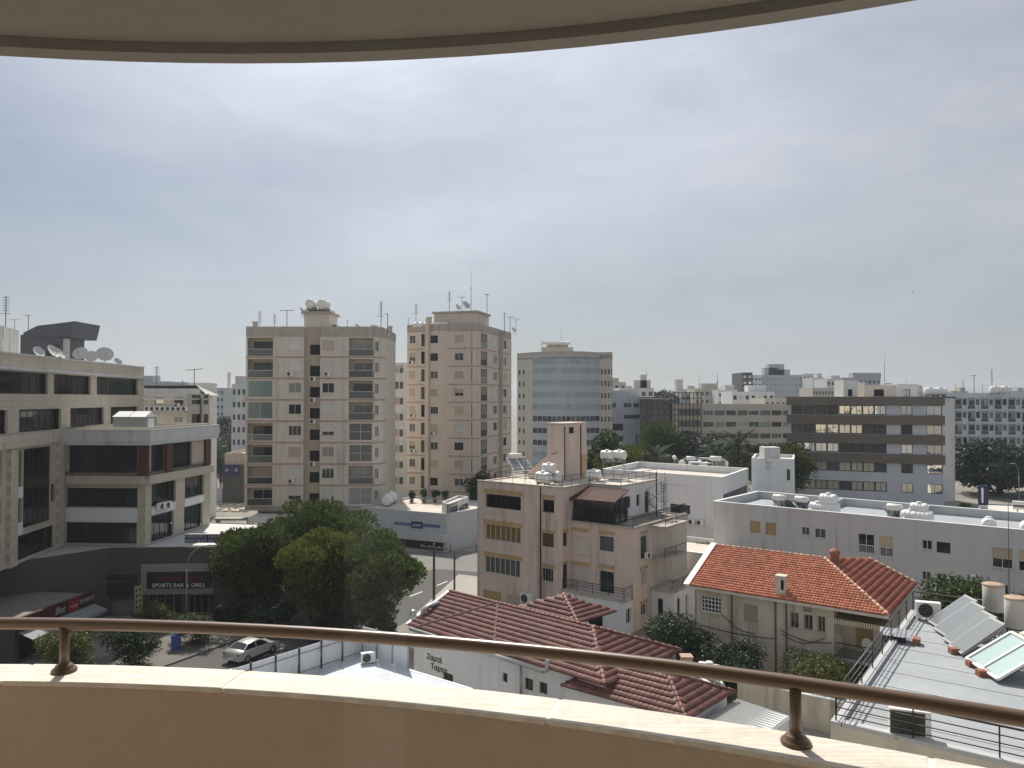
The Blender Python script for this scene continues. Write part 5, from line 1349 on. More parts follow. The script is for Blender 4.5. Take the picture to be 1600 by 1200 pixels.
# lower wing on the right
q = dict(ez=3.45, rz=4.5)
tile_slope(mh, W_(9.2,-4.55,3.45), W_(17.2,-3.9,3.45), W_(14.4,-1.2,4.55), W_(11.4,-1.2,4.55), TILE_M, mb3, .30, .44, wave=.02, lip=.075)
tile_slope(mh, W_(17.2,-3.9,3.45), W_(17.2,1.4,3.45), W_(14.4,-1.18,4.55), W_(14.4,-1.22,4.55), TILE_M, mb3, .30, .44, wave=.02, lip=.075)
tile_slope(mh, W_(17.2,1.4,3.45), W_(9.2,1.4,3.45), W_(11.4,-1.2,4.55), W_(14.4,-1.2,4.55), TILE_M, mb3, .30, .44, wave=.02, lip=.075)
for a_, b_ in ((W_(11.4,-1.2,4.57),W_(14.4,-1.2,4.57)),(W_(14.4,-1.2,4.57),W_(17.2,-3.9,3.5)),(W_(14.4,-1.2,4.57),W_(17.2,1.4,3.5)),(W_(11.4,-1.2,4.57),W_(9.4,-4.5,3.5))): ridge_caps(mh, a_, b_, mb3, TILE_M, .1)
wl = Face(mh, V2(W_(-4.6,-3.7,0)), V2(W_(12.0,-3.7,0)), 0, 3.95, WHITEW)
for pa,pb,ya,yb,st in ((692,708,1052,1066,'dark1'),(785,793,1052,1066,'dark1'),(820,833,1060,1078,'dark2'),(842,855,1066,1084,'dark1')): wl.winpx(pa,ya,pb,yb,dict(f=WOOD,g=G_DARK,nx=2,fw=.05))
wl.build()
Face(mh, V2(W_(9.5,-4.2,0)), V2(W_(16.8,-3.6,0)), 0, 3.4, WHITEW).build(); Face(mh, V2(W_(9.5,-3.69,0)), V2(W_(9.5,-4.2,0)), 0, 3.4, WHITEW).build()
for a_, b_ in (((16.8,-3.6),(16.8,1.2)),((16.8,1.2),(12,3.8)),((12,3.8),(-4.6,3.8)),((-4.6,3.8),(-4.6,-3.7))): Face(mh, V2(W_(*a_,0)), V2(W_(*b_,0)), 0, 3.4 if a_[0] > 12 else 3.95, WHITEW).build()
ob('gable', (MB().quad(W_(-4.6,3.8,3.9)-mb3, W_(-4.6,-3.7,3.9)-mb3, W_(-4.6,0,5.45)-mb3), WHITEW), mh)
ob('verge', (MB().bar(W_(-4.95,EV,4.02)-mb3, W_(-4.95,0,5.66)-mb3,.3,.1).bar(W_(-4.95,0,5.66)-mb3, W_(-4.95,4.1,4.02)-mb3,.3,.1), WHITEW), mh)
for a_,b_ in ((-4.4,7.8),): 
    gm = MB().tube([W_(a_,EV-.12,3.86)-mb3, W_(b_,EV-.12,3.84)-mb3],.13,10).tube([W_(b_,EV-.12,3.84)-mb3, W_(b_+.3,EV-.12,3.95)-mb3, W_(b_+.35,EV-.1,4.6)-mb3],.13,10)
    ob('gutter', (gm, ZINC), mh); ob('bracket', (MB().tube([W_(b_-2.2,-3.75,3.6)-mb3, W_(b_-2.2,-3.78,1.2)-mb3],.07,8), ZINC), mh)
for i,(t,px,py,sz) in enumerate((('Zαρτέ',679,1029,.55),('Ταρτα',686,1045,.55))):
    s_, z_ = wl.hit(px,py); wl.part('lettering', text_mesh(t,sz,M('brown_letters',(.10,.085,.06)),.02), s_, z_, .03)
lean = thing('lean_to', 'white lean-to with a corrugated sheet roof at the right end of the maroon house', 'shed', W_(18.4,-.3,0))
ob('wall', (MB().prism([tuple(V2(W_(a,b,0)-W_(18.4,-.3,0))) for a,b in ((17.3,-2.6),(20.2,-2.2),(20.2,1.6),(17.3,1.6))],0,2.9), WHITEW), lean)
b = MB(); n = 30
for i in range(n):
    t0, t1 = i/n, (i+1)/n; z0, z1 = (.07 if i%2 else -.07), (-.07 if i%2 else .07)
    pA = lambda t, e, z: W_(17.2+3.2*e, -2.7+4.4*t, 2.98-.12*e+z)-W_(18.4,-.3,0)
    b.quad(pA(t0,0,z0), pA(t0,1,z0), pA(t1,1,z1), pA(t1,0,z1))
ob('corrugated_sheet', (b, M('dull_corrugated',(.42,.43,.43),rough=.6,var=.12,streak=.3)), lean)
ch = thing('chimney', 'small brick chimney pot on the rear slope of the maroon roof', 'chimney', W_(13.6,2.3,3.4)); ob('stack', (MB().box(-.3,.3,-.3,.3,0,.95), CREAM), ch); ob('cap', (MB().box(-.36,.36,-.36,.36,.952,1.08), T_PINK), ch)
tank('white tank beside the chimney behind the maroon roof', W_(14.8,2.9,3.0), R(-35), 1.1)
ob('tank_platform', (MB().box(-.8,.8,-.6,.6,0,3.0), GREYW), tag(ob('tank_platform', None, None, W_(14.8,2.9,0)), 'white masonry platform under the tank behind the maroon roof', 'platform'))
fan = thing('roof_vent', 'silver vent pipes at the left end of the maroon roof', 'vent', W_(-4.6,-2.9,4.3)); ob('pipe', (MB().tube([(0,0,0),(0,0,.5),(.4,.3,.75),(1.1,.9,.8)],.16,10), ZINC), fan); ob('cowl', (MB().lathe([(.22,0),(.24,.3),(.12,.42),(.001,.43)],(-.7,.2,.1),12), ZINC), fan)
# ------------------------------------------------------------------ flat white roof with a panel fence by the street
fr_ = thing('flat_roof_building', 'low building with a bright white flat roof beside the street', 'building', (-10.2,52.5,0))
Cf = Vector((-10.2,52.5)); pr_ = [Cf-V*11, Cf-V*11+U*10, Cf+U*10.2, Cf]
FLR = M('bright_white_roof',(.55,.58,.62),var=.22,scale=.6,fine=.16)
fx = block(fr_, pr_, 0, 2.6, WHITEW, par=.02, roofmat=FLR)
for f in fx: f.build()
fe = thing('panel_fence', 'white sheet fence on dark posts between the flat roof and the street', 'fence', (Cf.x,Cf.y,2.6))
PNL = M('white_fence_sheet',(.66,.68,.71),rough=.45,var=.05,streak=.15)
for k in range(6):
    a_, b_ = -V*(1.72*k), -V*(1.72*(k+1)); 
    for j in range(2):
        p, q = a_.lerp(b_, j*.5+.01), a_.lerp(b_, j*.5+.49); ob('panel', (MB().bar((p.x,p.y,.85),(q.x,q.y,.85),.04,1.7), PNL), fe)
    ob('post', (MB().bar((a_.x+U.x*.06,a_.y+U.y*.06,0),(a_.x+U.x*.06,a_.y+U.y*.06,1.8),.09), DARKM), fe)
    c = a_.lerp(b_,.5); ob('brace', (MB().bar((a_.x+U.x*.06,a_.y+U.y*.06,1.3),(c.x+U.x*.9,c.y+U.y*.9,.03),.04), GREYM), fe)
    ob('rail', (MB().bar((a_.x+U.x*.05,a_.y+U.y*.05,1.35),(b_.x+U.x*.05,b_.y+U.y*.05,1.35),.05).bar((a_.x+U.x*.05,a_.y+U.y*.05,.2),(b_.x+U.x*.05,b_.y+U.y*.05,.2),.05), GREYM), fe)
for k in range(3):
    a_, b_ = U*(1.5*k+.1), U*(1.5*k+1.4); ob('panel', (MB().bar((a_.x,a_.y,.95),(b_.x,b_.y,.95),.05,1.9), PNL), fe); ob('post', (MB().bar((b_.x+U.x*.06,b_.y+U.y*.06,0),(b_.x+U.x*.06,b_.y+U.y*.06,2.0),.09), GREYM), fe)
p = GZ(575,1036,2.6); ac('weathered air conditioner standing on the bright white flat roof', p, R(20), 1.1)
# ------------------------------------------------------------------ blue and white showroom under the towers
sh_ = thing('showroom', 'pale grey showroom with a long blank wall and a navy stripe', 'building', (-9,104,0))
s1, s2 = Vector((AT(566,0,106).x,106)), Vector((AT(699,0,100).x,100))
d_ = (s2-s1).normalized(); n_2 = Vector((-d_.y,d_.x))
fsr = block(sh_, [s1, s2, s2+n_2*13+d_*3, s1+n_2*13], 0, 5.0, M('showroom_panel',(.46,.49,.52),rough=.5,var=.04), par=.25, roofmat=ROOFC)
fsr[0].win(1.5, fsr[0].L-.5, .1, 1.2, 'dark6')
for f in fsr: f.build()
f = fsr[0]; x = lambda px: f.hit(px,815)[0]
f.box('soffit_band', .01, f.L+.05, 1.35, 2.3, .005, .7, M('showroom_panel2',(.50,.53,.54),rough=.5,var=.04))
f.box('stripe', x(616), x(643), 3.0, 3.4, .005, .03, M('stripe_blue',(.10,.13,.30),rough=.4)); f.box('stripe', x(660), x(688), 3.05, 3.45, .005, .03, MAT['stripe_blue'])
f.box('badge', x(643), x(660.5), 2.8, 3.65, .005, .08, NAVY)
f.part('lettering', text_mesh('enart', .62, M('sign_white',(.75,.75,.72))), (x(643)+x(660.5))/2, 3.22, .09)
# side shop fronts to its right
sd = thing('shop', 'narrow shop with a dark blue poster and white frame beside the showroom', 'building', (AT(716,0,101).x,101,0))
s3, s4 = Vector((AT(700,0,100.2).x,100.2)), Vector((AT(733,0,108).x,108))
fss = block(sd, [s3+Vector((.15,0)), s4, s4+Vector((-1.6,1.2)), s3+Vector((-.9,2.2))], 0, 6.2, GREYW, par=.3)
fss[0].win(.3, fss[0].L*.45, 1.9, 6.0, dict(f=DARKM,g=NAVY,nx=1,fw=.1)); fss[0].win(fss[0].L*.5, fss[0].L-.2, 3.6, 5.4, 'dark2'); fss[0].win(fss[0].L*.5, fss[0].L-.2, .3, 2.9, 'dark2')
for f in fss: f.build()
sm_ = thing('shelter', 'small gabled shelter with a pale roof at the end of the shop row', 'shelter', (AT(752,0,112).x,112,0))
ob('wall', (MB().box(-2.2,2.2,-1,3,0,2.6), SHD), sm_); ob('roof', (MB().quad((-2.6,-1.4,2.5),(0,-1.4,4.4),(0,3.4,4.4),(-2.6,3.4,2.5)).quad((0,-1.4,4.4),(2.6,-1.4,2.5),(2.6,3.4,2.5),(0,3.4,4.4)), ZINC), sm_)
for i in range(6): ob('picket', (MB().box(-2.1+i*.8,-1.4+i*.8,-1.3,-1.25,0,1.4), WHITEW), sm_)
p = AT(604,0,107); p2 = p; tank('white tank on the showroom roof beside the beige tower', (p.x,109,4.75), R(90), 1.5); tank('upright looking white tank behind the first on the showroom roof', (p.x+.2,111.4,4.75), R(90), 1.6)
rr = thing('canopy_row', 'long low white canopy in front of the beige tower', 'canopy', (AT(450,0,108).x,108,0))
xx0, xx1 = AT(322,0,108).x-rr.location.x, AT(578,0,108).x-rr.location.x
ob('fascia', (MB().box(xx0+6.5,xx1,-.2,0,2.5,3.3), WHITEW), rr); ob('deck', (MB().box(xx0+6.5,xx1,0,3.6,3.1,3.28), ROOFW), rr); ob('wall', (MB().box(xx0,xx1,-7,-6.7,0,2.4), GREYW), rr)
for i in range(7): ob('post', (MB().box(xx0+7+i*3.1,xx0+7.2+i*3.1,-.1,.1,0,2.5), DARKM), rr)

# potted plants along the back of the showroom roof, a cable-hung wall on the red house is added later
for i,(px,w_,h_,m) in enumerate(((645,1.3,1.5,LEAFD),(664,1.1,1.9,LEAFM),(681,1.5,1.7,LEAFD),(697,1.2,1.4,LEAFM),(711,1.6,2.2,LEAFD),(722,1.3,1.8,LEAFM))):
    p = AT(px,0,112.5); o = thing('potted_plant', 'potted plant on the showroom roof, %s from the left' % ORD[i+1], 'plant', (p.x,112.5,4.76 if px < 705 else 3.0), 0, 'potted plants on the showroom roof')
    ob('pot', cached('plantpot', lambda: MB().lathe([(.001,0),(.25,0),(.32,.45),(.28,.45),(.26,.38),(.001,.38)],n=12).mesh(M('terracotta',(.30,.13,.08)), 'pot')), o)
    ob('plant', (crown_mesh(lobes_for(w_,h_,.35,6,200+i), 900, .12, 200+i), m), o)
# ================================================================== red tiled house
def redhouse():
    E0, E1 = GZ(1075.4,914,6.3), GZ(1389,962.5,6.3); d = (V2(E1)-V2(E0)).normalized(); n = Vector((-d.y,d.x)); L = (V2(E1)-V2(E0)).length
    rh = thing('tiled_house', 'old two storey stained house under a bright red tiled roof', 'building', (E0.x,E0.y,0)); base = Vector((E0.x,E0.y,0))
    W = lambda s, t, z: Vector((E0.x+d.x*s+n.x*t, E0.y+d.y*s+n.y*t, z))
    D = 10.4; hr = L-5.2; zr = 8.4
    tile_slope(rh, W(0,0,6.3), W(L,0,6.3), W(hr,D/2,zr), W(.0,D/2,zr), TILE_R, base, .22, .28, wave=.03, lip=.075)
    za = 7.6
    for _ in range(12):
        A = V2(GZ(1357.6,872,za)); s_ = (A-V2(E0)).dot(d); t_ = (A-V2(E0)).dot(n); za = 6.3+(L-s_)*(zr-6.3)/5.2
    aa = Vector((A.x,A.y,za)); e2 = GZ(1444,914,6.3); t2 = (V2(e2)-V2(E0)).dot(n)
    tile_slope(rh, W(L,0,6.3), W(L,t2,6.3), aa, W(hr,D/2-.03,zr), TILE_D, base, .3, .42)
    tile_slope(rh, W(L,D,6.3), W(0,D,6.3), W(0,D/2,zr), W(hr,D/2,zr), TILE_R, base, .26, .36)
    CAPM = M('worn_ridge_tile',(.50,.30,.22),var=.2,island=.2)
    for p_, q_ in ((W(.05,D/2,zr+.03),W(hr,D/2,zr+.03)),(W(hr,D/2,zr+.03),W(L,0,6.35)),(aa,W(L,t2,6.35))): ridge_caps(rh, p_, q_, base, CAPM, .1)
    # small lit slope of the rear cross roof
    tile_slope(rh, GZ(1312,878,za-.75), GZ(1341,890,za-.85), aa+Vector((.03,0,0)), aa, TILE_R, base, .2, .27)
    ob('verge', (MB().bar(W(-.12,-.1,6.32)-base, W(-.12,D/2,zr+.12)-base,.42,.16).bar(W(-.12,D/2,zr+.12)-base, W(-.12,D+.1,6.32)-base,.42,.16), WHITEP), rh)
    ob('eave_board', (MB().bar(W(-.1,.0,6.18)-base, W(L,.0,6.18)-base,.1,.18), CREAM), rh)
    i_ = .45
    Lw = Face(rh, V2(W(i_,i_,0)), V2(W(L,i_,0)), 0, 6, OLDW).hit(1303,985)[0]+i_
    f = Face(rh, V2(W(i_,i_,0)), V2(W(Lw,i_,0)), 0, 6.2, OLDW)
    f.winpx(1095,932,1127,958,'lattice'); f.winpx(1162,945,1184,972,'louvre')
    for a, b_ in ((1234.5,1248.5),(1256,1270.5),(1277,1290)): f.winpx(a,957+(a-1234)*.14,b_,982+(a-1234)*.14,dict(f=M('old_frame',(.36,.33,.26),rough=.7),g=G_DARK,nx=2,fw=.07,sill=1))
    f.winpx(1255,946,1268,955,'louvre'); f.winpx(1160,1013,1185,1046,'blue')
    f.build()
    for (xa,ya,xb,yb,sg) in ((1096,976,1212,998,.15),(1220,984,1300,1004,.3),(1144,930,1144,1030,.0),(1127,958,1180,990,.35),(1222,990,1290,996,.5)):
        (s0,z0),(s1,z1) = f.hit(xa,ya), f.hit(xb,yb); pts_ = [(s0+(s1-s0)*k/8, -.05, z0+(z1-z0)*k/8-sg*math.sin(math.pi*k/8)) for k in range(9)]
        f.part('cable', (MB().tube(pts_,.028,5), M('black_cable',(.03,.028,.025))), 0, 0, 0)
    # corner quoin, string lines
    f.box('string_course', .02, f.L-.02, 3.05, 3.18, .004, .06, OLDW)
    for s in (f.hit(1144,960)[0], f.hit(1212,960)[0], f.hit(1229,960)[0]): f.box('downpipe', s-.05, s+.05, .2, 6.1, .004, .1, M('old_pipe',(.13,.11,.09)))
    g = Face(rh, V2(W(Lw,i_,0)), V2(W(Lw,i_+1.9,0)), 0, 6.2, OLDW); g.build()
    h = Face(rh, V2(W(Lw,i_+1.9,0)), V2(W(L-.5,i_+1.9,0)), 0, 6.2, OLDW)
    h.win(.9,2.0,3.2,5.3,dict(f=OCHRE,g=M('ochre_door',(.36,.26,.12)),nx=2,fw=.08)); h.win(2.6,3.7,3.9,5.3,'dark2'); h.win(.8,2.4,.3,2.2,'dark2'); h.build()
    e = Face(rh, V2(W(L-.5,i_+1.9,0)), V2(W(L-.5,D-.5,0)), 0, 6.2, OLDW); e.build(); Face(rh, V2(W(L-.5,D-.5,0)), V2(W(i_,D-.5,0)), 0, 6.2, OLDW).build(); Face(rh, V2(W(i_,D-.5,0)), V2(W(i_,i_,0)), 0, 6.2, OLDW).build()
    ob('gable', (MB().quad(W(i_,D-.5,6.1)-base, W(i_,i_,6.1)-base, W(i_,D/2,8.25)-base), OLDW), rh)
    ob('rear_balcony', (MB().prism([tuple(V2(W(a,b,0)-base)) for a,b in ((Lw,.2),(L-.4,.2),(L-.4,2.3),(Lw,2.3))],2.85,3.05), CONC), rh)
    hb = Face(rh, V2(W(Lw+.1,.25,0)), V2(W(L-.4,.25,0)), 3, 4, OLDW); hb.part('railing', rail_mesh(hb.L,.95,'bars',DARKM), 0, 3.05, 0)
    aw = MB(); n_ = 22
    for k in range(n_):
        s0, s1 = Lw+.1+(L-Lw-.3)*k/n_, Lw+.1+(L-Lw-.3)*(k+.55)/n_; 
        q = [W(s0,-.06,5.28),W(s1,-.06,5.28),W(s1,-.05,5.62),W(s0,-.05,5.62)]; aw.quad(*[x-base for x in q])
    ob('awning', (aw, M('awning_cream',(.58,.52,.4))), rh)
    aw2 = MB().quad(*[x-base for x in (W(Lw+.1,-.04,5.5),W(L-.2,-.04,5.5),W(L-.2,1.9,5.95),W(Lw+.1,1.9,5.95))]); ob('awning_cloth', (aw2, M('awning_brown',(.22,.15,.09))), rh)
    for i, px in enumerate((1316,1363)):
        s = h.hit(px,985)[0]; dish(['left white dish on the rear balcony of the red tiled house','right white dish on the rear balcony of the red tiled house'][i], h.pt(s,1.3,3.05), R(20), .8, 'dishes on the red tiled house')
    b_ = Vector((0,0,0))
    p = W(f.hit(1219,930)[0]+i_,.75,6.4); o = thing('chimney', 'square buff chimney low on the front slope of the red tiled roof', 'chimney', (p.x,p.y,6.4), math.atan2(d.y,d.x)); ob('stack', (MB().box(-.32,.32,-.3,.3,0,1.3), CREAM), o); ob('flue', (MB().box(.05,.25,-.305,-.302,.45,1.1), BLACK), o); ob('cap', (MB().box(-.36,.36,-.34,.34,1.302,1.38), CREAM), o)
    p = W(hr+.6,D/2+.4,zr-.3); o = thing('chimney', 'red brick chimney pot with a thin aerial on the red roof ridge', 'chimney', p); ob('stack', (MB().lathe([(.3,0),(.32,.6),(.42,.75),(.3,.9),(.1,1.05),(.001,1.1)],n=10), M('brick_red',(.34,.15,.10),var=.2)), o); ob('aerial', (MB().cyl((.1,0,1),(.1,0,3.6),.025,n=5).bar((-.2,0,3.5),(.4,0,3.6),.03), GREYM), o)
    return W
RHW = redhouse()
# ================================================================== long white building on the right
lb = thing('apartment_block', 'long pale grey two storey building with roof tanks across the right side', 'building', (30,70,0))
a0, b0 = V2(GZ(1115,783.5,9.5)), V2(GZ(1640,832.5,9.5)); dL = (b0-a0).normalized(); nL = Vector((-dL.y,dL.x))
a0 = a0
fl = block(lb, [a0, b0, b0+nL*11, a0+nL*11], 0, 9.5, LGREY, par=.75, roofmat=ROOFG)
f = fl[0]
for r in [(1172,814,1188,833,'shutt'),(1196,817,1213,836,'shutt'),(1252,823.5,1265,836.5,'white2'),(1272,826,1290,841.5,'white2'),
          (1340,834,1366,864,'white2'),(1374,838,1395,870,'halfb'),(1440.5,844,1456.5,859,'white2'),(1463,847,1485,864.5,'dark3'),(1550,856,1582,888,'halfb'),(1591,860,1612,893,'halfb'),
          (1440,893,1455,907,'white2'),(1464,896,1480,908,'white2'),(1171,858,1188,870,'shutt'),(1197,860,1213,872,'shutt'),(1540,912,1575,935,'dark3')]:
    f.winpx(*r)
for x in fl: x.build()
for x0_, x1_, y in ((1340,1366,853),(1374,1395,857)):
    s0, z0 = f.hit(x0_,y); s1, _ = f.hit(x1_,y); f.part('railing', rail_mesh(round(s1-s0,2),.95,'bars',WHITEP), s0, z0-.75, .05)
for x in fl: x.box('coping', -.03, x.L+.03, 9.5, 9.56, -.26, .04, WHITEP)
for s in (.33,.62): 
    p = a0+(b0-a0)*s; q_ = p+nL*10.8; ob('roof_divider', (MB().bar((p.x+nL.x*.3-30,p.y+nL.y*.3-70,9.1),(q_.x-30,q_.y-70,9.1),.2,.8), LGREY), lb)
zr_ = 8.76
def onL(px, py, back): s, _ = f.hit(px,py); p = f.pt(s,-back,zr_); return p
for i,(px,back,dz,s) in enumerate(((1265,2.2,0,1.25),(1285,2.2,0,1.3),(1281,2.4,.9,1.2),(1415,2.0,0,1.3),(1432,2.0,.0,1.35),(1426,2.3,.85,1.1))):
    tank(['left low white tank of the first cluster on the long building','right low white tank of the first cluster on the long building','top tank of the first cluster on the long building','left white tank of the second cluster on the long building','right white tank of the second cluster on the long building','top tank of the second cluster on the long building'][i], onL(px,800,back)+Vector((0,0,dz)), R(-40), s, 'white tanks on the long grey building')
for i, px in enumerate((1205,1240,1388)):
    heater(['solar heater nearest the left end of the long grey building','second solar heater on the long grey building','solar heater between the two tank clusters on the long building'][i], onL(px,800,2.6), R(-30+160), 1.05, 'solar heaters on the long grey building')
for i, px in enumerate((1541,1602)):
    o = tank(['round white tank seen end on at the right of the long building roof','white tank at the right edge on the long building roof'][i], onL(px,825,1.3)+Vector((0,0,.15)), R(62), 1.15, 'end-on tanks on the long grey building')
# ================================================================== white flat roofed building
mk = V2(GZ(1128.7,746,11)); uM = Vector((-.774,.633)); vM = Vector((.50,.866))
wb = thing('office_building', 'white flat roofed building crowded with roof equipment behind the salmon house', 'building', (mk.x,mk.y,0))
fs = block(wb, rect(mk, uM, 16, vM, 12.6), 0, 11, WHITEW, par=.8, roofmat=ROOFC)
f = fs[0]
f.winpx(1047,788.5,1078,802.5,'dark2'); f.winpx(1046,815,1061,826,dict(f=DARKM,g=G_MID,nx=1,ny=2)); g = fs[1]; g.winpx(1129.5,767,1168.5,748,'dark6') if False else g.win(.3, 12.0, 7.6, 9.0, dict(f=DARKM,g=G_OFF,nx=9,fw=.07))
for x in fs: x.build()
for x in fs: x.box('coping', -.03, x.L+.03, 11, 11.06, -.26, .04, WHITEP)
f.box('panel_joint', f.hit(1015,757)[0], f.hit(1081,757)[0], f.hit(1050,757)[1]-.05, f.hit(1050,757)[1]+.05, .004, .03, LGREY)
for i,(px,py) in enumerate(((1053,812),(1072,814),(1082,815),(1095,816))):
    s, z = f.hit(px,py); ac('%s air conditioner in the row on the white flat roofed building' % ['first','second','third','last'][i], f.pt(s,.25,z-.35), f.ang, 1.0, 'row on the white building wall')
s, z = f.hit(1041,790); aerial(1, 'dark aerial standing against the white flat roofed building', f.pt(s,.6,z-2), 0, 1.1)
zr2 = 10.22
def onM(px, py): p = GZ(px,py,zr2); return Vector((p.x,p.y,zr2))
rg = random.Random(9)
names = ['nearest the left rear parapet','in the left rear group','beside the left group','in the middle of the clutter','beside the dark vent','right of the middle','near the front corner','at the rear right','by the right parapet']
for i,(px,py) in enumerate(((1058,730),(1066,731),(1072,729),(1080,731),(1087,729),(1094,732),(1119,735),(1109,727),(1131,730))):
    (tank if i % 3 else heater)('roof equipment of the white building, %s %s' % ('white tank' if i % 3 else 'solar heater', names[i]), onM(px,py), R(rg.uniform(0,180)), 1.0+.2*(i==6))
for i,(px,py) in enumerate(((1085,734),(1098,727),(1104,735),(1123,727))):
    o = thing('roof_vent', 'grey roof vent box on the white building, %s of four' % ['first','second','third','fourth'][i], 'vent', onM(px,py), R(20*i)); ob('box', (MB().box(-.7,.7,-.5,.5,0,1.1), ZINC if i%2 else WHITEW), o); ob('louvre', (MB().box(-.55,.55,-.53,-.505,.3,.9), DARKM), o)
sw_ = thing('lift_block', 'plain white block with a raised cube between the white building and the striped office', 'building', (mk.x+8,mk.y+12,0))
c1, c2 = AT(1170,0,99), AT(1236,0,97)
fs = block(sw_, [V2(c1),V2(c2),V2(c2)+Vector((3,8)),V2(c1)+Vector((3,8))], 0, 12.3, WHITEW, par=.4)
for z in (6.0,9.6): fs[0].win(fs[0].L-.9,fs[0].L-.5,z,z+1.4,'dark1')
for x in fs: x.build()
fs[0].box('pale_panel', fs[0].hit(1179,760)[0], fs[0].hit(1206,760)[0], 2, 9.0, .004, .25, M('pale_lilac_panel',(.68,.69,.74),var=.03))
ob('cube', (MB().box(-2.2+2.6,-.2+2.6,-1.0,1.0,11.9,13.7), GREYW), sw_); ob('duct', (MB().box(.6,2.0,-1.25,-1.01,10.9,11.9), ZINC), sw_)
# ================================================================== striped office
so_ = thing('office_block', 'six storey office with brown bands and mirrored ribbon windows', 'building', (60,130,0))
r0, r1 = V2(AT(1232,620,137)), V2(AT(1473,620,127.6)); dN = (r1-r0).normalized(); nN = Vector((-dN.y,dN.x))
ZN = 20.2; SN_ = 3.27
fs = block(so_, [r0, r1, r1+nN*14, r0+nN*14], 0, ZN, M('office_white_panel',(.58,.60,.63),var=.04,streak=.15), par=.6, roofmat=ROOFC)
f = fs[0]; Sx = lambda px: f.hit(px,700)[0]
G_CRB = glass('cream_blind_glass', (.50,.46,.36), rough=.1, var=.25)
cols = [Sx(1236.5+i*18.6) for i in range(9)]
for k in range(6):
    zt = ZN-1.45-k*SN_; zb = zt-1.62
    for i in range(8): 
        if k == 5: f.win(cols[i]+.02, cols[i+1]-.02, max(.1,zb-.3), zt, 'dark2')
        else: f.win(cols[i]+.012, cols[i+1]-.012, zb, zt, dict(f=DARKM, g=(G_CRB if (i*3+k) % 4 else G_OFF) if k > 2 else (G_MIR if (i + k*2) % 8 > 3 else G_OFF), nx=2, fw=.13, rec=.3))
    if k < 5:
        f.win(Sx(1408), Sx(1426), zb, zt, dict(f=DARKM,g=G_MIR if k%2==0 else G_OFF,nx=2,fw=.1,rec=.25)); f.win(Sx(1448), f.L-.15, zb, zt, dict(f=DARKM,g=G_MIR,nx=2,fw=.1,rec=.25))
for x in fs: x.build()
for k in range(4):
    zt = ZN-k*SN_; f.box('brown_band', -.35, f.L+.25, zt-1.42, zt+(.05 if k == 0 else .12), .006, .5, BROWNB)
    for i in range(1,12): pass
b = ob('roof_slab', (MB().prism([tuple(p-Vector((60,130))) for p in (r0,r1,r1+nN*14,r0+nN*14)], ZN-.62, ZN-.5), ROOFC), so_)
# plant rooms behind its parapet
for i,(pa,pb,yt,lab,m) in enumerate(((1313,1336,594,'pale plant room with a dark doorway above the striped office',LGREY),(1345,1395,602,'cream plant room with a black opening above the striped office',CREAM),(1396,1429,600,'white plant room with a picture window above the striped office',WHITEW))):
    Yp = 139+i*.8; p = AT((pa+pb)/2,0,Yp); z1 = AT(0,yt,Yp).z; o = thing('plant_room', lab, 'building', (p.x,Yp,ZN-.6)); w_ = (pb-pa)/FPX*Yp
    ff_ = block(o, [(p.x-w_/2,Yp),(p.x+w_/2,Yp),(p.x+w_/2,Yp+4),(p.x-w_/2,Yp+4)], ZN-.6, z1, m, par=.2)
    ff_[0].win(w_*.3,w_*.62,ZN+.1,ZN+1.4,'void' if i < 2 else 'mir2')
    for x in ff_: x.build()
# ================================================================== beige ribbon office, glass grid block, pale block
bo = thing('office_block', 'low beige office with three rows of dark windows beyond the trees', 'building', (75,215,0))
q0, q1 = V2(AT(1095.6,640,214)), V2(AT(1262,640,214))
fs = block(bo, [q0,q1,q1+Vector((0,16)),q0+Vector((0,16))], 0, 18.3, M('office_beige',(.47,.42,.35),var=.05,streak=.2), par=.6)
for k in range(4):
    zt = 16.55-k*3.2
    for i in range(9): a = .6+i*3.17; fs[0].win(a, a+2.75, zt-1.35, zt, dict(f=WHITEP if (i+k)%4==0 else DARKM,g=[G_OFF,G_OFF,G_MID,G_GREEN][(i*2+k)%4],nx=3,fw=.07,rec=.25))
for x in fs: x.build()
gg = thing('glass_block', 'black gridded glass office cube with a bronze sheen beyond the trees', 'building', (44,216,0))
def gridblock(o, pa, pb, ya, Yd, g, nm):
    a, b_ = V2(AT(pa,640,Yd)), V2(AT(pb,640,Yd)); zt = AT(0,ya,Yd).z
    fs = block(o, [a,b_,b_+Vector((2,12)),a+Vector((2,12))], 0, zt, DARKM, par=.3); f = fs[0]; nx = max(4,int(f.L/1.5)); nz = 11
    for i in range(nx):
        for k in range(nz): 
            z1 = zt-.15-k*1.62; f.win(f.L*i/nx+.05, f.L*(i+1)/nx-.05, z1-1.5, z1, dict(f=DARKM,g=g[(i*7+k*3)%len(g)],nx=1,fw=.17,rec=.04))
    for x in fs: x.build()
G_BRZ = glass('bronze_glass',(.045,.042,.036),rough=.08,var=.6,wob=.1)
gridblock(gg, 1000, 1047.5, 620.6, 214, [G_BRZ,G_OFF,G_BRZ], 'a')
g2 = thing('glass_block', 'glass front with its cream reflection built as panels behind a black lattice', 'building', (50,216,0))
G_CRM = M('reflected_cream',(.58,.49,.38),var=.05)  # beige reflection in this glass front, painted as a cream colour
a, b_ = V2(AT(1052,640,213)), V2(AT(1095,640,213)); zt = 18.4
fs = block(g2, [a,b_,b_+Vector((0,10)),a+Vector((0,10))], 0, zt, G_CRM, par=.4)
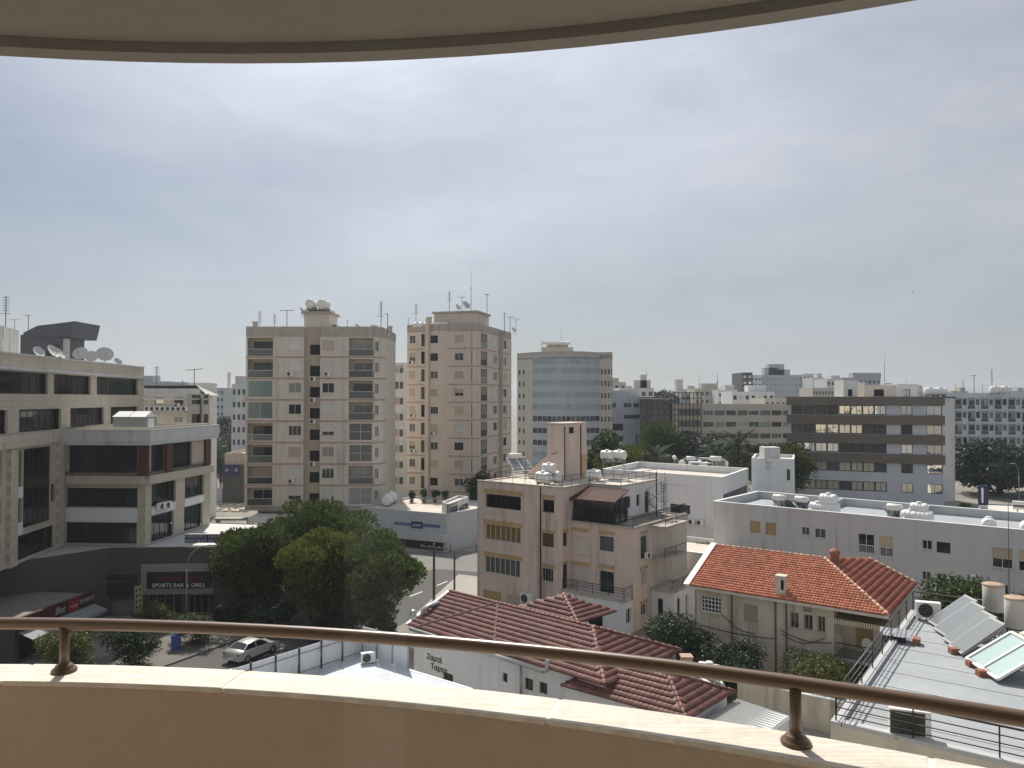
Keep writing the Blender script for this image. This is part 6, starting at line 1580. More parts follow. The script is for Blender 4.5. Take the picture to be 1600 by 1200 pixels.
for k in range(5): fs[0].win(1.3, fs[0].L-2.2, zt-3.1-k*3.2, zt-1.6-k*3.2, 'dark4'); fs[0].win(fs[0].L-2.0, fs[0].L-.2, zt-3.1-k*3.2, zt-1.6-k*3.2, 'dark1')
for x in fs: x.build()
b = MB()
for i in range(8): b.box(a.x-50+.2+i*1.05, a.x-50+.42+i*1.05, -3.45,-3.25, 0, zt+3)
for k in range(14): b.box(a.x-50, b_.x-50, -3.5,-3.3, zt+3-k*1.55, zt+3.2-k*1.55)
ob('lattice', (b, DARKM), g2)
wp = thing('office_block', 'stepped white block with pale blue windows right of the curved office', 'building', (33,225,0))
a, b_ = V2(AT(952,640,222)), V2(AT(1001,640,222))
fs = block(wp, [a,b_,b_+Vector((2,14)),a+Vector((2,14))], 0, 22.2, M('bluish_white_render',(.60,.64,.69),var=.05,streak=.2), par=.5)
fs[0].win(.6,1.9,17.3,18.6,'far'); fs[0].win(4.2,6.4,17.3,18.6,'far'); fs[0].win(7.0,8.7,17.3,18.6,'far'); fs[0].win(4.2,8.8,14.1,15.2,'dark3'); fs[0].win(.4,4.0,10.6,12.6,'dark3'); fs[0].win(.4,4.0,7.5,9.0,'dark3'); fs[0].win(7.6,8.2,7.0,9.4,'dark1')
for x in fs: x.build()
# ================================================================== white gridded block at the far right
wg = thing('apartment_block', 'long white block with a grid of recessed balconies at the right edge', 'building', (110,190,0))
a, b_ = V2(AT(1470,640,192)), V2(AT(1660,640,184))
WGM = M('bluish_white_panel',(.60,.64,.68),var=.04,streak=.12)
fs = block(wg, [a,b_,b_+Vector((0,12)),a+Vector((0,12))], 0, 21.3, WGM, par=.4)
f = fs[0]; n = 9; bw = f.L/n
for k in range(6):
    z = 21.3-1.1-(k+1)*3.15
    for i in range(n):
        f.balcony(i*bw+.2, i*bw+bw*.62, z+.3, z+2.9, 1.0, WGM, ['dark2','cur2','white2','dark3'][(i*3+k)%4], 'glass', .9, dfrac=(.3,.95) if (i+k)%3 else (.05,.6))
        f.win(i*bw+bw*.68, i*bw+bw-.1, z+1.2, z+2.7, ['white2','dark1','cur2'][(i+k*2)%3])
for x in fs: x.build()
for k in range(7): f.box('floor_edge', -.1, f.L+.1, 21.3-1.2-k*3.15, 21.3-.95-k*3.15, .004, .35, WGM)
for i in range(n+1): f.box('fin', max(0,i*bw-.08), i*bw+.08, 1, 20.1, .36, .5, WGM)
p = f.pt(f.hit(1480,690)[0], .55, f.hit(1480,687)[1]); o = thing('banner', 'navy banner with a white emblem on the white gridded block', 'sign', p, f.ang); ob('cloth', (MB().box(-1.1,1.6,-.05,0,0,1.7), NAVY), o)
b = MB()
for k in range(4): t = k*math.pi/2+.78; b.bar((.85+.25*math.cos(t),-.06,.85+.25*math.sin(t)),(.85+.6*math.cos(t),-.06,.85+.6*math.sin(t)),.12,.02)
ob('emblem', (b, WHITEP), o)
for i, px in enumerate((1556,1572)): q = AT(px,0,186); tank(['left white tank on the white gridded block','right white tank on the white gridded block'][i], (q.x,188,20.95), R(0), 1.9, 'tanks on the white gridded block')
for i,(px,kd,s) in enumerate(((1494,2,1.0),(1506,1,.9),(1523,0,1.6),(1536,2,1.0),(1551,1,1.5))): q = AT(px,0,188); aerial(kd, '%s aerial from the left on the white gridded block' % ORD[i+1], (q.x,190,20.9), R(20*i), s, 'aerials on the white gridded block')
for i,(px,) in enumerate(((1447,),(1463,))): q = AT(px,0,150); tank(['left tank on the platform behind the striped office','right tank on the platform behind the striped office'][i], (q.x,150,20.3), 0, 1.7)
o = thing('roof_platform', 'dark edged roof platform behind the striped office', 'building', (AT(1455,0,150).x,150,0)); ob('wall', (MB().box(-4,3,-1.2,5,0,20.0), GREYW), o); ob('deck', (MB().box(-4.2,3.2,-1.4,5.2,20.02,20.28), DARKM), o)
# ================================================================== neighbouring flat roof, right foreground
Un = Vector((.813,-.582)); Vn = Vector((.582,.813)); CR = V2(GZ(1298,1132,12)); ZR = 12.0
nb = thing('apartment_block', 'neighbouring block with a grey painted flat roof at the lower right', 'building', (CR.x,CR.y,0))
LV, LU = 12.2, 15.0
fs = block(nb, [CR, CR+Un*LU, CR+Un*LU+Vn*LV, CR+Vn*LV], 0, ZR, CREAM, par=.004, roofmat=ROOFG)
for x in fs: x.build()
Q = lambda a, b, z=0: Vector((CR.x+Un.x*a+Vn.x*b, CR.y+Un.y*a+Vn.y*b, ZR+z))
lq = lambda a, b, z: Q(a,b,z) - Vector((CR.x,CR.y,0))
for k in range(9): ob('roof_seam', (MB().bar(lq(.3,1.1+k*1.25,.006), lq(LU-.2,1.1+k*1.25,.006), .035 if k%2 else .07, .006), M('roof_seam',(.42,.44,.46))), nb)
ob('roof_kerb', (MB().bar(lq(.12,-.02,.05),lq(.12,LV,.05),.24,.1).bar(lq(.26,.12,.05),lq(LU,.12,.05),.24,.1).bar(lq(.26,LV-.12,.05),lq(LU,LV-.12,.05),.24,.1), M('kerb_paint',(.45,.46,.47),var=.1)), nb)
rr_ = thing('roof_railing', 'dark metal railing with horizontal bars round the grey flat roof', 'railing', (CR.x,CR.y,ZR))
def railrun(a, b, n):
    A, B_ = Q(*a)-Q(0,0), Q(*b)-Q(0,0)
    for h in (.24,.42,.60,.80):
        ob('bar', (MB().cyl(A+Vector((0,0,h)), B_+Vector((0,0,h)), .026 if h == .80 else .014, n=6), DARKM), rr_)
    for i in range(n+1):
        p = A.lerp(B_, i/n); ob('post', (MB().cyl(p+Vector((0,0,.1)), p+Vector((0,0,.80)), .02, n=6), DARKM), rr_)
railrun((.1,.1),(.1,LV-.1),8); railrun((.1,.1),(5.2,.1),3); railrun((.1,LV-.1),(9,LV-.1),6)
# solar collectors lying against a low frame, facing the sun
col_ = thing('solar_collector', 'x', 'solar panel')
b = MB(); a45 = R(36); Ls = 1.62
c0, c1 = (0,-.42,.1), (0,.42,.1); ux, uz = math.cos(a45)*Ls, math.sin(a45)*Ls
q = [Vector((0,-.42,.1)),Vector((ux,-.42,.1+uz)),Vector((ux,.42,.1+uz)),Vector((0,.42,.1))]; nq = (q[1]-q[0]).cross(q[3]-q[0]).normalized()
t = [p-nq*.09 for p in q]; b.quad(*q); b.quad(*t[::-1])
for i in range(4): b.quad(q[i], t[i], t[(i+1)%4], q[(i+1)%4])
cas = ob('casing', (b, M('collector_frame',(.30,.29,.27),rough=.5,var=.1)), col_)
ob('glass', (MB().quad(*[p+nq*.004 for p in (q[0].lerp(q[2],.045), q[1].lerp(q[3],.045), q[2].lerp(q[0],.045), q[3].lerp(q[1],.045))]), PANELG), cas)
ob('leg', (MB().bar((ux,-.35,0),(ux-.06,-.35,uz),.045).bar((ux,.35,0),(ux-.06,.35,uz),.045), GREYM), col_)
rzU = R(-4)
lab = ['first of four dusty solar collectors, farthest along the grey roof','second of four dusty solar collectors on the grey roof','third of four dusty solar collectors on the grey roof','fourth and nearest of the dusty solar collectors on the grey roof']
for i,(px,py) in enumerate(((1457,975),(1466.5,987),(1481.5,1003.5),(1491,1014.5))):
    p = GZ(px,py,ZR+.1); place(col_, lab[i], (p.x,p.y,ZR), rzU, 'dusty solar collectors on the grey roof')
c2 = thing('solar_collector', 'large pale green double solar panel with a white frame on the grey roof', 'solar panel', GZ(1534,1046,ZR+.1)-Vector((0,0,.1)), rzU)
q = [Vector((0,-.85,.12)),Vector((ux,-.85,.1+uz*.88)),Vector((ux,.85,.1+uz*.88)),Vector((0,.85,.12))]; nq = (q[1]-q[0]).cross(q[3]-q[0]).normalized()
ob('casing', (MB().quad(*[p-nq*.08 for p in q][::-1]).quad(*[p-nq*.02 for p in q]), ZINC), c2)
for s0, s1 in ((.02,.485),(.515,.98)):
    ob('glass', (MB().quad(q[0].lerp(q[3],s0), q[1].lerp(q[2],s0), q[1].lerp(q[2],s1), q[0].lerp(q[3],s1)), PANELT), c2)
e = MB()
for i in range(4): e.bar(q[i]+nq*.01, q[(i+1)%4]+nq*.01, .08, .07, nq)
e.bar(q[0].lerp(q[3],.5)+nq*.01, q[1].lerp(q[2],.5)+nq*.01, .07, .06, nq); ob('frame', (e, WHITEP), c2)
ob('leg', (MB().bar((ux-.05,-.7,0),(ux-.05,-.7,uz*.85),.05).bar((ux-.05,.7,0),(ux-.05,.7,uz*.85),.05), GREYM), c2)
BRICK = M('brick_block',(.27,.12,.085),var=.2,scale=4)
for i,(px,py) in enumerate(((1522,1041),(1538,1056),(1494,1021))):
    o = thing('brick_footing', ['brick block under the left foot of the white framed panel','brick block under the near foot of the white framed panel','brick block under the nearest dusty collector'][i], 'brick', GZ(px,py,ZR), rzU); ob('brick', (MB().box(-.2,.2,-.12,.12,0,.09), BRICK), o); ob('brick', (MB().box(-.19,.18,-.11,.12,.092,.17), BRICK), o)
def stand_tank(label, px, Y, zb, s):
    p = AT(px,0,Y); o = place(UPR, label, (p.x,Y,zb), 0, 'upright tanks on the grey roof', s)
    st = thing('tank_stand', 'pipe stand under the ' + label, 'stand', (p.x,Y,ZR)); b = MB(); h = zb-ZR
    for k in range(4): t_ = k*math.pi/2+.5; b.bar((.3*math.cos(t_),.3*math.sin(t_),0),(.3*math.cos(t_),.3*math.sin(t_),h-.03),.04)
    ob('leg', (b, DARKM), st); ob('deck', (MB().lathe([(.001,h-.03),(.36,h-.03),(.36,h-.002),(.001,h-.002)],n=12), DARKM), st)
stand_tank('streaked upright tank at the far end of the grey roof', 1542, 27.0, 12.56, .66); stand_tank('upright tank with a rusty lid on the grey roof', 1577.5, 25.0, 12.58, .68)
hc = thing('hot_water_cylinder', 'cream hot water cylinder at the right edge of the grey roof', 'water tank', AT(1606,0,23.3)+Vector((0,0,0))); hc.location.z = ZR
hc.location.y = 23.3
ob('drum', (MB().lathe([(.001,-.6),(.16,-.58),(.24,-.48),(.25,-.3),(.25,.5),(.2,.58),(.001,.6)],(0,0,.78),18,'X'), M('cream_enamel',(.66,.58,.47),rough=.4,var=.08,streak=.3)), hc)
ob('stand', (MB().bar((-.35,-.2,0),(-.35,-.1,.6),.05).bar((-.35,.2,0),(-.35,.1,.6),.05).bar((.35,0,0),(.35,0,.6),.05), DARKM), hc); hc.rotation_euler[2] = R(25)
b = MB(); rg = random.Random(2)
for i in range(9):
    a = Vector((rg.uniform(-.7,.7),rg.uniform(-.4,.4),rg.uniform(.05,.5))); c = Vector((rg.uniform(-.7,.7),rg.uniform(-.4,.4),rg.uniform(.05,.6))); b.tube([a,(a+c)/2+Vector((0,0,.15)),c],.03,5)
o = thing('pipework', 'tangle of lagged pipes behind the solar collectors', 'pipes', GZ(1556,1000,ZR)); ob('pipe', (b, ZINC), o)
p = GZ(1421,1151,ZR); ac('big air conditioner at the near edge of the grey roof, back grille towards us', (p.x,p.y,ZR), R(160), 1.05)
p = GZ(1450,969,ZR); ac('air conditioner with a round fan at the far left of the grey roof', (p.x,p.y,ZR+.05), R(-20), .95)
o = thing('scrap_sheet', 'bent metal sheet and red brick lying on the grey roof', 'scrap', GZ(1400,1000,ZR), R(-30)); ob('sheet', (MB().quad((-.45,-.4,.22),(.45,-.4,.22),(.4,.35,.30),(-.5,.35,.28)).quad((-.5,.35,.27),(.4,.35,.29),(.45,-.4,.21),(-.45,-.4,.21)), ZINC), o); ob('brick', (MB().box(.5,.72,-.3,.05,0,.2), BRICK), o); ob('brick', (MB().box(-.3,.3,-.25,.2,0,.2), DARKM), o)
o = thing('antenna_wire', 'thin vertical wire mast rising behind the grey roof tanks', 'mast', AT(1566,0,30)); o.location.z = 9; ob('mast', (MB().cyl((0,0,0),(0,0,7.1),.02,.012,5), DARKM), o); ob('foot', (MB().box(-.1,.1,-.1,.1,-9,.0), GREYM), o)
# ================================================================== garden of the red house: walls, bin
gw = thing('garden_wall', 'stained white garden wall in front of the red tiled house', 'wall', GZ(1230,1105,0))
A, B_ = GZ(1152,1064,2.0), GZ(1325,1100,2.0); fw_ = Face(gw, V2(A), V2(B_), 0, 2.0, OLDW); fw_.build(); fw2 = Face(gw, V2(B_)+Vector((.18,.24)), V2(A)+Vector((.18,.24)), 0, 2.0, OLDW); fw2.build()
fw_.box('coping', 0, fw_.L, 2.0, 2.06, -.3, .03, GREYW)
p = GZ(1282,1128,0); o = thing('wheeled_bin', 'dark green wheeled bin against the garden wall', 'bin', (p.x,p.y,.05), R(-35)); ob('body', (MB().prism([(-.28,-.33),(.28,-.33),(.28,.33),(-.28,.33)],.08,.95), M('bin_green',(.02,.035,.025),rough=.5)), o); ob('lid', (MB().box(-.31,.31,-.37,.36,.952,1.03), MAT['bin_green']), o)
for sx in (-.27,.27): ob('wheel', (MB().cyl((sx-.03,.3,.1),(sx+.03,.3,.1),.1,n=12), DARKM), o)
# ================================================================== trees
tree('pine_tree', 'broad dark pine at the left in front of the sports bar', 'tree', (-23.4,72.4,0), 9.8, 8.8, .5, 34, 32000, .2, PINE, 21, .25, 'street pines', True, spread=.3, lr=(.2,.34))
tree('pine_tree', 'tallest pine in the middle of the street clump', 'tree', (-19.8,79,0), 12.5, 8.3, 1.4, 34, 34000, .2, PINE, 22, .28, 'street pines', True, spread=.3, lr=(.2,.34))
tree('pine_tree', 'rounded pine with sun-tinted needles at the front of the street clump', 'tree', (-16.4,67.5,0), 9.4, 8.2, .6, 30, 30000, .18, PINEY, 23, .22, 'street pines', True, spread=.3, lr=(.2,.34))
tree('pine_tree', 'rounded pine at the right end of the street clump', 'tree', (-10.9,64,0), 7.4, 9.4, .6, 34, 34000, .18, PINE, 24, .22, 'street pines', True, spread=.3, lr=(.2,.34))
tree('pine_tree', 'small dark pine behind the blue name boards', 'tree', (-24.4,81,0), 5.5, 6.2, .6, 14, 12000, .2, PINE, 25, .18, 'street pines', True, spread=.3)
shrub('yellowish hedge bush behind the left railing post', (-32.6,56.5,0), 5.2, 3.2, 9000, .09, LEAFY, 31); shrub('dark clipped bush right of the yellowish hedge', (-28.2,57.5,0), 4.2, 3.3, 9000, .09, LEAFD, 32); shrub('sprawling shrub under the sports bar windows', (-25.6,63,0), 4.4, 2.6, 7000, .09, LEAFM, 33); shrub('small shrub at the foot of the street lamp', (-30.4,66.3,.13), 3.4, 2.4, 6000, .08, LEAFY, 34)
tree('evergreen_tree', 'dark evergreen at the foot of the second tower', 'tree', (AT(752,0,117).x,117,0), 5.6, 9.6, .8, 18, 12000, .16, LEAFD, 41, .2)
tree('garden_tree', 'dark citrus tree left of the red tiled house', 'tree', (11.6,53.6,0), 6.2, 4.8, .4, 20, 18000, .09, LEAFD, 42, .14, 'garden trees of the red house'); tree('garden_tree', 'leafy tree against the wall of the red tiled house', 'tree', (14.2,51.4,0), 5.0, 3.9, .3, 18, 15000, .09, LEAFD, 43, .12, 'garden trees of the red house')
tree('garden_tree', 'yellowish climbing shrub under the rear balcony of the red house', 'tree', (19.6,49.0,0), 5.4, 4.3, .1, 20, 15000, .08, LEAFY, 44, .1, 'garden trees of the red house')
tree('fig_tree', 'bright leafy tree in front of the long grey building', 'tree', (29.3,50.5,0), 5.6, 6.6, 2.8, 18, 12000, .14, LEAFM, 45, .18); tree('fig_tree', 'dark tree behind the upright tanks at the right edge', 'tree', (34.5,52,0), 4.6, 5.4, 1.8, 14, 9000, .12, LEAFD, 46, .16)
tree('bushy_tree', 'small bushy tree at the left corner of the long grey building', 'tree', (20.4,82.5,0), 3.6, 4.6, .6, 12, 6000, .12, LEAFM, 47, .12)
tree('ficus_tree', 'huge dark clipped ficus tree in front of the white gridded block', 'tree', (AT(1550,0,160).x,160,0), 20.5, 11.6, .0, 36, 42000, .34, LEAFD, 48, .5, None, False, spread=.5)
gS = 'park trees behind the white building'
for i,(px,Y,w_,h,z0,m,n) in enumerate(((943,118,10,11.5,4.0,LEAFM,16000),(970,112,9,10,3.5,PINEY,14000),(998,119,9,9,3,LEAFY,14000),(1022,138,12,11,5.0,PINE,16000),(1073,140,13,9.5,4.5,LEAFD,18000),(1110,148,12,9,3.5,LEAFD,14000),(1205,134,11,10,3.5,LEAFD,14000),(1228,130,8,8.5,4,PINE,10000),(1048,125,9,8,3,LEAFM,10000),(1180,142,12,8.5,3,LEAFM,12000))):
    tree('park_tree', '%s in the park row behind the white building' % ['feathery olive green tree at the left end','smaller feathery tree second from the left','yellow green tree third from the left','rounded pine beneath the glass cube','dense dark tree under the latticed glass front','dark tree left of the palms','dark tree right of the palms','pine beside the striped office','low green tree before the glass cube','low dark tree behind the palms'][i], 'tree', (AT(px,0,Y).x,Y,0), w_, h, z0, 18, n, .24, m, 60+i, .25, gS, m in (PINE,PINEY), spread=.4)
for i,(px,Y,h,l) in enumerate(((1150,128,12.0,5.0),(1120,125,10.2,4.6),(1174,126,10.2,4.4),(1022,122,10.2,4.2),(1192,122,8.6,4.0))):
    palm(['tallest palm in the park row','palm left of the tallest palm','palm right of the tallest palm','palm in front of the rounded pine','low palm nearest the striped office'][i], (AT(px,0,Y).x,Y,0), h, l, 80+i, 'palms in the park row')
shrub('low hedge mound beside the filling station forecourt', (AT(1490,0,112).x,112,0), 7, 1.8, 4000, .12, LEAFM, 35)
for i,(px,Y,w_,h,m) in enumerate(((355,215,12,15,LEAFD),(372,205,12,10,LEAFM),(344,200,8,8,LEAFM),(350,150,4.5,7.5,LEAFM))):
    tree('street_tree', ['tall dark tree far down the left street','green tree beside the tall one far down the left street','low tree beside the far white house','thin street tree beside the parked cars'][i], 'tree', (AT(px,0,Y).x,Y,0), w_, h, 2 if i < 3 else 3.5, 12, 6000, .25 if i < 3 else .12, m, 100+i, .2, 'trees far down the left street', spread=.4)
for i,(x_,y_,w_,h_) in enumerate(((-20.5,66.5,5,2.6),(-14.5,63.5,5,2.8),(-10.8,61.5,4.5,2.6),(-24.5,68,5,2.4),(-12.5,67,5,3.0))):
    shrub('dark undergrowth under the street pines, %s clump' % ['left middle','middle','right hand','leftmost','rear'][i], (x_,y_,0), w_, h_, 6000, .12, LEAFD, 140+i, group='undergrowth below the pines')
# ================================================================== cars, poles, lamps
SILV = M('silver_car_paint',(.46,.46,.44),rough=.25,var=.02,fine=0,spec=.6,metal=.3); WCAR = M('white_car_paint',(.72,.72,.70),rough=.25,var=.02,fine=0,spec=.6); BCAR = M('black_car_paint',(.02,.02,.022),rough=.22,var=.02,fine=0,spec=.6)
rzs = -math.atan2(SD.x,SD.y); p = GZ(394,1026,0); car('silver saloon car parked beside the panel fence', (p.x,p.y,.01), rzs, SILV)
rzf = R(12)
for i,(px,py,m,l) in enumerate(((337,727,WCAR,'white car parked far down the left street'),(350,741,BCAR,'black car parked far down the left street'),(347,722,WCAR,'small white car farthest down the left street'))):
    p = GZ(px,py,0); car(l, (p.x,p.y,.02), R(28), m, 'cars parked far down the left street')
def pole(name, label, px, py, h, arm=True, r=.14):
    p = GZ(px,py,0); o = thing(name, label, 'pole', (p.x,p.y,0)); ob('post', (MB().cyl((0,0,-.05),(0,0,h),r,r*.75,9), M('old_pole_wood',(.10,.085,.065),var=.2,scale=3)), o)
    if arm:
        ob('crossarm', (MB().bar((-1.35,.3,h-.35),(1.35,-.5,h-.45),.1).bar((-.5,.1,h-.4),(0,0,h-1.0),.05).bar((.5,-.15,h-.42),(0,0,h-1.0),.05), MAT['old_pole_wood']), o)
        for x in (-1.2,-.4,.5,1.2): ob('insulator', (MB().lathe([(.001,0),(.05,0),(.06,.06),(.03,.1),(.05,.14),(.001,.16)],(x,.3-(x+1.35)*.296,h-.33-.02*x),8), PLASG), o)
    return o
pole('utility_pole', 'dark wooden utility pole with a crossarm by the street crossing', 678, 949, 6.1); pole('utility_pole', 'plain dark pole right of the crossarm pole', 710, 941, 5.0, False, .11)
for i,(a_,b_) in enumerate(((( -7.6,74.0,5.6),(-5.2,75.6,4.8)),)): pass
def lamp(label, base, h, reach, rz):
    o = thing('street_lamp', label, 'street lamp', base, rz); ob('post', (MB().cyl((0,0,0),(0,0,h*.72),.08,.055,10), GREYM), o)
    pts = [(0,0,h*.72)]+[(reach*(1-math.cos(t))*.9, 0, h*.72+h*.28*math.sin(t)) for t in [R(15*k) for k in range(1,7)]]; ob('arm', (MB().tube(pts,.05,8), GREYM), o)
    e = pts[-1]; ob('lantern', (MB().prism([(e[0]-.1,-.13),(e[0]+.65,-.1),(e[0]+.65,.1),(e[0]-.1,.13)],e[2]-.08,e[2]+.06), ZINC), o); return o
p = GZ(291,977,0); lamp('curved street lamp in front of the sports bar', (p.x,p.y,.13), 6.9, 2.2, 0)
p = AT(1583,0,140); lamp('tall double headed street lamp before the dark ficus tree', (p.x,140,0), 8.1, .9, R(180))
p = GZ(339,765,0); lamp('thin lamp post beside the cars far down the left street', (p.x,p.y,0), 9.5, 1.4, 0)
o = thing('recycling_bin', 'blue recycling bin between the bushes beside the pavement', 'bin', (-26.6,61.2,0), R(20)); ob('body', (MB().prism([(-.35,-.3),(.35,-.3),(.35,.3),(-.35,.3)],.02,1.15), M('bin_blue',(.05,.08,.30),rough=.4)), o); ob('lid', (MB().box(-.39,.39,-.35,.34,1.152,1.24), MAT['bin_blue']), o)
# filling station
st_ = thing('filling_station', 'white filling station canopy with a navy edge at the right', 'canopy', (AT(1565,0,95).x,95,0))
c0, c1, c2_, c3 = GZ(1533,789,5.9), GZ(1542,806,5.9), GZ(1640,815,5.9), GZ(1640,792,5.9)
pl_ = [tuple(V2(p-st_.location)) for p in (c0,c1,c2_,c3)]
ob('deck', (MB().prism(pl_,5.45,5.92), M('station_roof',(.62,.57,.50),var=.08)), st_); e = MB()
for i in range(4): a_, b_ = pl_[i], pl_[(i+1)%4]; e.bar((*a_,5.65),(*b_,5.65),.12,.75)
ob('fascia', (e, NAVY), st_)
for x, y in ((-4,2),(3,0)): ob('column', (MB().box(x-.15,x+.15,y-.15,y+.15,0,5.45), WHITEP), st_)
py_ = thing('sign_pylon', 'tall navy and white sign pylon beside the filling station', 'sign', (AT(1527.5,0,98).x,98,0)); ob('post', (MB().box(-.5,.5,-.15,.15,0,6.4), WHITEP), py_); ob('head', (MB().box(-.55,.55,-.2,.2,6.42,8.9), NAVY), py_); ob('lettering', (MB().box(-.35,-.1,-.22,-.205,6.7,8.6), WHITEP), py_)
for k in range(4): ob('price_panel', (MB().box(-.4,.4,-.17,-.155,3.2+k*.75,3.75+k*.75), BLUEP), py_)
bb_ = thing('roof_sign', 'white box sign on legs above the station canopy', 'sign', (AT(1596,0,92).x,92,5.92), R(-30)); ob('box', (MB().box(-1.5,2.2,-.3,.3,.75,1.7), WHITEP), bb_); ob('stripe', (MB().box(-1.5,2.2,-.32,-.305,1.05,1.25), DARKM), bb_); ob('leg', (MB().box(-1.1,-.95,-.1,.1,0,.75).box(1.2,1.35,-.1,.1,0,.75), GREYM), bb_)
o = thing('planter', 'grey concrete planter drum near the filling station', 'planter', GZ(1508,806,0)); ob('pot', (MB().lathe([(.001,.02),(1.0,.02),(1.15,1.6),(1.05,1.6),(1.0,1.4),(.001,1.4)],n=16), CONC), o); ob('plant', (crown_mesh([(0,0,1.7,.9,.4)],600,.12,5), LEAFY), o)
# ================================================================== buildings behind, left
lbk = thing('office_building', 'white building with a row of condensers behind the stone office', 'building', (-46,105,0))
a, b_, c = V2(AT(205,0,105)), V2(AT(297,0,105)), V2(AT(332,0,112))
fs = block(lbk, [a,b_,c,c+Vector((-6,12)),a+Vector((0,14))], 0, 20.6, M('old_white',(.60,.58,.52),var=.07,streak=.5), par=.6)
f = fs[0]; f.winpx(242,621,256.5,631.5,'mir1'); f.winpx(273,621,286.5,632,'dark2'); f.winpx(272,651,285.5,661,'pale2'); g = fs[1]
for ya, yb in ((617,632),(647,662)): g.winpx(299.5,ya,314,yb,'dark4'); g.winpx(318,ya,326,yb,'dark3')
for x in fs: x.build()
f.box('cornice', 0, f.L, 19.75, 20.0, .004, .5, GREYW); f.box('ledge', f.hit(230,642)[0], f.L-.1, f.hit(230,644)[1], f.hit(230,642.5)[1], .004, .8, GREYW); g.box('brown_strip', g.L*.55, g.L*.62, 0, 20, .004, .1, BROWNB)
for i in range(8):
    s, z = f.hit(233+i*8.2,642.5); ac('%s condenser from the left on the ledge of the white building' % ORD[i+1], f.pt(s,.4,z+.02), 0, .95, 'condensers on the ledge of the white building')
s, z = f.hit(278,637); ac('raised condenser under the window of the white building', f.pt(s,.3,z), 0, .9)
rp_ = thing('rooftop_house', 'pale mono-pitch rooftop house above the white building', 'building', (AT(270,0,112).x,112,20)); ob('wall', (MB().box(-5.5,4.5,0,4,-.05,1.4), GREYW), rp_); ob('roof', (MB().quad((-5.8,-.3,1.9),(4.0,-.3,1.9),(5.2,4.3,1.35),(-5.8,4.3,1.45)).quad((4.0,-.3,1.9),(5.6,-.3,.4),(5.6,4.3,.4),(5.2,4.3,1.35)), ROOFW), rp_)
for i,(px,Y,kd,s) in enumerate(((308,118,0,1.4),(290,118,1,.6),(250,118,1,1.1))): p = AT(px,0,Y); aerial(kd, ['wide aerial above the white building','short ladder aerial above the white building','thin tall aerial behind the white building'][i], (p.x,Y,20.3), R(15*i), s)
def far(label, pa, pb, yt, Y, m, rows=3, nx=5, sh=3.1, d=14, zb=0.0, par=.5, st='far', skipw=False, name='far_building', roofbits=()):
    a, b_ = V2(AT(pa,620,Y)), V2(AT(pb,620,Y)); zt = AT(0,yt,Y).z; o = thing(name, label, 'building', (a.x,Y,0))
    fs = block(o, [a,b_,b_+Vector((0,d)),a+Vector((0,d))], zb, zt, m, par=par); f = fs[0]; w = f.L/nx
    if not skipw:
        for k in range(rows):
            for i in range(nx): f.win(i*w+w*.22, i*w+w*.78, zt-par-.5-(k+1)*sh+1.4, zt-par-.5-(k+1)*sh+2.8, st if isinstance(st,(str,dict)) else st[(i*2+k)%len(st)])
    for x in fs: x.build()
    for (qa, qb, h) in roofbits:
        x0_, x1_ = AT(qa,0,Y).x-a.x, AT(qb,0,Y).x-a.x; ob('roof_house', (MB().box(x0_,x1_,1.5,6,zt-par,zt+h), m), o)
    return o
far('narrow white balconied block beside the left street', 296, 317, 598, 125, WHITEW, 6, 2, 3.1, 6, st=['dark2','white2'])
far('grey beige block just left of the beige tower', 362, 392, 600, 190, GREYW, 5, 4, 3.1, roofbits=((368,384,2.0),))
far('low white house with a curved roof far down the left street', 335, 392, 668, 228, WHITEW, 2, 4, 3.4, 12, st=['dark2','far'], roofbits=((343,380,2.6),))
far('low shop with navy signs beside the left street', 352, 386, 708, 146, M('pinkish_concrete',(.46,.37,.31),var=.15,streak=.6), 0, 2, roofbits=())
ns = thing('shop_sign', 'navy shop signs with white emblems beside the left street', 'sign', (AT(352,0,145.5).x,145.5,0)); 
for k in range(2): 
    ob('board', (MB().box(.2+k*1.75,1.75+k*1.75,-.1,0,5.4,7.3), NAVY), ns); b = MB()
    for t_ in range(6): b.bar((.97+k*1.75,-.12,6.4),(.97+k*1.75+.45*math.cos(t_*1.05),-.12,6.4+.45*math.sin(t_*1.05)),.12,.03)
    ob('emblem', (b, WHITEP), ns)
ob('wall', (MB().box(.1,4,-.05,.3,0,7.4), SHD), ns)
o = thing('concrete_kiosk', 'small square concrete kiosk in the dusty yard left of the tower', 'kiosk', GZ(350,784,0)); ob('wall', (MB().box(-1.1,1.1,-1.1,1.1,0,2.5), LGREY), o); ob('cap', (MB().box(-1.2,1.2,-1.2,1.2,2.502,2.65), CREAM), o)
for i,(px,py) in enumerate(((381,790),(368,789),(362,791))): 
    p = GZ(px,py+12,0); ac('%s condenser on the ground left of the tower canopy' % ['right','middle','left'][i], (p.x,112.5,2.5), 0, 1.6, 'condensers left of the tower canopy')
o = thing('condenser_base', 'plain grey base carrying the condensers left of the tower', 'platform', (AT(370,0,112.5).x,112.5,0)); ob('slab', (MB().box(-2.6,2.6,-.6,.8,2.2,2.5), CONC), o); ob('leg', (MB().box(-2.4,-2.1,-.4,.6,0,2.2).box(2.1,2.4,-.4,.6,0,2.2), CONC), o)
b = MB(); rg = random.Random(8)
for i in range(240): 
    p = GZ(rg.uniform(334,386), rg.uniform(786,800),0); s = rg.uniform(.08,.35); b.box(p.x-s,p.x+s,p.y-s,p.y+s,-.05,s*.8)
o = ob('rubble', (b, M('rubble',(.50,.44,.37),var=.2,island=.3))); tag(o, 'pale rubble strewn over the dusty yard left of the tower', 'rubble', None, 'stuff')
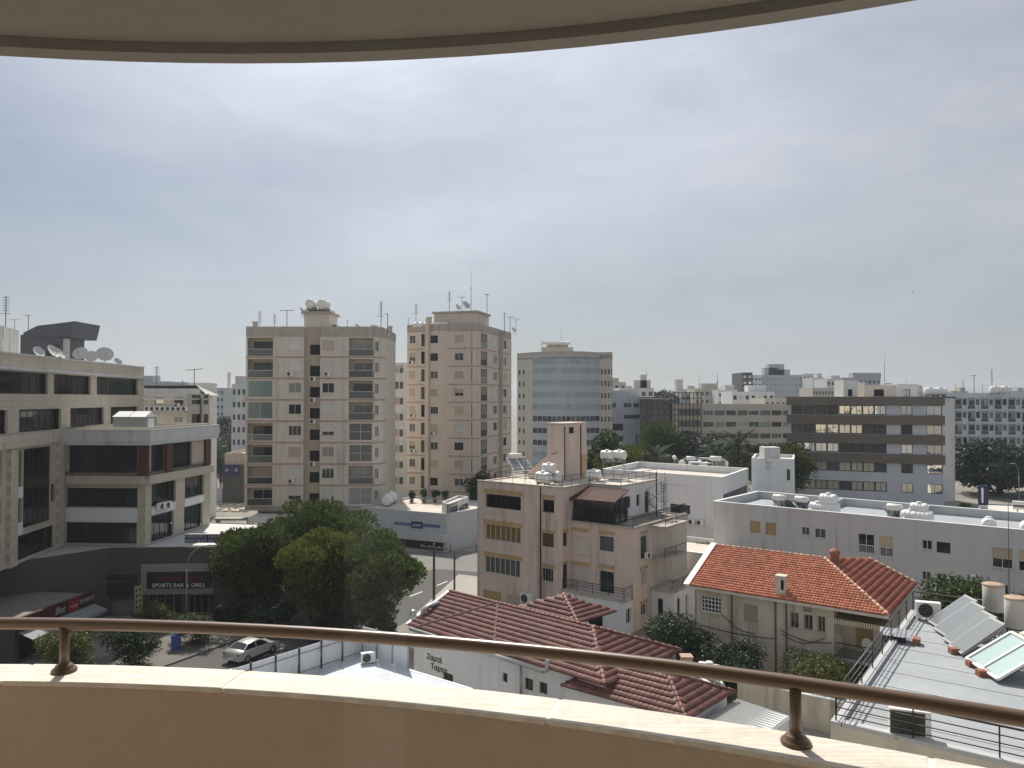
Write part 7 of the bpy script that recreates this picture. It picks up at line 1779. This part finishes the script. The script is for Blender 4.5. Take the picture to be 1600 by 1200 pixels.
# ================================================================== the skyline
BW = M('hazy_white',(.60,.61,.62),var=.05,streak=.2); BB = M('hazy_beige',(.52,.47,.40),var=.06,streak=.3); BG = M('hazy_grey',(.42,.44,.46),var=.06,streak=.2)
far('old beige block partly hidden behind the curved office', 950, 978, 597, 290, BB, 3, 3, roofbits=((953,966,1.6),))
far('pale bluish block with roof clutter right of the curved office', 968, 1022, 606, 255, BW, 2, 5, roofbits=((990,1016,2.6),(1000,1010,4.4)))
far('small beige tower with a white lantern top on the skyline', 1050, 1071, 611, 330, BW, 4, 3, roofbits=((1055,1066,5.0),))
far('long grey beige block left of the skyline middle', 1066, 1102, 614, 310, BG, 3, 6)
far('stepped beige block in the middle of the skyline', 1086, 1124, 607, 300, BB, 4, 5, roofbits=((1095,1118,2.0),))
far('pale cream block with dark openings right of the stepped block', 1122, 1152, 609, 290, BW, 4, 4, st=['dark2','far'], roofbits=((1132,1146,1.8),))
far('bright white villa block with a dark top terrace', 1144, 1210, 612, 262, WHITEW, 3, 7, st=['dark2','far','shutw'], roofbits=((1168,1196,2.2),))
far('peach low block beside the striped office', 1195, 1236, 622, 240, CREAM, 3, 5)
ht = far('tall grey glass tower with a stepped crown on the skyline', 1188, 1268, 586, 430, BG, 8, 12, 3.4, 20, st=dict(f=GREYM,g=G_BLUE,nx=2,fw=.1), roofbits=((1192,1213,4.2),(1199,1223,6.2),(1213,1232,3.2)))
far('framed dark glass wing left of the tall grey tower', 1160, 1176, 582, 425, DARKM, 4, 2, 3.4, 20, st='mir1'); far('white wing joining the framed wing and the tall tower', 1174, 1190, 586, 428, WHITEW, 8, 3, 3.4, 16)
far('white wing at the right of the tall grey tower', 1255, 1272, 584, 428, BW, 8, 3, 3.4, 16); far('small pale block right of the tall grey tower', 1270, 1289, 590, 400, BW, 6, 3, 3.2, roofbits=((1274,1282,2.2),))
far('beige block with arched top windows behind the striped office', 1270, 1312, 606, 300, BB, 2, 9); far('tall pale slab behind the striped office', 1292, 1318, 592, 330, BW, 5, 4, roofbits=((1296,1310,1.5),))
far('broad grey block with a stepped roof behind the striped office', 1316, 1376, 590, 345, BG, 4, 9, roofbits=((1330,1374,2.2),)); far('white slab behind the plant rooms of the striped office', 1336, 1352, 597, 240, WHITEW, 2, 3)
far('low grey block between the striped office and the gridded block', 1420, 1466, 612, 200, LGREY, 2, 6)
far('distant pale block left of the beige tower', 214, 262, 596, 210, BG, 3, 6, roofbits=((226,240,1.6),)); far('distant brownish block above the white building', 255, 312, 604, 260, BB, 3, 7); far('distant low block beyond the left street', 318, 350, 606, 330, BG, 4, 5); far('very distant pale block with a chimney beyond the left street', 346, 372, 607, 520, BW, 5, 5, roofbits=((358,359.5,11),))
p = AT(1377,0,345); whip('tall slender mast with a ball top behind the striped office', (p.x,345,27), 14, .16); p = AT(1119,0,300); whip('thick short mast on the stepped beige block', (p.x,301,22), 7.5, .3); p = AT(1093,0,300); whip('thin mast left of the stepped beige block', (p.x,303,22), 8, .1); p = AT(1010,0,255); whip('thin mast above the pale bluish block', (p.x,257,23), 9.0, .08); p = AT(1410,0,240); whip('thin mast above the white plant room', (p.x,240,20), 9.0, .07)
far_t = crown_mesh([(AT(px,0,320).x+random.uniform(-3,3), 320+random.uniform(-6,6), z, r, r*.9) for px, z, r in ((1026,17,5.5),(1034,17.5,6),(1042,16,5),(1020,14,5),(1047,18,2.5),(1041,11,6),(1024,9,7),(1034,10,7))], 9000, .7, 77, spread=.9)
o = ob('far_trees', (far_t, LEAFD)); tag(o, 'dark clump of distant trees behind the glass cube', 'trees', None, 'stuff')
hb = MB(); rg = random.Random(6)
xs = [-3600+i*180 for i in range(41)]
for i in range(40):
    z0 = 30+22*math.sin(i*.55)+rg.uniform(0,10); z1 = 30+22*math.sin((i+1)*.55)+5; hb.quad((xs[i],3400,-5),(xs[i+1],3400,-5),(xs[i+1],3900,z1),(xs[i],3900,z1 if False else 30+22*math.sin(i*.55)+5)); hb.quad((xs[i],3900,30+22*math.sin(i*.55)+5),(xs[i+1],3900,z1),(xs[i+1],4600,z1+30),(xs[i],4600,30+22*math.sin(i*.55)+35))
struct('hills', hb, M('far_hill',(.16,.16,.13),var=.2,scale=.01,fine=.1))
# more roofs filling the middle distance
rg = random.Random(15)
for i,(px,Y,yt,lm) in enumerate(((232,420,607,'above the left end of the white building'),(300,460,609,'above the white building with condensers'),(324,380,608,'right of the white condenser building'),(350,610,611,'farthest down the left street'),(984,400,609,'above the pale bluish block'),(1036,520,613,'behind the dark clump of trees'),(1078,450,608,'behind the long grey beige block'),(1132,430,610,'behind the pale cream block'),(1158,520,608,'left of the framed glass wing'),(1285,500,603,'right of the tall grey tower'),(1306,480,598,'behind the tall pale slab'),(1385,420,604,'right of the slender ball topped mast'),(1432,400,608,'above the right end of the striped office'),(1500,420,611,'behind the left aerials of the gridded block'),(1590,450,611,'at the right edge above the gridded block'))):
    wpx = rg.uniform(18,30); far('distant hazy %s block %s' % (['white','beige','grey'][i%3], lm), px-wpx*.6, px+wpx*.6, yt, Y, [BW,BB,BG][i%3], 3, 4, roofbits=((px-wpx*.2,px+wpx*.2,2.0),))['group'] = 'hazy distant blocks on the skyline'
# two birds
for i,(px,py) in enumerate(((1413,437),(1427,456))):
    p = AT(px,py,150); o = thing('bird', ['upper dark bird in the open sky at the right','lower dark bird in the open sky at the right'][i], 'bird', p, R(40*i)); ob('body', (MB().lathe([(.001,-.22),(.05,-.1),(.06,.05),(.03,.2),(.001,.26)],n=8,axis='Y'), DARKM), o)
    for sx in (-1,1): ob('wing', (MB().quad((sx*.04,.08,0),(sx*.3,.1,.12),(sx*.55,-.05,.04),(sx*.28,-.06,.1),(sx*.04,-.08,0)), DARKM), o)
# air
hz = MB().box(-1500,1500,-30,2600,-1.5,62)
hm = bpy.data.materials.new('haze'); hm.use_nodes = True; n = hm.node_tree; n.nodes.clear()
pv = n.nodes.new('ShaderNodeVolumePrincipled'); pv.inputs['Color'].default_value = (.80,.88,1,1); pv.inputs['Density'].default_value = .00024; pv.inputs['Anisotropy'].default_value = .3
n.links.new(pv.outputs[0], n.nodes.new('ShaderNodeOutputMaterial').inputs['Volume'])
if True:
    o = ob('haze', (hz, hm)); tag(o, 'thin pale haze lying over the whole city', 'haze', None, 'stuff')
